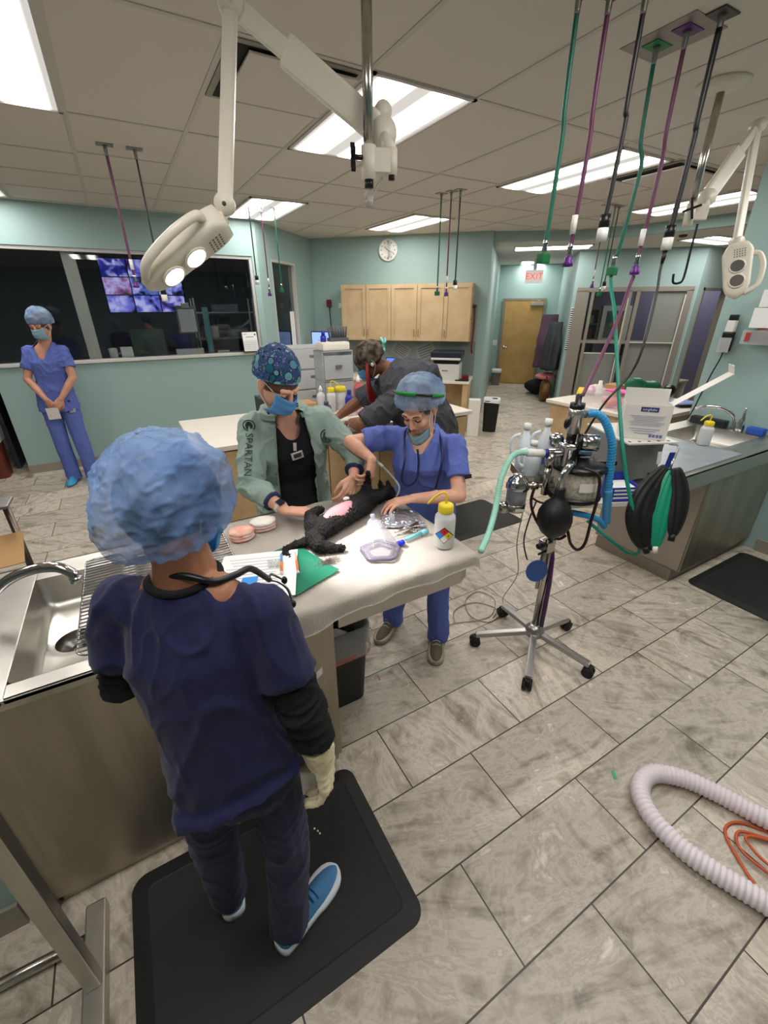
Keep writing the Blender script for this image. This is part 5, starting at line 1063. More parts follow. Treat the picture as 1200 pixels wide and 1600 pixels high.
# ---------------------------------------------------------------- corrugated white hose and orange cord on the floor
hp_, hr_ = ribbed([(1.95, -.15, .036), (1.80, .0, .036), (1.72, .104, .036), (1.663, .251, .036), (1.60, .36, .036), (1.515, .425, .036), (1.42, .415, .036), (1.36, .345, .036), (1.343, .24, .036), (1.36, .14, .036), (1.418, -.013, .036), (1.47, -.15, .036), (1.5, -.3, .036)], .034, step=.0085, amp=.085)
tag(MB().tube(hp_, hr_, 20).build('corrugated_hose', mat('white_corrugated', (232, 222, 228), .45)), 'white corrugated hose looped on the tiles at the lower right', 'hose')
oc = mat('orange_cord', (196, 92, 52), .5)
tag(MB().tube(crv([(1.75, .0, .006), (1.701, .086, .006), (1.635, .162, .006), (1.56, .165, .006), (1.50, .09, .006), (1.47, .03, .006), (1.46, -.05, .006), (1.50, -.1, .006), (1.56, -.06, .014), (1.54, .03, .014), (1.54, .11, .014), (1.60, .14, .014), (1.66, .08, .014), (1.72, .0, .014), (1.70, -.08, .02), (1.6, -.05, .02), (1.565, .04, .02), (1.59, .115, .02), (1.64, .09, .02), (1.69, .02, .02)], 8), .0055, 8).build('extension_cord', oc), 'orange extension cord coiled inside the loop of the white hose', 'cord')
tag(MB().obox((1.405, .51, .002), (.02, .028, 0), (-.01, .008, 0), (0, 0, .001)).build('plastic_scrap', mat('scrap_green', (60, 170, 120), .5)), 'tiny green plastic scrap on the tiles left of the white hose', 'scrap')
tag(MB().obox((.80, 1.46, .002), (.004, .03, 0), (.006, 0, 0), (0, 0, .001)).build('paper_scrap', mat('scrap_red', (180, 60, 60), .6)), 'tiny red scrap on the tiles beside the black lined waste bin', 'scrap')
# ---------------------------------------------------------------- bins
waste_bin('waste_bin', 'black waste bin with a clear liner under the overhanging table end', (.59, 1.50, 0), .25, .26, .46, mat('bin_black', (26, 26, 27), .5), liner_w, rot=.0, linerh=.14, bag=mat('red_band', (200, 120, 120), .5, alpha=.8))
lump('paper_waste', 'crumpled white paper waste inside the black bin under the table', 'waste', (.57, 1.48, .33), (.09, .08, .07), paper, 3, .5)
waste_bin('waste_bin', 'dark red waste bin with a clear liner at the far left edge', (-1.62, 6.33, 0), .38, .3, .62, mat('maroon_bin', (104, 44, 30), .45), liner_w, rot=0, linerh=.2)
# ---------------------------------------------------------------- figure builder
class Blob:
    """closed overlapping shapes that are fused into one continuous surface"""
    def __init__(s): s.mb = MB()
    def cap(s, a, b, r1, r2=None, n=14):
        a = V(a); b = V(b); r2 = r1 if r2 is None else r2; d = b - a; L = d.length
        if L < 1e-5: s.mb.ell(a, r1, n=n); return s
        d.normalize(); P = []; R = []
        for k in range(5): t = -pi / 2 + k * pi / 8; P.append(a + d * r1 * sin(t)); R.append(max(1e-3, r1 * cos(t)))
        for k in range(5): t = k * pi / 8; P.append(b + d * r2 * sin(t)); R.append(max(1e-3, r2 * cos(t)))
        s.mb.tube(P, R, n); return s
    def chain(s, pts, rs):
        for i in range(len(pts) - 1): s.cap(pts[i], pts[i + 1], rs[i], rs[i + 1])
        return s
    def ell(s, c, r, M=None, n=18): s.mb.ell(c, r, M, n); return s
    def loft(s, rings): s.mb.ring(rings); return s
    def build(s, name, m, parent, vox=.006, smooth=3, disp=None, cut=None, subd=False):
        bmesh.ops.recalc_face_normals(s.mb.bm, faces=s.mb.bm.faces[:])
        me = bpy.data.meshes.new('t'); s.mb.bm.to_mesh(me); s.mb.bm.free()
        o = bpy.data.objects.new('t', me); COL.objects.link(o)
        md = o.modifiers.new('r', 'REMESH'); md.mode = 'VOXEL'; md.voxel_size = vox; md.use_smooth_shade = True
        sm = o.modifiers.new('s', 'SMOOTH'); sm.factor = .6; sm.iterations = smooth
        bpy.context.view_layer.update()
        me2 = bpy.data.meshes.new_from_object(o.evaluated_get(bpy.context.evaluated_depsgraph_get()))
        bpy.data.objects.remove(o); bpy.data.meshes.remove(me)
        b = bmesh.new(); b.from_mesh(me2)
        if cut:
            kill = [f for f in b.faces if any((f.calc_center_median() - V(c)).length < r for c, r in cut)]
            bmesh.ops.delete(b, geom=kill, context='FACES')
            for it in range(14):
                nw = [(v, sum(((e.other_vert(v).co) for e in v.link_edges if e.is_boundary), V((0, 0, 0))) / 2) for v in b.verts if sum(e.is_boundary for e in v.link_edges) == 2]
                for v, c in nw: v.co = v.co.lerp(c, .6)
        if disp:
            b.normal_update()
            mv = [(v, v.co + v.normal * disp(v.co)) for v in b.verts]
            for v, c in mv: v.co = c
        for f in b.faces: f.smooth = True
        b.to_mesh(me2); b.free(); me2.name = name; me2.materials.clear()
        return link(name, me2, m, parent)
def folds(amp, sc=(9, 9, 5), seed=0.):
    def f(p):
        q = V((p.x * sc[0] + seed, p.y * sc[1], p.z * sc[2] - seed))
        q = q + V((0, 0, .8)) * noise.noise(q * .6)
        a = max(0, 1 - abs(noise.noise(q)) * 3.4); b = max(0, 1 - abs(noise.noise(q * 1.9 + V((3, 1, 7)))) * 3.2); c = noise.noise(q * .5)
        return amp * (1.1 * a ** 2 + .6 * b ** 2 + .7 * c - .6)
    return f
def oval(c, lat, fwd, hw, hd, n=28, ex=.85):
    R = []
    for j in range(n):
        a = 2 * pi * j / n; cx, sx = cos(a), sin(a)
        R.append(V(c) + V(lat) * (hw * (abs(cx) ** ex) * (1 if cx >= 0 else -1)) + V(fwd) * (hd * (abs(sx) ** ex) * (1 if sx >= 0 else -1)))
    return R
def hand(B, wrist, d, n, thumb, s=1., curl=(.35, .45, .3), spread=.1, tcurl=.35, fat=1.):
    """d = direction of the hand, n = palm normal, thumb = +1/-1 side (along d x n)"""
    d = V(d).normalized(); n = V(n); n = (n - d * n.dot(d)).normalized(); w = d.cross(n).normalized() * thumb
    wrist = V(wrist); pl = .088 * s
    for k, (o, l) in enumerate(((.030, .088), (.010, .094), (-.011, .088), (-.031, .078))):
        B.cap(wrist + w * o * s * .55, wrist + d * l * s + w * o * s, .0145 * s * fat, .0118 * s * fat)
    B.ell(wrist + d * pl * .5, (.034 * s, .046 * s, .016 * s), Matrix((w, d, n)).transposed())
    for k, (o, l, ln) in enumerate(((.030, .088, (.040, .026, .021)), (.010, .094, (.044, .029, .023)), (-.011, .088, (.041, .027, .022)), (-.031, .078, (.033, .021, .019)))):
        p = wrist + d * l * s + w * o * s; a = 0.; sp = w * (spread * (1.4 - k))
        c_ = curl[k] if isinstance(curl[0], (list, tuple)) else curl
        for j in range(3):
            a += c_[j]; dd = (d * cos(a) + n * sin(a) + sp * (1 if j == 0 else .5)).normalized(); q = p + dd * ln[j] * s
            B.cap(p, q, (.0098 - .0008 * j) * s * fat, (.009 - .0009 * j) * s * fat, 10); p = q
    # thumb leaves the side of the palm near the wrist
    p = wrist + d * .022 * s + w * .026 * s; a = .75
    for j, L in enumerate((.046, .034, .027)):
        a -= tcurl * (.5 if j == 0 else 1); dd = (d * cos(a) + w * sin(a) + n * (.35 + .25 * j)).normalized(); q = p + dd * L * s
        B.cap(p, q, (.014 - .0018 * j) * s * fat, (.0122 - .0018 * j) * s * fat, 10); p = q
def head_frame(F, U):
    F = V(F).normalized(); U = V(U); U = (U - F * U.dot(F)).normalized(); X = F.cross(U).normalized()
    return Matrix((X, F, U)).transposed()          # local x = person's right, y = forward, z = up
def head(B, c, M, s=1., fat=1.):
    T = lambda x, y, z: V(c) + M @ V((x * s, y * s, z * s))
    B.ell(T(0, -.012, .035), (.076 * s, .096 * s, .086 * s), M, 24)
    B.ell(T(0, .028, -.03), (.060 * s * fat, .066 * s, .078 * s), M, 22)
    B.ell(T(0, .055, -.082), (.034 * s * fat, .034 * s, .028 * s), M)
    for k in (-1, 1):
        B.ell(T(.034 * k, .066, -.028), (.025 * s, .024 * s, .026 * s), M)
        B.ell(T(.078 * k, -.008, -.008), (.009 * s, .019 * s, .031 * s), M)
        B.cap(T(.016 * k, .088, .024), T(.045 * k, .078, .024), .010 * s)
        B.ell(T(.01 * k, .102, -.034), (.0075 * s, .008 * s, .007 * s), M)
    B.cap(T(0, .088, .018), T(0, .108, -.022), .0085 * s, .0105 * s); B.ell(T(0, .110, -.028), (.011 * s, .012 * s, .010 * s), M)
    B.cap(T(-.016, .088, -.056), T(.016, .088, -.056), .0072 * s); B.cap(T(-.013, .087, -.066), T(.013, .087, -.066), .0078 * s)
    return T
def face_details(T, M, s, root, brow=(70, 50, 36), closed=True, lips=(176, 104, 96)):
    bm_ = mat('brow_%d' % brow[0], brow, .8)
    for k in (-1, 1):
        MB().tube(crv([T(.015 * k, .099, .031), T(.03 * k, .0965, .037), T(.048 * k, .085, .030)], 4), [.002 * s] + [.0032 * s] * 6 + [.0015 * s] * 2, 8).build('eyebrow', bm_, root)
        MB().tube(crv([T(.017 * k, .0885, .006), T(.031 * k, .0925, -.001), T(.046 * k, .083, .004)], 4), .0022 * s, 8).build('eyelashes', mat('lash', (36, 24, 20), .8), root)
        MB().ell(T(.031 * k, .078, .008), (.0145 * s, .0135 * s, .0115 * s), M, 14).build('eyelid', skin_of(root), root)
    MB().tube(crv([T(-.021, .0915, -.059), T(-.008, .098, -.0575), T(0, .0975, -.0585), T(.008, .098, -.0575), T(.021, .0915, -.059)], 4), [.002 * s] + [.0046 * s] * 15 + [.002 * s], 8).build('lips', mat('lips_%d' % lips[0], lips, .45), root)
SK = {}
def skin_of(root): return SK[root.name]
def skin(name, c): return mat(name, c, .5, bump=(180, .12), var=(14, tuple(max(0, int(v * .94)) for v in c)), sss=.12)
def mask(T, s, root, m, loopm, low=0., w=.061, name='face_mask'):
    """pleated surgical mask over nose and mouth; low > 0 slides it towards the chin"""
    def fn(u, v):
        a = (u - .5) * 2; z = -.008 - .096 * v - low * (1 + .25 * (1 - abs(a)));
        y = .1175 + .012 * sin(pi * min(1, v * 1.15)) - .060 * abs(a) ** 2.4 - (.03 * (v - .75) / .25 if v > .75 else 0) - (.012 if low else 0)
        y += .0022 * sin(v * 20)
        return T(a * w, y, z + .01 * abs(a) * (1 - 2 * v))
    g = MB().grid(fn, 22, 20); bmesh.ops.solidify(g.bm, geom=g.bm.faces[:], thickness=.0015)
    o = g.build(name, m, root)
    for k in (-1, 1):
        MB().tube(crv([T(w * k, .05 - (.0 if not low else .0), .0 - low), T(.074 * k, .02, .012), T(.088 * k, -.012, .02), T(.09 * k, -.02, -.005), T(.08 * k, -.005, -.038), T(w * k, .05, -.085 - low)], 5), .0016, 6).build('ear_loop', loopm, o)
    return o
def bouffant(c, M, s, root, m, rx=.118, ry=.135, rz=.115, tilt=0., seed=0, low=115, name='bouffant_cap', amp=.006, n=72, N=40, fine=0.):
    g = MB(); rings = []; M = M @ Matrix.Rotation(tilt, 3, 'X')
    for i in range(N + 1):
        th = radians(1.5 + (low + 22 - 1.5) * i / N); R = []
        for j in range(n):
            a = 2 * pi * j / n; k = 1.
            if th > radians(low): k = 1 - .34 * ((th - radians(low)) / radians(22)) ** .8
            d = V((sin(th) * cos(a), sin(th) * sin(a), cos(th)))
            cr = 1 - abs(noise.noise(V((d.x * 2.3 + seed, d.y * 2.3, d.z * 2.3 + seed)))) * 3.0; cr2 = 1 - abs(noise.noise(V((d.x * 5 + seed, d.y * 4, d.z * 3 + 4)))) * 3.2
            h = amp * (.9 * cr + .7 * max(0, cr2) ** 3) / .12 + .05 * noise.noise(d * 1.6 + V((seed, 0, 0)))
            if fine: h += fine * (max(0, 1 - abs(noise.noise(V((d.x * 3.1 + 7, d.y * 1.3, d.z * 5 + seed)))) * 9) ** 1.5 + max(0, 1 - abs(noise.noise(V((d.x * 2.2, d.y * 5.5, d.z * 1.5 + 2 * seed)))) * 10) ** 1.5)
            if th > radians(low - 22): h += .018 * sin(a * 23 + 3 * nz((a, seed, 0))) * min(1, (th - radians(low - 22)) / radians(20))
            k *= 1 + h
            R.append(V(c) + M @ V((d.x * rx * k * s, d.y * ry * k * s, d.z * rz * k * s)))
        rings.append(R)
    g.ring(rings, cap=False); return g.build(name, m, root)
def shoe(root, ankle, toe, s=1., upper=None, sole=None, laces=None, cover=False):
    """ankle / toe give heel position and pointing direction on the ground plane z0"""
    z0 = toe[2]; d = V((toe[0] - ankle[0], toe[1] - ankle[1], 0)).normalized(); w = V((d.y, -d.x, 0)); h0 = V((ankle[0], ankle[1], z0)) - d * .055 * s
    prof = [(0, .026, .055), (.012, .033, .075), (.05, .036, .085), (.09, .036, .075), (.13, .038, .055), (.17, .045, .045), (.21, .046, .038), (.24, .041, .032), (.26, .031, .026), (.27, .018, .02), (.275, .004, .014)]
    def at_(x):
        for (x0, a0, b0), (x1, a1, b1) in zip(prof, prof[1:]):
            if x <= x1: t = (x - x0) / (x1 - x0); t = t; return (x, a0 + (a1 - a0) * t, b0 + (b1 - b0) * t)
        return (x,) + prof[-1][1:]
    R = []; xs = [.275 * (1 - cos(pi * k / 30)) / 2 for k in range(31)]
    for x, hw, hh in map(at_, xs):
        if x < .02: hw = .033 * sqrt(max(.02, 1 - ((.02 - x) / .021) ** 2)) 
        p = h0 + d * x * s; R.append([p + w * hw * s * cos(a) * (1.0 if sin(a) < .3 else .82) + V((0, 0, .016 * s + max(0, sin(a)) * hh * s)) if sin(a) >= -.01 else p + w * hw * s * cos(a) + V((0, 0, .016 * s + .004 * sin(a))) for a in [2 * pi * j / 24 for j in range(24)]])
    sh = MB().ring(R).build('shoe', upper, root)
    if sole:
        R = []
        for x, hw, hh in map(at_, xs):
            if x < .02: hw = .033 * sqrt(max(.02, 1 - ((.02 - x) / .021) ** 2)) 
            p = h0 + d * (x * 1.035 - .006) * s; R.append([p + w * hw * 1.1 * s * cx + V((0, 0, zz * s)) for cx, zz in ((-1, .001), (1, .001), (1.04, .014), (1, .03), (.8, .032), (-.8, .032), (-1, .03), (-1.04, .014))])
        MB().ring(R, smooth=True).build('sole', sole, sh)
    if laces:
        g = MB()
        for k in range(5):
            x = .1 + k * .02; hh = .086 - .011 * k; p = h0 + d * x * s
            g.tube(crv([p - w * .024 * s + V((0, 0, (hh - .0) * s)), p + V((0, 0, (hh + .012) * s)), p + w * .024 * s + V((0, 0, hh * s))], 4), .003 * s, 6)
        g.build('laces', laces, sh)
    if not cover: MB().ring([oval(h0 + d * .045 * s + V((0, 0, z * s)), d, w, .032 * s * k, .028 * s * k, 18) for z, k in ((.07, 1.05), (.085, 1.1), (.1, 1.0), (.12, .9))]).build('collar', upper, sh)
    return sh
def torso_rings(pel, mid, che, neck, latH, latS, up=None, bulk=1., depth=1., hem=None, off=0., bust=0., sh=.165):
    """ellipses from hem to neck"""
    pel, mid, che, neck = V(pel), V(mid), V(che), V(neck); R = []
    pts = [(pel, .160, .112, 0.), (pel.lerp(mid, .5), .156, .108, .2), (mid, .138, .100, .45), (mid.lerp(che, .5), .146, .108 + bust * .6, .65), (che, .158, .112 + bust, .85), (che.lerp(neck, .4), sh, .092 + bust * .3, 1.), (che.lerp(neck, .68), sh * .84, .076, 1.), (che.lerp(neck, .88), sh * .52, .062, 1.), (neck, .062, .058, 1.)]
    if hem is not None: pts = [(V(hem), .180, .130, 0.), (V(hem).lerp(pel, .5), .172, .124, 0.)] + pts
    C_ = [p[0] for p in pts]
    for i, (c, hw, hd, t) in enumerate(pts):
        l = V(latH).lerp(V(latS), t).normalized(); tan = (C_[min(i + 1, len(C_) - 1)] - C_[max(i - 1, 0)]).normalized()
        l = (l - tan * l.dot(tan)).normalized(); f = tan.cross(l).normalized()
        hw2 = hw * bulk + off; hd2 = hd * bulk * depth + off
        R.append(oval(c, l, f, hw2, hd2))
    return R
def figure(label, J, mats, opt):
    """J: joints in world space; mats: skin, top, trousers, ...; opt: proportions"""
    g_ = opt.get; s = g_('s', 1.); blk = g_('bulk', 1.); dep = g_('depth', 1.); bust = g_('bust', .015)
    base = J['base']; root = thing('person', label, 'person', base); SK[root.name] = mats['skin']
    M = head_frame(J['face'], J['up']); hc = V(J['head'])
    # --- body: one continuous surface
    B = Blob(); T = head(B, hc, M, s, g_('fat', 1.))
    nb = V(J['neck']); B.cap(hc + M @ V((0, -.02 * s, -.06 * s)), nb, .052 * s, .056 * s)
    for k_ in J.get('extra', ()): B.cap(*k_)
    B.loft(torso_rings(J['pel'], J['mid'], J['che'], nb, J['latH'], J['latS'], bulk=blk * .93, depth=dep, off=-.006, bust=bust, sh=g_('sh', .165)))
    for side in ('R', 'L'):
        a = J['arm' + side]; sh, el, wr = V(a[0]), V(a[1]), V(a[2]); ab = g_('armb', 1.)
        B.cap(V(J['che']).lerp(nb, .45), sh, .06 * s, .05 * s * ab); B.cap(sh, el, .047 * s * ab, .036 * s * ab); B.cap(el, el.lerp(wr, .35), .037 * s * ab, .037 * s * ab); B.cap(el.lerp(wr, .35), wr, .037 * s * ab, .0235 * s * ab)
        hd = a[3]; hand(B, wr, hd['d'], hd['n'], hd['t'], s * hd.get('s', .95), hd.get('curl', (.35, .45, .3)), hd.get('spread', .08), hd.get('tc', .35))
        l = J['leg' + side]; B.cap(l[0], l[1], .078 * s * blk, .052 * s); B.cap(l[1], l[2], .052 * s, .036 * s); B.cap(V(l[2]), V(l[2]) - V((0, 0, .03)), .036 * s, .036 * s)
    body = B.build('body', mats['skin'], root, vox=g_('vox', .0042), smooth=2)
    # --- scrub top
    tb = Blob(); top_off = g_('off', .014)
    tb.loft(torso_rings(J['pel'], J['mid'], J['che'], V(J['che']).lerp(nb, .97), J['latH'], J['latS'], bulk=blk, depth=dep, hem=J['hem'], off=top_off, bust=bust, sh=g_('sh', .165)))
    sl = g_('sleeve', .62)
    for side in ('R', 'L'):
        a = J['arm' + side]; sh, el, wr = V(a[0]), V(a[1]), V(a[2]); ab = g_('armb', 1.)
        tb.cap(V(J['che']).lerp(nb, .42), sh, .066 * s, .058 * s * ab + .004)
        if sl <= 1:
            e = sh.lerp(el, sl); tb.mb.tube([sh - (el - sh) * .1, sh, sh.lerp(el, sl * .5), e], [.04 * s, .06 * s * ab, .062 * s * ab, .064 * s * ab], 22)
        else:
            tb.cap(sh, el, .058 * s * ab, .05 * s * ab); e = el.lerp(wr, sl - 1); tb.mb.tube([el - (wr - el) * .05, el.lerp(wr, (sl - 1) * .5), e], [.045 * s * ab, .050 * s * ab, .044 * s * ab], 22)
    top = tb.build(g_('topname', 'scrub_top'), mats['top'], root, vox=.0065, smooth=2, disp=folds(g_('fold', .006), seed=g_('seed', 1.)), cut=J.get('cut'))
    # --- trousers
    q = Blob(); q.loft([oval(V(J['pel']) + V((0, 0, z)), J['latH'], V((0, 0, 1)).cross(V(J['latH'])), hw * blk, hd * blk) for z, hw, hd in ((.1, .14, .10), (.04, .162, .116), (-.04, .166, .12), (-.09, .13, .10))])
    for side in ('R', 'L'):
        l = [V(p) for p in J['leg' + side]]; q.cap(l[0], l[1], .094 * s * blk, .070 * s * g_('legw', 1.)); q.mb.tube([l[1] + (l[0] - l[1]) * .1, l[1], l[1].lerp(l[2], .5), l[2] + V((0, 0, .0)), l[2] - V((0, 0, g_('cuff', .05)))], [x * s * g_('legw', 1.) for x in (.06, .07, .067, .066, .068)], 24)
    q.build('scrub_trousers', mats['trousers'], root, vox=.0065, smooth=2, disp=folds(.005, (8, 8, 6), 3.3))
    return root, T, M, body, top
# ---------------------------------------------------------------- towel on the table
def towel_mat():
    m = mat('ribbed_towel', (232, 224, 214), .95); nt = m.node_tree; n = nt.nodes; l = nt.links; b = n['Principled BSDF']
    tc = n.new('ShaderNodeTexCoord'); w = n.new('ShaderNodeTexWave'); w.wave_type = 'BANDS'; w.bands_direction = 'X'; w.inputs['Scale'].default_value = 55; w.inputs['Distortion'].default_value = 1.2; w.inputs['Detail'].default_value = 2; w.inputs['Detail Scale'].default_value = 3
    t = n.new('ShaderNodeTexNoise'); t.inputs['Scale'].default_value = 300
    ad = n.new('ShaderNodeMath'); ad.operation = 'MULTIPLY_ADD'; ad.inputs[1].default_value = .5; l.new(t.outputs['Fac'], ad.inputs[0]); l.new(w.outputs['Fac'], ad.inputs[2])
    bp = n.new('ShaderNodeBump'); bp.inputs['Strength'].default_value = .4; bp.inputs['Distance'].default_value = .003; l.new(tc.outputs['Object'], w.inputs['Vector']); l.new(tc.outputs['Object'], t.inputs['Vector']); l.new(ad.outputs[0], bp.inputs['Height']); l.new(bp.outputs['Normal'], b.inputs['Normal'])
    r = n.new('ShaderNodeValToRGB'); r.color_ramp.elements[0].color = rgb(226, 217, 206); r.color_ramp.elements[1].color = rgb(238, 232, 224); l.new(w.outputs['Fac'], r.inputs[0]); l.new(r.outputs[0], b.inputs['Base Color'])
    return m
TX0, TX1, TYF, TYB, TZ = .06, 1.052, 1.082, 1.835, .901
def towel_pt(u, v):
    x = TX0 + (TX1 - TX0) * u; hangf = .092 - .05 * u + .012 * sin(u * 7 + .5) + .012 * nz((u * 6, 2, 0)); Ltop = TYB - TYF; tot = Ltop + hangf; s = v * tot
    w = .0035 * nz((u * 9, v * 9, 1)) + .004 * max(0, nz((u * 4, v * 7, 6)))
    if s < Ltop:
        y = TYB - s; z = TZ + .004 + abs(w) * 1.6; rim = Ltop - s
        if rim < .015: z -= (.015 - rim) ** 2 * 25
        if y < 1.15 and x > .98: pass
    else:
        y = TYF - .009 - .5 * abs(w) - .010 * max(0, sin(u * 26)) * (s - Ltop) / hangf; z = TZ - .003 - (s - Ltop)
    # right end drapes a little over the table end
    if u > .985: z -= (u - .985) * 2.2; x += .006
    return (x + .004 * nz((v * 9, 3, u)), y, z)
tb_ = MB().grid(towel_pt, 90, 80); bmesh.ops.solidify(tb_.bm, geom=tb_.bm.faces[:], thickness=-.003)
tag(tb_.build('towel', towel_mat()), 'white ribbed towel spread over the end of the steel table', 'towel')
Z1 = .912
def flat(name, label, cat, pts, th, m, z=Z1, wav=.0, parent=None):
    """thin sheet through four corners (a, b, c, d in order)"""
    a, b, c, d = [V((p[0], p[1], 0)) for p in pts]
    g = MB().grid(lambda u, v: a.lerp(b, u).lerp(d.lerp(c, u), v) + V((0, 0, z + wav * (.5 + nz((u * 3, v * 3, z * 40))))), 14, 14)
    bmesh.ops.solidify(g.bm, geom=g.bm.faces[:], thickness=-th); o = g.build(name, m, parent)
    if label: tag(o, label, cat)
    return o
flat('surgical_drape', 'green folded surgical drape pouch lying on the towel under the paper', 'drape', ((.245, 1.47), (.435, 1.49), (.512, 1.225), (.325, 1.155)), .004, mat('drape_green', (58, 160, 126), .35, bump=(40, .3)), Z1, .006)
pp = tag(MB().prism([(.165, 1.52), (.425, 1.43), (.318, 1.15), (.05, 1.26)], Z1 + .011, Z1 + .0122).build('paper_sheet', paper), 'white record sheet with syringes on it, on the green drape', 'paper')
g = MB(); ex = V((.26, -.09, 0)).normalized(); ey = V((-.11, -.275, 0)).normalized()
for k in range(11): g.obox(V((.275, 1.46, Z1 + .0125)) + ey * (.02 + k * .021), ex * (.20 - .02 * (k % 3)), ey * .003, (0, 0, .0006))
g.build('print_lines', mat('print_grey', (176, 178, 186), .7), pp)
def syringe(label, a, b, z, barrel, plung, name='syringe'):
    a = V((a[0], a[1], z)); b = V((b[0], b[1], z)); t = thing(name, label, 'syringe', tuple((a + b) / 2)); d = (b - a)
    MB().tube([a, a + d * .4], .0042, 10).build('needle_cap', barrel, t)
    MB().tube([a + d * .4, a + d * .45, a + d * .85], [.003, .005, .005], 10).build('barrel', plung, t)
    MB().tube([a + d * .85, a + d * .97, a + d * .972, a + d], [.002, .002, .006, .006], 10).build('plunger', white_m, t); return t
ora = mat('orange_plastic', (226, 128, 40), .4); sky = mat('sky_plastic', (90, 160, 225), .4)
syringe('blue-capped syringe with orange barrel on the record sheet', (.355, 1.415), (.315, 1.285), Z1 + .019, sky, ora)
syringe('orange-capped syringe beside the blue-capped one on the record sheet', (.405, 1.40), (.368, 1.26), Z1 + .019, mat('salmon_plastic', (230, 170, 140), .4), mat('orange2', (222, 110, 52), .4))
g = MB()
for k in range(4): g.tube([(.30 + k * .012, 1.395 - k * .004, Z1 + .018), (.29 + k * .012, 1.35 - k * .004, Z1 + .018)], .0042, 8)
tag(g.build('ampoule_strip', mat('clear_strip', (225, 228, 226), .15, alpha=.6)), 'strip of clear ampoules on the record sheet left of the syringes', 'ampoules')
tag(MB().obox((.205, 1.30, Z1 + .0165), (.05, -.016, 0), (-.018, -.045, 0), (0, 0, .003), .001).build('blue_tape', mat('bright_blue', (60, 150, 226), .5)), 'small blue packet at the near edge of the record sheet', 'packet')
# gauze
def gauze(name, label, cx, cy, z, r, m, m2, seed, flatk=.45):
    t = thing(name, label, 'gauze', (cx, cy, z))
    for k in range(3):
        g = MB(); n_ = 36
        R = []
        for rr_, zz in ((.02, .02), (.6, .023), (.95, .017), (1.0, .009), (.96, .001), (.5, 0)):
            R.append([V((cx + r * rr_ * cos(a) * (1 + .12 * nz((cos(a) * 2, sin(a) * 2, seed + k))), cy + r * .82 * rr_ * sin(a) * (1 + .12 * nz((cos(a) * 2, sin(a) * 2, seed + k + 5))), z + k * .013 + zz * flatk * 1.6 + .004 * nz((cos(a) * 3 * rr_, sin(a) * 3 * rr_, seed)))) for a in [2 * pi * j / n_ for j in range(n_)]])
        g.ring(R).build('gauze_layer', m if k == 2 else m2, t)
    return t
gw = mat('gauze_white', (238, 234, 224), .95, bump=(220, .8)); gp_ = mat('gauze_pink', (236, 168, 150), .9, bump=(160, .8), var=(30, (240, 206, 192))); gr_ = mat('gauze_rose', (222, 186, 178), .95, bump=(220, .8))
gauze('gauze_stack', 'pink stained gauze pile on the left corner of the towel', .262, 1.655, Z1, .052, gp_, gp_, 1.)
gauze('gauze_stack', 'white gauze pile behind the pink one on the towel', .365, 1.70, Z1, .056, gw, gr_, 4.)

# ---------------------------------------------------------------- anaesthetised cat
fur = mat('black_fur', (10, 8, 7), .8, bump=(420, 1.), var=(20, (20, 15, 12)))
ct = thing('cat', 'black kitten lying on its back on the towel with a shaved pink belly', 'cat', (.7, 1.54, Z1))
K = Blob()
K.loft([oval(c, (-.35, .94, 0), (0, 0, 1), hw, hh, 24, 1.) for c, hw, hh in (((.475, 1.45, .945), .012, .012), ((.49, 1.455, .945), .034, .03), ((.545, 1.485, .955), .052, .042), ((.62, 1.52, .960), .056, .045), ((.70, 1.555, .963), .056, .046), ((.79, 1.60, .965), .06, .052), ((.86, 1.64, .965), .05, .05), ((.90, 1.66, .96), .03, .034), ((.92, 1.665, .96), .01, .01))])
K.chain([(.88, 1.645, .96), (.94, 1.665, .955)], [.038, .034]); K.ell((.975, 1.675, .955), (.043, .038, .036)); K.cap((.985, 1.64, .955), (1.0, 1.615, .95), .02, .012)   # neck, head, muzzle
for e in ((.985, 1.675, .985), (.955, 1.70, .985)): K.cap(e, (e[0] - .005, e[1] + .005, e[2] + .028), .015, .007)
K.chain([(.845, 1.655, .985), (.875, 1.69, 1.02), (.868, 1.675, 1.065), (.862, 1.655, 1.088)], [.03, .021, .016, .014])        # raised foreleg
K.chain([(.83, 1.59, .985), (.885, 1.575, 1.0), (.925, 1.60, 1.005), (.94, 1.615, 1.01)], [.028, .018, .015, .016])      # second foreleg
K.chain([(.52, 1.50, .965), (.535, 1.56, .985), (.575, 1.59, .99), (.60, 1.60, .985)], [.036, .026, .018, .015])          # hind leg far
K.chain([(.50, 1.435, .95), (.50, 1.385, .94), (.545, 1.355, .93), (.575, 1.345, .926)], [.038, .028, .018, .016])         # hind leg near
K.chain([(.48, 1.45, .935), (.42, 1.46, .925), (.385, 1.455, .92), (.372, 1.425, .918), (.385, 1.385, .917)], [.02, .017, .016, .014, .009])
K.build('body', fur, ct, vox=.0036, smooth=2, disp=folds(.0045, (60, 60, 60), 1.))
R = []
for k in range(9):
    u = k / 8; c = V((.555, 1.492, 0)).lerp(V((.775, 1.592, 0)), u); w = .044 * sqrt(max(.04, 1 - (2 * u - 1) ** 2)); R.append([c + V((-.41, .91, 0)) * w * cos(a) + V((0, 0, .998 + .018 * sin(a) - .028 * abs(2 * u - 1) ** 3 - .012 * cos(a) ** 2)) for a in [2 * pi * j / 22 for j in range(22)]])
MB().ring(R).build('shaved_belly', mat('pink_belly', (184, 132, 138), .55, bump=(120, .3)), ct)
random.seed(5); g = MB(); bmf = [o for o in ct.children if o.name.startswith('body')][0]
vs = bmf.data.vertices; nv_ = len(vs); off = ct.location
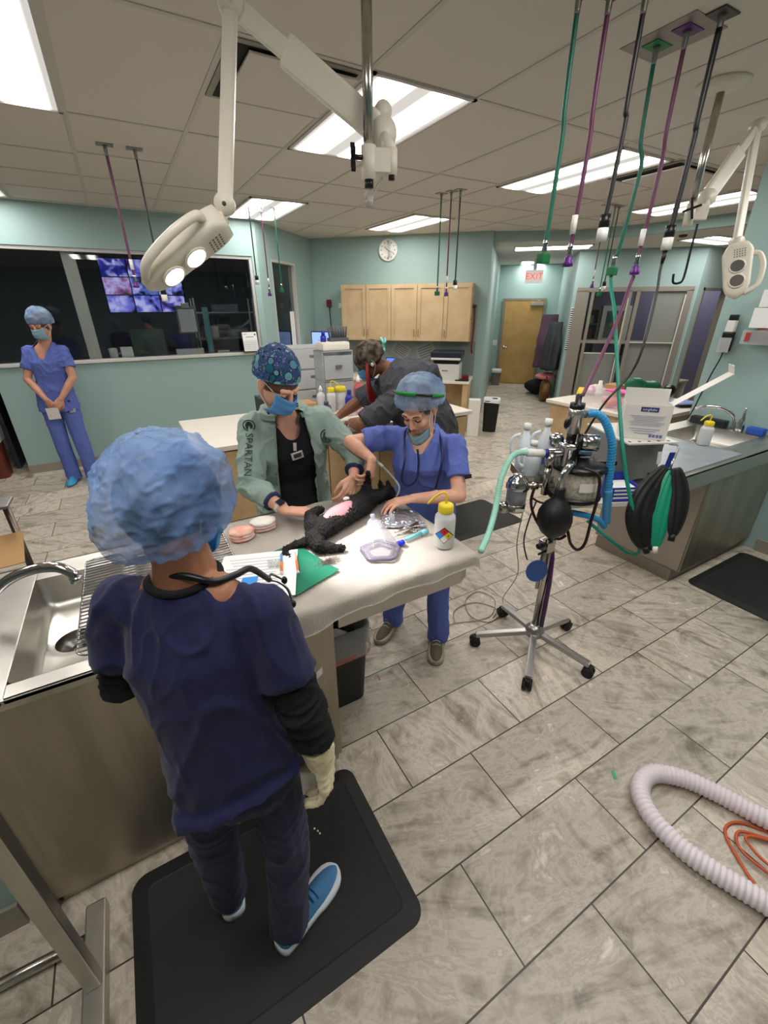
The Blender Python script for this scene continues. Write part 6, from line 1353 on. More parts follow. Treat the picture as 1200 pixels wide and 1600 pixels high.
for k in range(7000):
    v = vs[random.randrange(nv_)]; p = V(v.co) + off; n = V(v.normal)
    if p.z < .93: continue
    if .53 < p.x < .80 and abs((p.y - 1.492) * .91 - (p.x - .555) * .41) < .05 and n.z > .0: continue
    t = (n + V((random.uniform(-.8, .8), random.uniform(-.8, .8), random.uniform(-.3, .5)))).normalized(); L = random.uniform(.005, .011); s_ = t.cross(V((random.random(), random.random(), random.random()))).normalized() * .0006
    g.bm.faces.new([g.bm.verts.new(q) for q in (p - s_, p + s_, p + t * L)])
o = g.build('fur', fur, ct, fixn=False); o['kind'] = 'stuff'
g = MB()
for k in range(700):
    a = random.uniform(0, 6.28); r = random.gauss(0, .02); p = V((.50 + r * 1.7 * cos(a), 1.30 + r * .8 * sin(a), Z1 + .003 + abs(random.gauss(0, .003)))); t = V((random.uniform(-1, 1), random.uniform(-1, 1), random.uniform(-.1, .3))).normalized(); s_ = t.cross(V((0, 0, 1))).normalized() * .0005
    g.bm.faces.new([g.bm.verts.new(q) for q in (p - s_, p + s_, p + t * .014)])
tag(g.build('shaved_fur', mat('loose_fur', (92, 74, 70), .9), fixn=False), 'loose clump of shaved dark fur on the towel below the cat', 'fur', None, 'stuff')
tag(MB().ell((.722, 1.603, 1.008), (.016, .012, .01)).build('cotton_ball', gw), 'small white cotton swab held over the shaved belly', 'cotton')
t = thing('breathing_circuit', 'clear thin tube running from the cat up behind the table', 'tube', (.98, 1.7, 1.0))
MB().tube(crv([(.99, 1.61, .955), (1.02, 1.64, 1.0), (.99, 1.74, 1.07), (.95, 1.80, 1.12), (1.0, 1.92, 1.10), (1.08, 2.0, 1.0)], 8), .0055, 8).build('tube_line', mat('clear_tube', (196, 200, 196), .2, alpha=.55), t)
MB().cyl((.99, 1.74, 1.07), (.97, 1.77, 1.09), .008).build('connector', white_m, t)
# clear induction mask
mk = thing('induction_mask', 'clear cone-shaped mask standing on the towel in the lamplight', 'mask', (.705, 1.262, Z1))
clr = mat('clear_plastic', (206, 204, 216), .06, alpha=.36, spec=.9); rimm = mat('smoky_rim', (112, 106, 126), .25, alpha=.75)
c_ = V((.705, 1.262, 0)); tip = V((.705, 1.32, 0))
def mrow(k, r, z, n=24): return [c_.lerp(tip, k) + V((cos(a) * r * (1 + .08 * cos(5 * a + .6)), sin(a) * r * (1 + .08 * cos(5 * a + .6)), z)) for a in [2 * pi * j / n for j in range(n)]]
MB().ring([mrow(0, .074, Z1 + .012), mrow(.15, .068, Z1 + .035), mrow(.6, .040, Z1 + .088), mrow(.9, .022, Z1 + .115), mrow(1, .012, Z1 + .122)], cap=False).build('cone', clr, mk)
MB().tube(mrow(0, .072, Z1 + .009), .007, 10, closed=True).tube(mrow(0, .05, Z1 + .006), .006, 10, closed=True).build('rim', rimm, mk)
MB().cyl(tip + V((0, 0, Z1 + .12)), tip + V((0, .004, Z1 + .142)), .0095, n=16).cyl(tip + V((0, 0, Z1 + .112)), tip + V((0, 0, Z1 + .12)), .015, n=16).build('nozzle', clr, mk)
# hazard-labelled wash bottle
wb = wash_bottle('wash bottle with yellow cap and hazard diamond at the right corner of the towel', .955, 1.185, Z1, .175, .041, ang=2.75)
nF = V((-.62, -.78, 0)); sF = V((.78, -.62, 0)); bc0 = V((.955, 1.185, Z1 + .065)) + nF * .0425
def dia(c, r, m, nm, par): return MB().ring([[c + sF * r * x + V((0, 0, r * z)) + nF * (dd - .0085 * (abs((c - bc0).dot(sF) + r * x) / .03) ** 2) for x, z in ((1, 0), (.5, .5), (0, 1), (-.5, .5), (-1, 0), (-.5, -.5), (0, -1), (.5, -.5))] for dd in (0, .0012)], smooth=False).build(nm, m, par)
dia(bc0 - nF * .0008, .036, mat('label_black', (24, 24, 26), .5), 'label_outline', wb)
for nm, ox, oz, c in (('red_diamond', 0, .0165, (214, 40, 48)), ('blue_diamond', -.0165, 0, (50, 130, 214)), ('yellow_diamond', .0165, 0, (244, 214, 50)), ('white_diamond', 0, -.0165, (238, 238, 238))):
    dia(bc0 + sF * ox + V((0, 0, oz)) + nF * .0008, .0158, mat(nm, c, .5), nm, wb)
writing('hazard_number', '3', .018, bc0 + V((0, 0, .0165)) + nF * .0024, sF, (0, 0, 1), mat('label_black', (24, 24, 26), .5), wb)
writing('hazard_number', '0', .016, bc0 + sF * .0165 + nF * .0022, sF, (0, 0, 1), mat('label_black', (24, 24, 26), .5), wb)
# foil, instruments, syringe with blue cap
g = MB().grid(lambda u, v: V((.80, 1.44, 0)).lerp(V((.98, 1.34, 0)), u).lerp(V((.90, 1.60, 0)).lerp(V((1.03, 1.50, 0)), u), v) + V((0, 0, Z1 + .003 + .014 * abs(nz((u * 5, v * 5, 2))) + .006 * abs(nz((u * 13, v * 13, 8))))), 40, 40)
tag(g.build('foil_pouch', mat('silver_foil', (196, 202, 210), .22, .8)), 'crinkled silver foil pouch on the towel under the blue scrubs woman\'s arm', 'foil')
t = thing('scissors', 'steel surgical scissors on the towel beside the wash bottle', 'scissors', (.88, 1.34, Z1))
MB().tube([(.80, 1.335, Z1 + .008), (.90, 1.325, Z1 + .008)], [.0015, .005], 8).build('blade', steel_rod, t); MB().tube([(.80, 1.325, Z1 + .012), (.90, 1.338, Z1 + .012)], [.0015, .005], 8).build('blade', steel_rod, t)
for yy in (1.312, 1.352): MB().tube([V((.93 + .02 * cos(a), yy + .013 * sin(a), Z1 + .009)) for a in [2 * pi * j / 16 for j in range(16)]], .003, 8, closed=True).tube([(.895, 1.332, Z1 + .01), (.913, yy, Z1 + .009)], .004, 8).build('finger_ring', steel_rod, t)
tag(MB().tube([(.83, 1.362, Z1 + .008), (.96, 1.372, Z1 + .008)], [.003, .006], 8).tube([(.83, 1.358, Z1 + .012), (.96, 1.382, Z1 + .012)], [.003, .006], 8).build('forceps', steel_rod), 'steel forceps lying behind the scissors on the towel', 'forceps')
t = thing('syringe', 'teal-barrelled syringe with a dark blue cap on the towel by the mask', 'syringe', (.84, 1.29, Z1))
MB().tube([(.835, 1.285, Z1 + .012), (.92, 1.295, Z1 + .012)], .0085, 14).tube([(.92, 1.295, Z1 + .012), (.955, 1.30, Z1 + .012)], .011, 14).build('barrel', mat('aqua_clear', (126, 206, 214), .2, alpha=.75), t)
MB().lathe([(.009, -.01), (.012, -.008), (.012, .008), (.009, .01)], (.805, 1.265, Z1 + .013), 14, axis=(1, .3, 0)).box((.79, 1.262, Z1 + .002), (.82, 1.286, Z1 + .014), .004).build('blue_cap', mat('ultramarine', (30, 44, 190), .35), t)
tag(MB().cyl((.885, 1.475, Z1), (.885, 1.475, Z1 + .035), .012, n=16).build('vial', mat('clear_plastic', (226, 222, 232), .06, alpha=.32)), 'small clear vial standing on the foil near the cat', 'vial')

# ---------------------------------------------------------------- island items
IZ = .931
def bottle(label, x, y, r, h, body, capc, tipped=False, name='bottle'):
    t = thing(name, label, 'bottle', (x, y, IZ))
    MB().lathe([(r * .9, 0), (r, .006), (r, h * .6), (r * .85, h * .68), (r * .35, h * .78), (r * .35, h * .82)], (x, y, IZ), 20).build('bottle_body', mat('btl_%d_%d_%d' % body, body, .35, alpha=.92), t)
    pr = [(r * .42, h * .8), (r * .42, h * .88), (.004, h)] if tipped else [(r * .5, h * .8), (r * .5, h * .98), (r * .4, h)]
    MB().lathe(pr, (x, y, IZ), 16).build('cap', mat('cp_%d_%d_%d' % capc, capc, .4), t); return t
wash_bottle('wash bottle with a yellow cap on the island counter, left of the lidded jar', 1.52, 3.60, IZ, .20, .042, ang=-.5)
t = thing('lidded_jar', 'pale jar with a wide yellow lid between the wash bottle and the blue bottle', 'jar', (1.62, 3.62, IZ))
MB().lathe([(.042, 0), (.045, .01), (.045, .15), (.036, .17)], (1.62, 3.62, IZ), 20).build('jar_body', mat('translucent_poly_222', (222, 224, 222), .35, alpha=.85), t); MB().lathe([(.046, .168), (.048, .17), (.048, .205), (.04, .21)], (1.62, 3.62, IZ), 20).build('lid', mat('cap_232_206', (232, 206, 40), .4), t)
bottle('dark blue liquid bottle standing in front of the yellow-lidded jar', 1.66, 3.52, .04, .19, (36, 44, 160), (40, 50, 130))
bottle('pink-red bottle with a white nozzle cap beside the grey scrubs', 1.80, 3.62, .042, .29, (196, 90, 100), (232, 232, 232), True)
bottle('pale squeeze bottle left of the wash bottle on the island counter', 1.43, 3.62, .038, .23, (206, 204, 206), (230, 230, 232), True)
bottle('dark purple bottle in the front row, leftmost on the island counter', 1.42, 3.48, .042, .12, (62, 54, 84), (80, 80, 100))
tag(MB().box((1.55, 3.34, IZ), (1.72, 3.43, IZ + .045), .008).box((1.56, 3.35, IZ + .045), (1.71, 3.42, IZ + .06), .006).build('wipes_pack', mat('pink_white_pack', (214, 160, 172), .5, var=(40, (236, 226, 228)))), 'pink and white wipes pack lying in front of the bottles on the island', 'pack')
tag(MB().box((1.18, 3.6, IZ), (1.38, 3.8, IZ + .09), .004).build('cardboard_box', mat('cardboard', (176, 138, 92), .8)), 'small brown cardboard box on the island behind the patterned cap', 'box')
og = thing('drawer_organiser', 'clear plastic drawer organiser full of supplies on the island counter', 'organiser', (1.66, 3.82, IZ))
MB().box((1.50, 3.71, IZ), (1.80, 3.73, IZ + .02)).box((1.50, 3.71, IZ), (1.51, 3.91, IZ + .5)).box((1.79, 3.71, IZ), (1.80, 3.91, IZ + .5)).box((1.5, 3.9, IZ), (1.8, 3.91, IZ + .5)).box((1.5, 3.71, IZ + .49), (1.8, 3.91, IZ + .5)).box((1.5, 3.71, IZ + .24), (1.8, 3.91, IZ + .25)).build('frame', mat('smoky_clear', (196, 200, 204), .15, alpha=.55), og)
for k, z in enumerate((.03, .26)):
    d = MB().box((1.515, 3.70, IZ + z), (1.785, 3.715, IZ + z + .2)).build('drawer', mat('smoky_clear', (196, 200, 204), .15, alpha=.55), og); MB().box((1.62, 3.685, IZ + z + .09), (1.68, 3.70, IZ + z + .12), .003).build('handle', alu, d)
    MB().box((1.53, 3.74, IZ + z), (1.77, 3.88, IZ + z + .12), .02).build('contents', mat('mixed_supplies_%d' % k, (160, 160, 156), .6, var=(22, (210, 208, 200))), og)
tag(MB().box((1.52, 3.72, IZ + .501), (1.78, 3.9, IZ + .57), .02).build('folded_towels', tw_w), 'folded white towel on top of the clear drawer organiser', 'towel')
tr = thing('tube_rack', 'rack of dark capped tubes on top of the clear organiser', 'rack', (1.71, 3.8, IZ + .571))
MB().box((1.62, 3.78, IZ + .571), (1.80, 3.86, IZ + .60), .004).build('rack_base', mat('smoky_base', (90, 90, 96), .3), tr)
for k in range(8): MB().tube([(1.632 + k * .022, 3.82, IZ + .6), (1.632 + k * .022 + .004 * (k - 4), 3.82, IZ + .69)], .009, 10).build('tube', mat('smoke_tube', (84, 86, 92), .3, alpha=.85), tr)
tag(MB().cyl((1.56, 3.80, IZ + .571), (1.56, 3.80, IZ + .62), .026).cyl((1.56, 3.80, IZ + .62), (1.56, 3.80, IZ + .66), .016).build('ink_bottle', mat('btl_36_44_160', (36, 44, 160), .35)), 'small dark blue bottle beside the tube rack on the organiser', 'bottle')
dt_ = thing('drawer_tower', 'tall grey drawer cabinet standing behind the island counter', 'drawer cabinet', (1.62, 4.5, 0))
MB().box((1.42, 4.3, 0), (1.92, 4.7, 1.42), .01).build('carcass', mat('pale_grey_cabinet', (178, 180, 180), .4), dt_)
for k in range(7):
    d = MB().box((1.435, 4.285, .05 + k * .195), (1.905, 4.30, .23 + k * .195), .004).build('drawer', mat('pale_grey_drawer', (190, 192, 192), .4), dt_); MB().box((1.6, 4.275, .16 + k * .195), (1.74, 4.286, .18 + k * .195), .002).build('handle', alu, d)
tag(MB().box((1.02, 4.1, .0), (1.3, 4.35, 1.0), .01).build('dark_bin', mat('dark_box', (52, 52, 56), .5)), 'dark bin standing behind the island left of the drawer tower', 'bin')
# ---------------------------------------------------------------- desk behind the right table with its clutter
dk = thing('side_counter', 'white-topped maple counter behind the bracket shelf', 'counter', (4.3, 2.6, 0))
MB().box((3.80, 2.08, .0), (4.9, 3.08, .865)).build('cabinet', maple, dk); MB().box((3.76, 2.04, .865), (4.95, 3.12, .9), .008).build('worktop', MATS['white_laminate'], dk)
cb = thing('storage_tub', 'clear plastic tub with a pink lid full of coloured supplies', 'tub', (3.95, 2.35, .9))
cx0, cy0, cx1, cy1 = 3.80, 2.13, 4.12, 2.75
R = [rrect(cx0 + .02, cy0 + .02, cx1 - .02, cy1 - .02, .03, .902), rrect(cx0, cy0, cx1, cy1, .04, 1.03), rrect(cx0 - .01, cy0 - .01, cx1 + .01, cy1 + .01, .04, 1.035)]
MB().ring(R, cap=False).build('tub_body', mat('clear_tub', (222, 214, 220), .15, alpha=.4), cb)
MB().box((3.98, 2.35, 1.036), (4.14, 2.62, 1.05), .01).build('lid', mat('hot_pink', (236, 90, 170), .4), cb)
k = 0
for (x, y, z, r, c, lb) in ((3.88, 2.22, .95, .05, (150, 190, 140), 'pale green bundle inside the clear tub, nearest end'), (3.90, 2.36, .95, .055, (224, 110, 150), 'pink bundle in the middle of the clear tub'), (3.92, 2.52, .95, .055, (232, 130, 120), 'coral bundle toward the far end of the clear tub'), (4.02, 2.28, .95, .05, (90, 130, 190), 'blue bundle at the back of the clear tub'), (4.02, 2.60, .95, .05, (226, 200, 210), 'pale pink bundle at the far corner of the clear tub')):
    lump('supply_bundle', lb, 'bundle', (x, y, z), (r, r * 1.2, r * .8), mat('bundle_%d' % k, c, .7), k * 3., .3); k += 1
lump('plastic_bag', 'green plastic bag standing on the white counter behind the white box', 'bag', (4.72, 2.72, .995), (.2, .12, .10), mat('green_bag_plastic', (30, 104, 74), .3, bump=(30, .8)), 5., .8)
lump('camera_bag', 'small black bag behind the white box flap, right of the green bag', 'bag', (4.87, 2.50, .975), (.08, .07, .07), mat('black_shiny', (18, 18, 20), .3), 7., .4)
tag(MB().box((4.45, 2.78, .901), (4.62, 2.95, 1.02), .003).build('cardboard_box', mat('cardboard', (176, 138, 92), .8)), 'small brown cardboard box left of the green bag on the white counter', 'box')
lump('tissue_packet', 'crumpled white and pink packet at the far end of the white counter', 'packet', (4.42, 3.02, .955), (.14, .07, .05), mat('white_pink_pack', (222, 214, 216), .5, var=(26, (214, 150, 170))), 2., .3)
tag(MB().lathe([(.03, 0), (.035, .01), (.035, .12), (.02, .14), (.02, .17)], (4.30, 2.90, .9), 16).build('white_bottle', white_m), 'white bottle beside the crumpled packet on the white counter', 'bottle')
tag(MB().lathe([(.04, 0), (.045, .03), (.03, .09)], (4.20, 3.04, .9), 16).build('yellow_jar', mat('yellow_lid', (232, 200, 60), .4)), 'small yellow jar at the far left corner of the white counter', 'jar')
tag(MB().obox((4.66, 2.28, .905), (.22, -.1, 0), (.1, .2, 0), (0, 0, .008), .001).build('manila_folder', mat('manila', (228, 178, 104), .7)), 'orange manila folder on the white counter behind the box flap', 'folder')
tag(MB().obox((4.64, 2.22, .922), (.2, -.09, 0), (.08, .15, 0), (0, 0, .02), .006).build('blue_case', mat('cornflower', (88, 128, 210), .4)), 'blue case lying on the orange folder', 'case')
tag(MB().obox((4.6, 2.14, .915), (.2, -.09, 0), (.03, .06, 0), (0, 0, .03), .006).build('black_case', blackp), 'black case beside the blue case on the white counter', 'case')
# ---------------------------------------------------------------- people
navy_m = mat('navy_scrub_cloth', (19, 21, 66), .85, bump=(420, .25), sheen=.1)
blue_m = mat('ceil_blue_scrub_cloth', (92, 108, 182), .85, bump=(420, .25))
gray_m = mat('charcoal_scrub_cloth', (62, 62, 68), .85, bump=(420, .25))
blackc = mat('black_scrub_cloth', (17, 17, 20), .88, bump=(420, .2))
jack_m = mat('sage_fleece', (142, 162, 152), .92, bump=(320, .5))
mask_m = mat('blue_mask', (112, 184, 236), .7, bump=(300, .15)); mask_p = mat('pale_mask', (172, 210, 226), .7, bump=(300, .15)); loop_m = mat('white_elastic', (230, 232, 235), .6)
hair_d = mat('dark_hair', (30, 24, 22), .5, bump=(120, .5)); hair_b = mat('brown_hair', (86, 60, 42), .5, bump=(120, .5))
def cap_cloth(name, c1, c2, al):
    m = mat(name, c1, .75, var=(5, c2), bump=(260, .15)); nt = m.node_tree; n = nt.nodes; l = nt.links; b = n['Principled BSDF']
    tc = n.new('ShaderNodeTexCoord'); t = n.new('ShaderNodeTexNoise'); t.inputs['Scale'].default_value = 9; t.inputs['Detail'].default_value = 6; t.inputs['Distortion'].default_value = .8
    r = n.new('ShaderNodeMapRange'); r.inputs['From Min'].default_value = .35; r.inputs['From Max'].default_value = .68; r.inputs['To Min'].default_value = al - .12; r.inputs['To Max'].default_value = al + .2
    l.new(tc.outputs['Object'], t.inputs['Vector']); l.new(t.outputs['Fac'], r.inputs['Value']); l.new(r.outputs['Result'], b.inputs['Alpha']); return m
bouf = cap_cloth('bouffant_cloth', (98, 134, 190), (140, 170, 216), .52)
bouf2 = cap_cloth('bouffant_cloth_pale', (124, 152, 192), (160, 184, 212), .5)
skinA = skin('skin_tan', (176, 122, 90)); skinB = skin('skin_fair', (222, 168, 142)); skinC = skin('skin_light', (224, 170, 144)); skinD = skin('skin_brown', (128, 82, 58)); skinE = skin('skin_light_tan', (208, 152, 126))
def hairball(root, c, M, s, m, r=(.086, .108, .095), name='hair', off=(0, -.012, .035), disp=.0): 
    g = MB().ell(V(c) + M @ V((off[0] * s, off[1] * s, off[2] * s)), tuple(x * s for x in r), M, 36)
    for v in g.bm.verts: v.co += (v.co - V(c)).normalized() * .004 * nz(v.co, 30)
    return g.build(name, m, root)
def patch(root, name, c, ux, uy, m, th=.002, seg=8, bend=0.):
    ux, uy = V(ux), V(uy); n = ux.cross(uy).normalized()
    g = MB().grid(lambda u, v: V(c) + ux * (u - .5) + uy * (v - .5) + n * bend * (1 - (2 * u - 1) ** 2), seg, seg)
    bmesh.ops.solidify(g.bm, geom=g.bm.faces[:], thickness=th); return g.build(name, m, root)

# A: nearest person, seen from behind, navy scrubs
J = dict(base=(.03, .77, .018), head=(.022, .885, 1.412), face=(.72, .58, -.38), up=(0, 0, 1), neck=(.012, .845, 1.305), che=(.0, .795, 1.13), mid=(.01, .745, .97), pel=(.025, .72, .83), hem=(.03, .70, .795),
         latH=(.95, -.3, 0), latS=(.77, -.64, 0),
         armR=((.128, .728, 1.225), (.168, .650, 1.00), (.188, .625, .855), dict(d=(.12, -.1, -1), n=(-.75, .5, 0), t=1, curl=(.25, .3, .2), s=.66)),
         armL=((-.118, .905, 1.225), (-.165, .905, 1.02), (-.075, 1.06, .955), dict(d=(.6, .7, -.15), n=(.0, 0, -1), t=-1, curl=(.3, .4, .2), s=.92)),
         legR=((.088, .70, .79), (.092, .70, .45), (.062, .70, .10)), legL=((-.055, .745, .79), (-.075, .80, .45), (-.085, .865, .10)),
         extra=(((-.03, .855, 1.258), (.055, .785, 1.258), .05, .05), ((.012, .84, 1.36), (.012, .835, 1.27), .052, .066)), cut=[((.010, .835, 1.350), .098)])
rootA, T, M, bodyA, topA = figure('person nearest the camera in navy scrubs and blue bouffant cap, seen from behind', J, dict(skin=skinA, top=navy_m, trousers=navy_m), dict(s=.9, bulk=.80, depth=1.12, sh=.155, armb=1.12, off=.016, sleeve=.66, cuff=.02, fold=.0065, bust=.0, seed=2.))
# black undershirt: collar and both sleeves
ub = Blob(); e_r = V(J['armR'][1]); w_r = V(J['armR'][2]); e_l = V(J['armL'][1]); w_l = V(J['armL'][2]); s_r = V(J['armR'][0]); s_l = V(J['armL'][0])
ub.mb.tube([s_r.lerp(e_r, .5), e_r, e_r.lerp(w_r, .25), e_r.lerp(w_r, .62)], [.046, .050, .049, .046], 22)
ub.build('undershirt_sleeve', blackc, rootA, vox=.005, disp=folds(.006, (10, 10, 40)))
ub = Blob(); ub.mb.tube([s_l.lerp(e_l, .5), e_l, e_l.lerp(w_l, .3), e_l.lerp(w_l, .75)], [.046, .048, .046, .042], 22); ub.build('undershirt_sleeve', blackc, rootA, vox=.005, disp=folds(.005, (10, 10, 30)))
lS = V((.77, -.64, 0)); fS = V((.64, .77, 0))
def neckline(top, c, rad, inset=.0):
    b = bmesh.new(); b.from_mesh(top.data); off = wloc(top); c = V(c)
    P = [v.co + off for v in b.verts if any(e.is_boundary for e in v.link_edges) and (v.co + off - c).length < rad]; b.free()
    n = 44; out = []
    for j in range(n):
        a = -pi + 2 * pi * (j + .5) / n; q = [p for p in P if abs(((atan2(p.y - c.y, p.x - c.x) - a + pi) % (2 * pi)) - pi) < pi / n * 1.6]
        if q: p = sum(q, V((0, 0, 0))) / len(q); out.append(p + (c - p).normalized() * inset + V((0, 0, .007)))
    for k in range(4): out = [(out[i - 1] + out[i] * 2 + out[(i + 1) % len(out)]) / 4 for i in range(len(out))]
    return out
MB().tube(neckline(topA, (.010, .832, 1.285), .16, .004), .0085, 10, closed=True).build('undershirt_collar', blackc, rootA)
# bare hand wears an ivory glove with a rolled cuff
gv = Blob(); gv.mb.tube([w_r + V((-.006, .004, .052)), w_r + V((-.002, .002, .03)), w_r + V((0, 0, .0)), w_r + V((.004, -.003, -.02))], [.037, .036, .033, .030], 22)
hand(gv, w_r + V((0, 0, -.005)), (.12, -.1, -1), (-.75, .5, 0), 1, .92, (.5, .6, .4), .08, .35, fat=1.22)
gv.build('latex_glove', mat('ivory_latex', (232, 220, 184), .45, bump=(60, .3)), rootA, vox=.0034, smooth=2, disp=folds(.002, (30, 30, 30)))
hairball(rootA, J['head'], M, .96, hair_d, (.091, .112, .101), off=(0, -.020, .027))
bouffant(V(J['head']) + M @ V((.004, -.028, .024)), M, 1., rootA, bouf, rx=.112, ry=.138, rz=.134, tilt=radians(34), seed=1.3, low=114, amp=.005, n=150, N=90, fine=.022)
mask(T, .93, rootA, mask_m, loop_m)
patch(rootA, 'sleeve_tag', s_r.lerp(e_r, .60) + V((.058, -.038, 0)), V((.018, .01, 0)), (0, 0, .022), mat('tag_white', (236, 232, 228), .5))
g = MB()
for q in ((0, 0), (.011, .002), (.017, -.002)): g.ell((.165 + q[0] * .5, .672 - q[0], .52 + q[1]), (.0025, .0025, .003), n=8)
g.build('pocket_logo', white_m, rootA)
patch(rootA, 'pocket_card', (.163, .668, .72), (.035, -.03, .012), (.0, -.0, .09), mat('card_white', (230, 228, 222), .6))
blue_shoe = mat('blue_knit_shoe', (80, 138, 188), .75, bump=(520, .5)); sole_w = mat('white_sole', (226, 230, 238), .5); lace_b = mat('blue_lace', (34, 92, 160), .7)
shoe(rootA, (.062, .695, 0), (.30, .80, .0185), .93, blue_shoe, sole_w, lace_b)
shoe(rootA, (-.082, .872, 0), (-.075, .97, .0185), .93, blue_shoe, sole_w, lace_b)
# stethoscope round the neck
st = thing('stethoscope', 'black stethoscope round the neck of the person in navy scrubs', 'stethoscope', (.05, .84, 1.31))
blk_t = mat('stethoscope_black', (20, 20, 26), .35)
MB().tube(crv([(-.02, .80, 1.322), (.012, .775, 1.324), (.055, .757, 1.308), (.10, .785, 1.292), (.135, .82, 1.275), (.17, .86, 1.22), (.185, .885, 1.19)], 8), .0072, 10).build('tubing', blk_t, st)
MB().tube(crv([(.185, .885, 1.19), (.205, .88, 1.18), (.222, .868, 1.16), (.228, .86, 1.128)], 6), .0035, 8).tube(crv([(.185, .885, 1.19), (.2, .92, 1.18), (.225, .915, 1.16)], 6), .0035, 8).build('ear_tubes', steel_rod, st)
MB().ell((.229, .859, 1.118), (.008, .008, .011)).ell((.229, .915, 1.155), (.008, .008, .011)).build('ear_tips', blk_t, st)

# B: standing woman in the sage jacket
J = dict(base=(.65, 2.14, 0), head=(.548, 1.892, 1.49), face=(.30, -.62, -.50), up=(0, 0, 1), neck=(.590, 1.995, 1.36), che=(.625, 2.06, 1.17), mid=(.645, 2.11, 1.0), pel=(.65, 2.13, .89), hem=(.65, 2.14, .80),
         latH=(-1, -.05, 0), latS=(-.98, .12, 0),
         armR=((.452, 2.05, 1.265), (.372, 1.90, 1.04), (.468, 1.685, .975), dict(d=(.95, -.42, -.1), n=(.1, 0, -1), t=1, curl=(.25, .35, .25), tc=.2)),
         armL=((.782, 1.995, 1.27), (.905, 1.87, 1.115), (.825, 1.735, 1.045), dict(d=(-.62, -.5, -.6), n=(-.5, .3, -.45), t=-1, curl=((.5, .6, .3), (.6, .65, .35), (.8, .7, .4), (.9, .7, .4)), tc=.5, spread=-.05)),
         legR=((.565, 2.13, .86), (.56, 2.12, .46), (.55, 2.16, .10)), legL=((.735, 2.12, .86), (.74, 2.11, .46), (.75, 2.15, .10)),
         cut=[((.585, 1.93, 1.35), .085), ((.60, 1.93, 1.28), .05), ((.605, 1.935, 1.245), .035)])
rootB, T, M, bodyB, topB = figure('woman in a sage green jacket and patterned cap standing behind the towelled table', J, dict(skin=skinB, top=blackc, trousers=blackc), dict(s=1., bulk=1.0, sh=.15, sleeve=.12, bust=.02, fold=.004, seed=5., off=.012))
jb = Blob()
jb.loft(torso_rings(J['pel'], J['mid'], J['che'], V(J['che']).lerp(V(J['neck']), .97), J['latH'], J['latS'], bulk=1.03, hem=(.65, 2.14, .74), off=.03, bust=.025, sh=.16))
for side, f2 in (('R', .62), ('L', .70)):
    a = J['arm' + side]; sh_, el_, wr_ = map(V, a[:3])
    jb.cap(V(J['che']).lerp(V(J['neck']), .42), sh_, .078, .076); jb.cap(sh_, el_, .074, .060); jb.mb.tube([el_ - (wr_ - el_) * .05, el_.lerp(wr_, f2 * .5), el_.lerp(wr_, f2)], [.05, .054, .046], 22)
# stand-up collar folded open
cuts = []
for z, r, dx in ((1.44, .085, 0), (1.36, .08, 0), (1.30, .075, 0), (1.22, .085, 0), (1.14, .095, .0), (1.06, .10, 0), (.98, .105, 0), (.90, .105, 0), (.82, .105, 0), (.74, .105, 0)):
    yb = 1.90 if z > 1.3 else 1.925 + (1.2 - z) * .14
    cuts.append(((.60 + (1.3 - z) * .07, yb, z), r))
jk = jb.build('jacket', jack_m, rootB, vox=.0065, smooth=2, disp=folds(.010, (9, 9, 9), 7.), cut=cuts)
def collar(c, l, f, a0, a1, r0, z0, h, m, root, nm='collar'):
    g = MB().grid(lambda u, v: V(c) + V(l) * (r0 + .03 * v) * cos(a0 + (a1 - a0) * u) + V(f) * (r0 * .92 + .03 * v) * sin(a0 + (a1 - a0) * u) + V((0, 0, z0 + h * sin(v * pi * .8))), 26, 8)
    bmesh.ops.solidify(g.bm, geom=g.bm.faces[:], thickness=.006); return g.build(nm, m, root)
collar((.592, 2.0, 1.285), (-1, 0, 0), (0, -1, 0), radians(-235), radians(55), .082, .0, .055, jack_m, jk)
for k in (-1, 1):
    MB().tube(crv([(.60 + k * .075, 1.925, 1.30), (.61 + k * .088, 1.93, 1.2), (.62 + k * .10, 1.95, 1.08), (.63 + k * .105, 1.975, .95), (.63 + k * .108, 1.985, .84)], 6), .007, 8, flat=.6).build('zip_edge', mat('sage_trim', (120, 140, 130), .9), jk)
cuf = mat('navy_cuff', (36, 40, 78), .8)
for side, f2 in (('R', .62), ('L', .70)):
    a = J['arm' + side]; el_, wr_ = V(a[1]), V(a[2]); d_ = (wr_ - el_).normalized(); p_ = el_.lerp(wr_, f2)
    MB().tube([p_ - d_ * .004, p_ + d_ * .008], [.0475, .044], 24).build('cuff', cuf, jk)
ink = mat('dark_print', (44, 58, 56), .8)
# sleeve lettering down the right upper arm, emblem on sleeve and chest
a_s, a_e = V(J['armR'][0]), V(J['armR'][1]); dn = (a_e - a_s).normalized(); outw = V((-.35, -.86, .25)); outw = (outw - dn * outw.dot(dn)).normalized(); sdw = dn.cross(outw)
def curved_text(name, txt, size, ctr, xd, yd, nrm, rad, m, root):
    """lettering wrapped round a limb of radius rad; xd runs along the limb"""
    me = text_mesh(txt, size, Matrix.Identity(4), extr=.0006)
    b = bmesh.new(); b.from_mesh(me); bmesh.ops.subdivide_edges(b, edges=[e for e in b.edges if e.calc_length() > .01], cuts=2)
    for v in b.verts:
        x, y, z = v.co; an = y / rad; v.co = V(ctr) + V(xd) * x + V(yd) * (sin(an) * (rad + z)) + V(nrm) * ((cos(an) - 1) * (rad + z) + z)
    b.to_mesh(me); b.free(); return link(name, me, m, root)
ctr = a_s.lerp(a_e, .56) + outw * .0765
curved_text('sleeve_print', 'SPARTAN', .048, ctr, dn, outw.cross(dn), outw, .072, ink, jk)
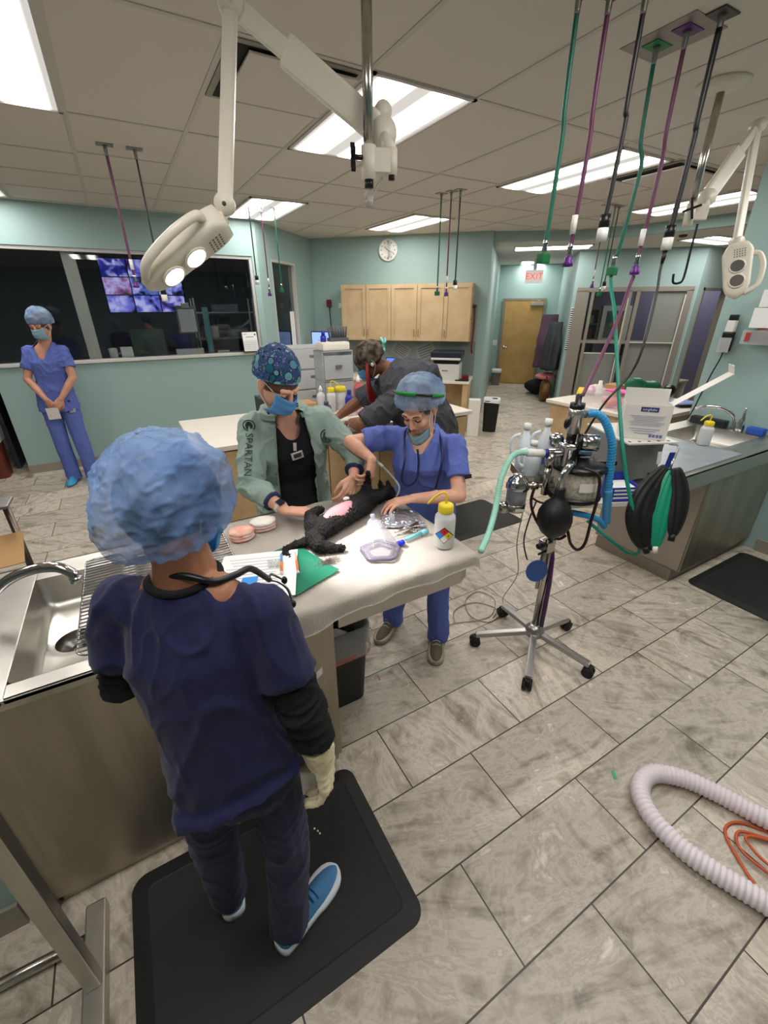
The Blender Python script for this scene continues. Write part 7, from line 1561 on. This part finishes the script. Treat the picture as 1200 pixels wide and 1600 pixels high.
def emblem(root, c, ux, uy, r, m):
    ux, uy = V(ux).normalized(), V(uy).normalized(); n = ux.cross(uy).normalized(); g = MB()
    ring = [V(c) + ux * r * cos(a) + uy * r * sin(a) for a in [2 * pi * j / 30 for j in range(30)]]
    g.tube(ring, r * .1, 6, closed=True)
    P = [(-.5, -.65), (-.2, -.7), (-.12, -.1), (0, -.05), (.12, -.1), (.2, -.7), (.5, -.65), (.62, .1), (.4, .62), (0, .82), (-.4, .62), (-.62, .1)]
    g.prism([(x * r, y * r) for x, y in P], 0, .0012, M=frame(c, ux, uy)); return g.build('emblem', m, root)
emblem(jk, (.772, 1.911, 1.215), (.85, -.1, 0), (.0, .2, 1), .030, ink)
emblem(jk, a_s.lerp(a_e, .08) + outw * .084, sdw if sdw.x > 0 else -sdw, (0, -.2, 1), .026, ink)
# smart watch
wv = V(J['armR'][2]); wd_ = (wv - V(J['armR'][1])).normalized()
ws = tag(MB().tube([wv - wd_ * .045, wv - wd_ * .025], [.0305, .0298], 22).build('wrist_strap', mat('pale_strap', (214, 190, 182), .5)), None, None)
wt_ = thing('wristwatch', 'square smartwatch on the wrist of the woman in the sage jacket', 'watch', tuple(wv - wd_ * .035)); off = wloc(wt_); ws.data.transform(Matrix.Translation(-off)); ws.parent = wt_
nn = V((.1, -.75, .75)); nn = (nn - wd_ * nn.dot(wd_)).normalized(); MB().obox(wv - wd_ * .035 + nn * .031, wd_ * .034, wd_.cross(nn) * .03, nn * .008, .004).build('watch_face', mat('watch_glass', (30, 32, 40), .15), wt_)
# patterned surgical cap: bubbles of teal, aqua and navy
def bubble_mat():
    m = bpy.data.materials.new('bubble_print'); m.use_nodes = True; nt = m.node_tree; n = nt.nodes; l = nt.links; b = n['Principled BSDF']; b.inputs['Roughness'].default_value = .8
    tc = n.new('ShaderNodeTexCoord'); cols = []
    def layer(scale, thr, colA, colB, prev):
        v = n.new('ShaderNodeTexVoronoi'); v.inputs['Scale'].default_value = scale; l.new(tc.outputs['Object'], v.inputs['Vector'])
        lt = n.new('ShaderNodeMath'); lt.operation = 'LESS_THAN'; lt.inputs[1].default_value = thr; l.new(v.outputs['Distance'], lt.inputs[0])
        ed = n.new('ShaderNodeMath'); ed.operation = 'LESS_THAN'; ed.inputs[1].default_value = thr * .86; l.new(v.outputs['Distance'], ed.inputs[0])
        sp = n.new('ShaderNodeSeparateColor'); l.new(v.outputs['Color'], sp.inputs[0])
        r = n.new('ShaderNodeValToRGB'); r.color_ramp.interpolation = 'CONSTANT'; e = r.color_ramp.elements; e[0].color = rgb(*colA[0]); e[1].position = .8; e[1].color = rgb(*colA[-1])
        for k, c in enumerate(colA[1:-1]): q = e.new((k + 1) * .8 / (len(colA) - 1)); q.color = rgb(*c)
        l.new(sp.outputs[0], r.inputs[0])
        m1 = n.new('ShaderNodeMix'); m1.data_type = 'RGBA'; m1.inputs[6].default_value = rgb(*colB); l.new(ed.outputs[0], m1.inputs[0]); l.new(r.outputs[0], m1.inputs[7])
        m2 = n.new('ShaderNodeMix'); m2.data_type = 'RGBA'; l.new(lt.outputs[0], m2.inputs[0]); l.new(m1.outputs[2], m2.inputs[7])
        if prev is None: m2.inputs[6].default_value = rgb(80, 104, 160)
        else: l.new(prev, m2.inputs[6])
        return m2.outputs[2]
    o = layer(120, .42, [(120, 140, 200), (60, 80, 150), (170, 190, 220), (70, 120, 160)], (24, 32, 72), None)
    o = layer(46, .40, [(40, 120, 150), (150, 190, 120), (120, 150, 210), (190, 215, 220)], (20, 30, 60), o)
    o = layer(23, .47, [(140, 205, 205), (34, 128, 156), (120, 180, 200), (176, 214, 206)], (18, 40, 66), o)
    l.new(o, b.inputs['Base Color']); return m
def skull_cap(c, M, root, m, r=(.092, .114, .112), low=100, name='surgical_cap', band=True, seed=0.):
    rings = []; N = 26
    for i in range(N + 1):
        th = radians(1.5 + (low - 1.5) * i / N); R = []
        for j in range(56):
            a = 2 * pi * j / 56; d = V((sin(th) * cos(a), sin(th) * sin(a), cos(th))); k = 1 + .02 * nz(d, 4, seed) + .012 * (1 - abs(nz(d, 9, seed)) * 3)
            zz = d.z if d.z > 0 else d.z * 1.25
            R.append(V(c) + M @ V((d.x * r[0] * k, d.y * r[1] * k, zz * r[2] * k)))
        rings.append(R)
    g = MB().ring(rings, cap=False); bmesh.ops.solidify(g.bm, geom=g.bm.faces[:], thickness=.0025); return g.build(name, m, root)
hairball(rootB, J['head'], M, 1., hair_b, (.082, .10, .09))
skull_cap(V(J['head']) + M @ V((0, -.022, .040)), M @ Matrix.Rotation(.38, 3, 'X'), rootB, bubble_mat(), r=(.093, .112, .116), low=98)
mask(T, 1., rootB, mask_m, loop_m)
for k in (-1, 1): MB().tube(crv([T(.017 * k, .0905, .004), T(.031 * k, .0945, -.004), T(.046 * k, .086, .002)], 4), .0022, 8).build('eyelashes', mat('lash', (36, 24, 20), .8), rootB); MB().ell(T(.031 * k, .080, .006), (.0145, .0135, .0115), M, 14).build('eyelid', skinB, rootB)
# badge on a lanyard reel clipped at the V of the top
bd = thing('name_badge', 'silver clip badge hanging on the black top of the woman in the jacket', 'badge', (.605, 1.905, 1.16))
MB().obox((.607, 1.912, 1.185), (.014, -.003, 0), (0, .003, .001), (0, -.006, .04)).build('clip_strap', mat('clear_strap', (190, 192, 196), .3), bd)
MB().obox((.612, 1.902, 1.145), (.056, -.006, .012), (0, .006, .002), (-.008, -.006, .036), .003).build('badge_card', mat('silver_badge', (208, 208, 212), .25, .5), bd)
MB().obox((.612, 1.8965, 1.145), (.036, -.004, .008), (0, .001, .0), (-.004, -.003, .020)).build('badge_print', mat('badge_dark', (52, 48, 50), .4), bd)

# C: woman in light blue scrubs at the right end of the table
J = dict(base=(1.2, 1.70, 0), head=(1.130, 1.645, 1.358), face=(-.72, -.42, -.52), up=(0, 0, 1), neck=(1.165, 1.665, 1.265), che=(1.185, 1.665, 1.10), mid=(1.205, 1.69, .96), pel=(1.215, 1.70, .86), hem=(1.215, 1.70, .72),
         latH=(-.75, .66, 0), latS=(-.80, .60, 0),
         armR=((1.045, 1.775, 1.20), (.862, 1.835, 1.19), (.905, 1.695, 1.135), dict(d=(-.30, -.28, -.85), n=(-.55, .75, -.1), t=1, curl=((.35, .45, .3), (.6, .6, .3), (.8, .7, .3), (.9, .7, .3)), tc=.1)),
         armL=((1.275, 1.545, 1.19), (1.205, 1.405, .99), (1.01, 1.50, .985), dict(d=(-.88, .32, -.12), n=(-.1, 0, -1), t=-1, curl=(.3, .4, .3), spread=.16)),
         legR=((1.155, 1.755, .82), (1.13, 1.77, .46), (1.085, 1.79, .11)), legL=((1.28, 1.64, .82), (1.265, 1.60, .46), (1.235, 1.53, .11)),
         cut=[((1.125, 1.625, 1.275), .075), ((1.105, 1.60, 1.22), .05), ((1.095, 1.585, 1.18), .03)])
rootC, T, M, bodyC, topC = figure('woman in light blue scrubs with her mask at her chin beside the towelled table', J, dict(skin=skinC, top=blue_m, trousers=blue_m), dict(s=.93, bulk=.92, sh=.142, sleeve=.66, bust=.022, fold=.008, seed=9., off=.014, legw=1.02, cuff=.08))
face_details(T, M, .93, rootC, brow=(96, 66, 44))
hairball(rootC, J['head'], M, .93, hair_b, (.084, .102, .09), off=(0, -.022, .038))
bouffant(V(J['head']) + M @ V((0, -.034, .046)), M, 1., rootC, bouf2, rx=.112, ry=.128, rz=.100, tilt=.35, seed=6.1, low=104, amp=.005)
mask(T, .93, rootC, mask_p, loop_m, low=.072)
patch(rootC, 'sleeve_label', V(J['armL'][0]).lerp(V(J['armL'][1]), .55) + V((.01, -.067, .0)), (.04, -.002, 0), (0, .006, .018), mat('label_maroon', (70, 40, 70), .6))
hl = thing('head_lamp_band', 'black headband with green sparkly strip over the blue cap of the woman at right', 'headband', (1.1, 1.62, 1.43))
Mh = M; hc = V(J['head'])
M3 = Mh @ Matrix.Rotation(.35, 3, 'X'); arc = [hc + Mh @ V((0, -.034, .046)) + M3 @ V((.116 * sin(t), .132 * cos(t) * cos(.42), .104 * cos(t) * sin(.42) + .012)) for t in [radians(-88 + 8.6 * k) for k in range(20)]]
MB().tube(crv(arc, 3), .0055, 8).build('band', blackp, hl)
grn = mat('green_sequins', (24, 150, 60), .25, .6, bump=(500, 1.))
MB().tube(crv(arc[0:5], 3), .008, 8).build('green_strip', grn, hl); MB().tube(crv(arc[8:15], 3), .008, 8).build('green_strip', grn, hl)
st = thing('stethoscope', 'navy stethoscope hanging round the neck of the woman in light blue scrubs', 'stethoscope', (1.15, 1.62, 1.2))
nv = mat('navy_tubing', (26, 30, 74), .35)
fC = V((-.6, -.8, 0)); lC = V((-.8, .6, 0))
MB().tube(crv([V(J['neck']) + lC * .05 - fC * .03 + V((0, 0, .005)), V(J['neck']) + lC * .082 + fC * .03 + V((0, 0, -.03)), V(J['che']) + lC * .088 + fC * .142 + V((0, 0, .04)), V(J['che']) + lC * .10 + fC * .152 + V((0, 0, -.05)), V(J['che']) + lC * .07 + fC * .155 + V((0, 0, -.085)), V(J['che']) + lC * .03 + fC * .158 + V((0, 0, -.05)), V(J['che']) + lC * .022 + fC * .155 + V((0, 0, .03)), V(J['che']) + lC * .03 + fC * .135 + V((0, 0, .09))], 8), .0055, 8).build('tubing', nv, st)
MB().tube(crv([V(J['neck']) + lC * .05 - fC * .03 + V((0, 0, .005)), V(J['neck']) - fC * .062 + V((0, 0, .01)), V(J['neck']) - lC * .075 + fC * .01 + V((0, 0, -.015)), V(J['che']) - lC * .085 + fC * .13 + V((0, 0, .06)), V(J['che']) - lC * .075 + fC * .158 + V((0, 0, -.03)), V(J['mid']) - lC * .062 + fC * .158 + V((0, 0, .03))], 8), .0065, 8).build('tubing', nv, st)
pc = V(J['mid']) - lC * .062 + fC * .16 + V((0, 0, .01)); MB().lathe([(.0, -.012), (.012, -.01), (.014, -.004), (.02, .0), (.02, .006), (.0, .007)], pc, 20, axis=fC).cyl(pc + V((0, 0, .03)), pc, .006).build('chest_piece', steel_rod, st)
sneak = mat('brown_shoe', (98, 88, 72), .75, bump=(200, .4)); sole_b = mat('pale_brown_sole', (160, 150, 134), .6)
shoe(rootC, (1.085, 1.795, 0), (.97, 1.72, .001), .92, sneak, sole_b, mat('pale_lace', (180, 176, 164), .8)); shoe(rootC, (1.235, 1.54, 0), (1.15, 1.43, .001), .92, sneak, sole_b, mat('pale_lace', (180, 176, 164), .8))

# D: bending person in dark grey scrubs
J = dict(base=(1.88, 2.68, .018), head=(1.535, 2.875, 1.43), face=(-.70, .38, -.60), up=(-.3, 0, 1), neck=(1.645, 2.83, 1.375), che=(1.77, 2.745, 1.235), mid=(1.85, 2.70, 1.09), pel=(1.89, 2.67, .95), hem=(1.89, 2.66, .78),
         latH=(.3, .95, 0), latS=(.35, .93, 0),
         armL=((1.66, 2.59, 1.235), (1.35, 2.66, 1.03), (1.40, 2.94, .985), dict(d=(.2, .9, -.2), n=(0, 0, -1), t=-1, curl=(.3, .4, .2))),
         armR=((1.75, 2.93, 1.25), (1.58, 3.14, 1.10), (1.42, 3.20, .985), dict(d=(-.8, .3, -.1), n=(0, 0, -1), t=1, curl=(.3, .4, .2))),
         legL=((1.87, 2.58, .90), (1.84, 2.56, .48), (1.86, 2.56, .12)), legR=((1.92, 2.76, .90), (1.90, 2.78, .48), (1.93, 2.78, .12)), cut=[((1.64, 2.82, 1.36), .085)])
rootD, T, M, bodyD, topD = figure('person in dark grey scrubs bending over the island counter, turquoise bow on the cap', J, dict(skin=skinD, top=gray_m, trousers=gray_m), dict(s=1.03, bulk=1.42, depth=1.35, sh=.165, armb=1.35, sleeve=.95, bust=.02, fold=.012, seed=13., off=.016))
hairball(rootD, J['head'], M, 1., hair_d, (.084, .10, .09))
camo = mat('dark_print_cap', (66, 54, 46), .8, var=(26, (150, 132, 116)))
skull_cap(V(J['head']) + M @ V((0, -.014, .03)), M, rootD, camo, r=(.094, .118, .112), low=106, seed=3)
rib_m = mat('turquoise_ribbon', (130, 206, 196), .6); kc = V(J['head']) + M @ V((.0, -.128, .03)) 
kx = V((.1, -.99, 0))
g = MB().ell(kc + V((.0, -.012, .0)), .015)
for a in (1.2, 1.9, 4.1, 4.8):
    d = V((.25 * cos(a), -.25, sin(a))) if False else V((.6 * cos(a), -.45 * cos(a), sin(a))); b0 = kc + V((.0, -.012, 0)); g.tube(crv([b0, b0 + d * .025 + V((.0, -.02, 0)), b0 + d * .045 + V((.0, -.01, 0)), b0 + d * .06], 4), [.004] + [.010] * 11 + [.006], 6, flat=.4)
g.build('ribbon_bow', rib_m, rootD)
# unidentified red item beside the face, built as hanging strands
g = MB(); hc = V(J['head'])
for k in range(9):
    o = .012 * (k - 4); g.tube(crv([hc + V((-.05 + o * .2, -.045 + .3 * o, -.0)), hc + V((-.055 + o * .3, -.06 + o * .5, -.09)), hc + V((-.04 + o * .5, -.055 + o * .6, -.19)), hc + V((-.01 + o * .6, -.05, -.27 - .02 * sin(k * 2.)))], 5), [.009] + [.013] * 14 + [.005], 8)
g.build('red_strands', mat('red_strands', (134, 26, 28), .5, bump=(90, .6)), rootD)
mask(T, 1., rootD, mask_m, loop_m)
MB().ell(V(J['head']) + V((-.03, -.085, -.015)), (.012, .01, .014)).build('earring', white_m, rootD)
shoe(rootD, (1.88, 2.56, 0), (1.7, 2.58, .0185), 1., blackp, blackp); shoe(rootD, (1.95, 2.78, 0), (1.75, 2.80, .0185), 1., blackp, blackp)
shoeB = mat('dark_shoe', (30, 30, 34), .6)
shoe(rootB, (.55, 2.17, 0), (.53, 1.95, .001), 1., shoeB, sole_w); shoe(rootB, (.75, 2.16, 0), (.77, 1.95, .001), 1., shoeB, sole_w)

# E: standing observer by the window
J = dict(base=(-.70, 5.70, 0), head=(-.655, 5.68, 1.62), face=(-.42, -.84, -.22), up=(0, 0, 1), neck=(-.665, 5.71, 1.475), che=(-.685, 5.71, 1.28), mid=(-.705, 5.71, 1.09), pel=(-.715, 5.71, .96), hem=(-.72, 5.71, .80),
         latH=(-.96, .25, 0), latS=(-.96, .25, 0),
         armR=((-.820, 5.735, 1.385), (-.905, 5.70, 1.13), (-.79, 5.555, .935), dict(d=(.42, -.12, -.75), n=(.45, .85, 0), t=-1, curl=(.5, .5, .3))),
         armL=((-.535, 5.67, 1.385), (-.515, 5.60, 1.13), (-.665, 5.535, .935), dict(d=(-.5, -.12, -.62), n=(-.2, .9, -.1), t=1, curl=(.5, .5, .3))),
         legR=((-.80, 5.72, .92), (-.80, 5.69, .5), (-.795, 5.72, .10)), legL=((-.63, 5.69, .92), (-.625, 5.66, .5), (-.61, 5.68, .10)),
         cut=[((-.70, 5.645, 1.475), .085), ((-.715, 5.615, 1.40), .05), ((-.72, 5.60, 1.35), .032)])
rootE, T, M, bodyE, topE = figure('woman in blue scrubs and mask standing with clasped hands in front of the half wall', J, dict(skin=skinE, top=blue_m, trousers=blue_m), dict(s=1.0, bulk=.96, sh=.15, sleeve=.62, bust=.012, fold=.009, seed=21., off=.014, legw=1.08, cuff=.07))
face_details(T, M, 1., rootE, brow=(110, 78, 52))
hairball(rootE, J['head'], M, 1., hair_b, (.083, .102, .09), off=(0, -.018, .035))
bouffant(V(J['head']) + M @ V((0, -.030, .055)), M, 1., rootE, bouf2, rx=.106, ry=.124, rz=.118, tilt=.18, seed=3.7, low=106, amp=.004, n=56)
mask(T, 1., rootE, mask_p, loop_m)
cover_m = mat('blue_shoe_cover', (66, 158, 205), .5, bump=(60, .8))
shoe(rootE, (-.795, 5.73, 0), (-.83, 5.55, .001), 1.08, cover_m, None, None, True); shoe(rootE, (-.61, 5.69, 0), (-.60, 5.5, .001), 1.08, cover_m, None, None, True)
patch(rootE, 'hip_badge', (-.62, 5.585, .80), (.09, .012, 0), (0, 0, .04), mat('badge_white', (222, 222, 226), .4)); patch(rootE, 'badge_photo', (-.645, 5.580, .80), (.03, .004, 0), (0, 0, .034), mat('badge_photo', (60, 50, 60), .4)); MB().ell((-.61, 5.585, .90), (.013, .004, .013)).build('badge_reel', mat('reel_navy', (30, 34, 90), .4), rootE)
tag(MB().obox((-.765, 5.52, .80), (.105, .01, 0), (0, .002, 0), (0, -.02, .12), .0).build('paper_envelope', mat('printed_paper', (222, 214, 208), .7, var=(60, (206, 196, 192)))), 'white printed envelope held by the standing observer in blue scrubs', 'envelope')
tag(MB().tube(crv([V((-.72, 5.6, 1.36)), V((-.735, 5.57, 1.2)), V((-.745, 5.56, 1.0))], 4), .0001, 4).build('t_', loop_m), None, None)
bpy.data.objects.remove(bpy.data.objects['t_'])
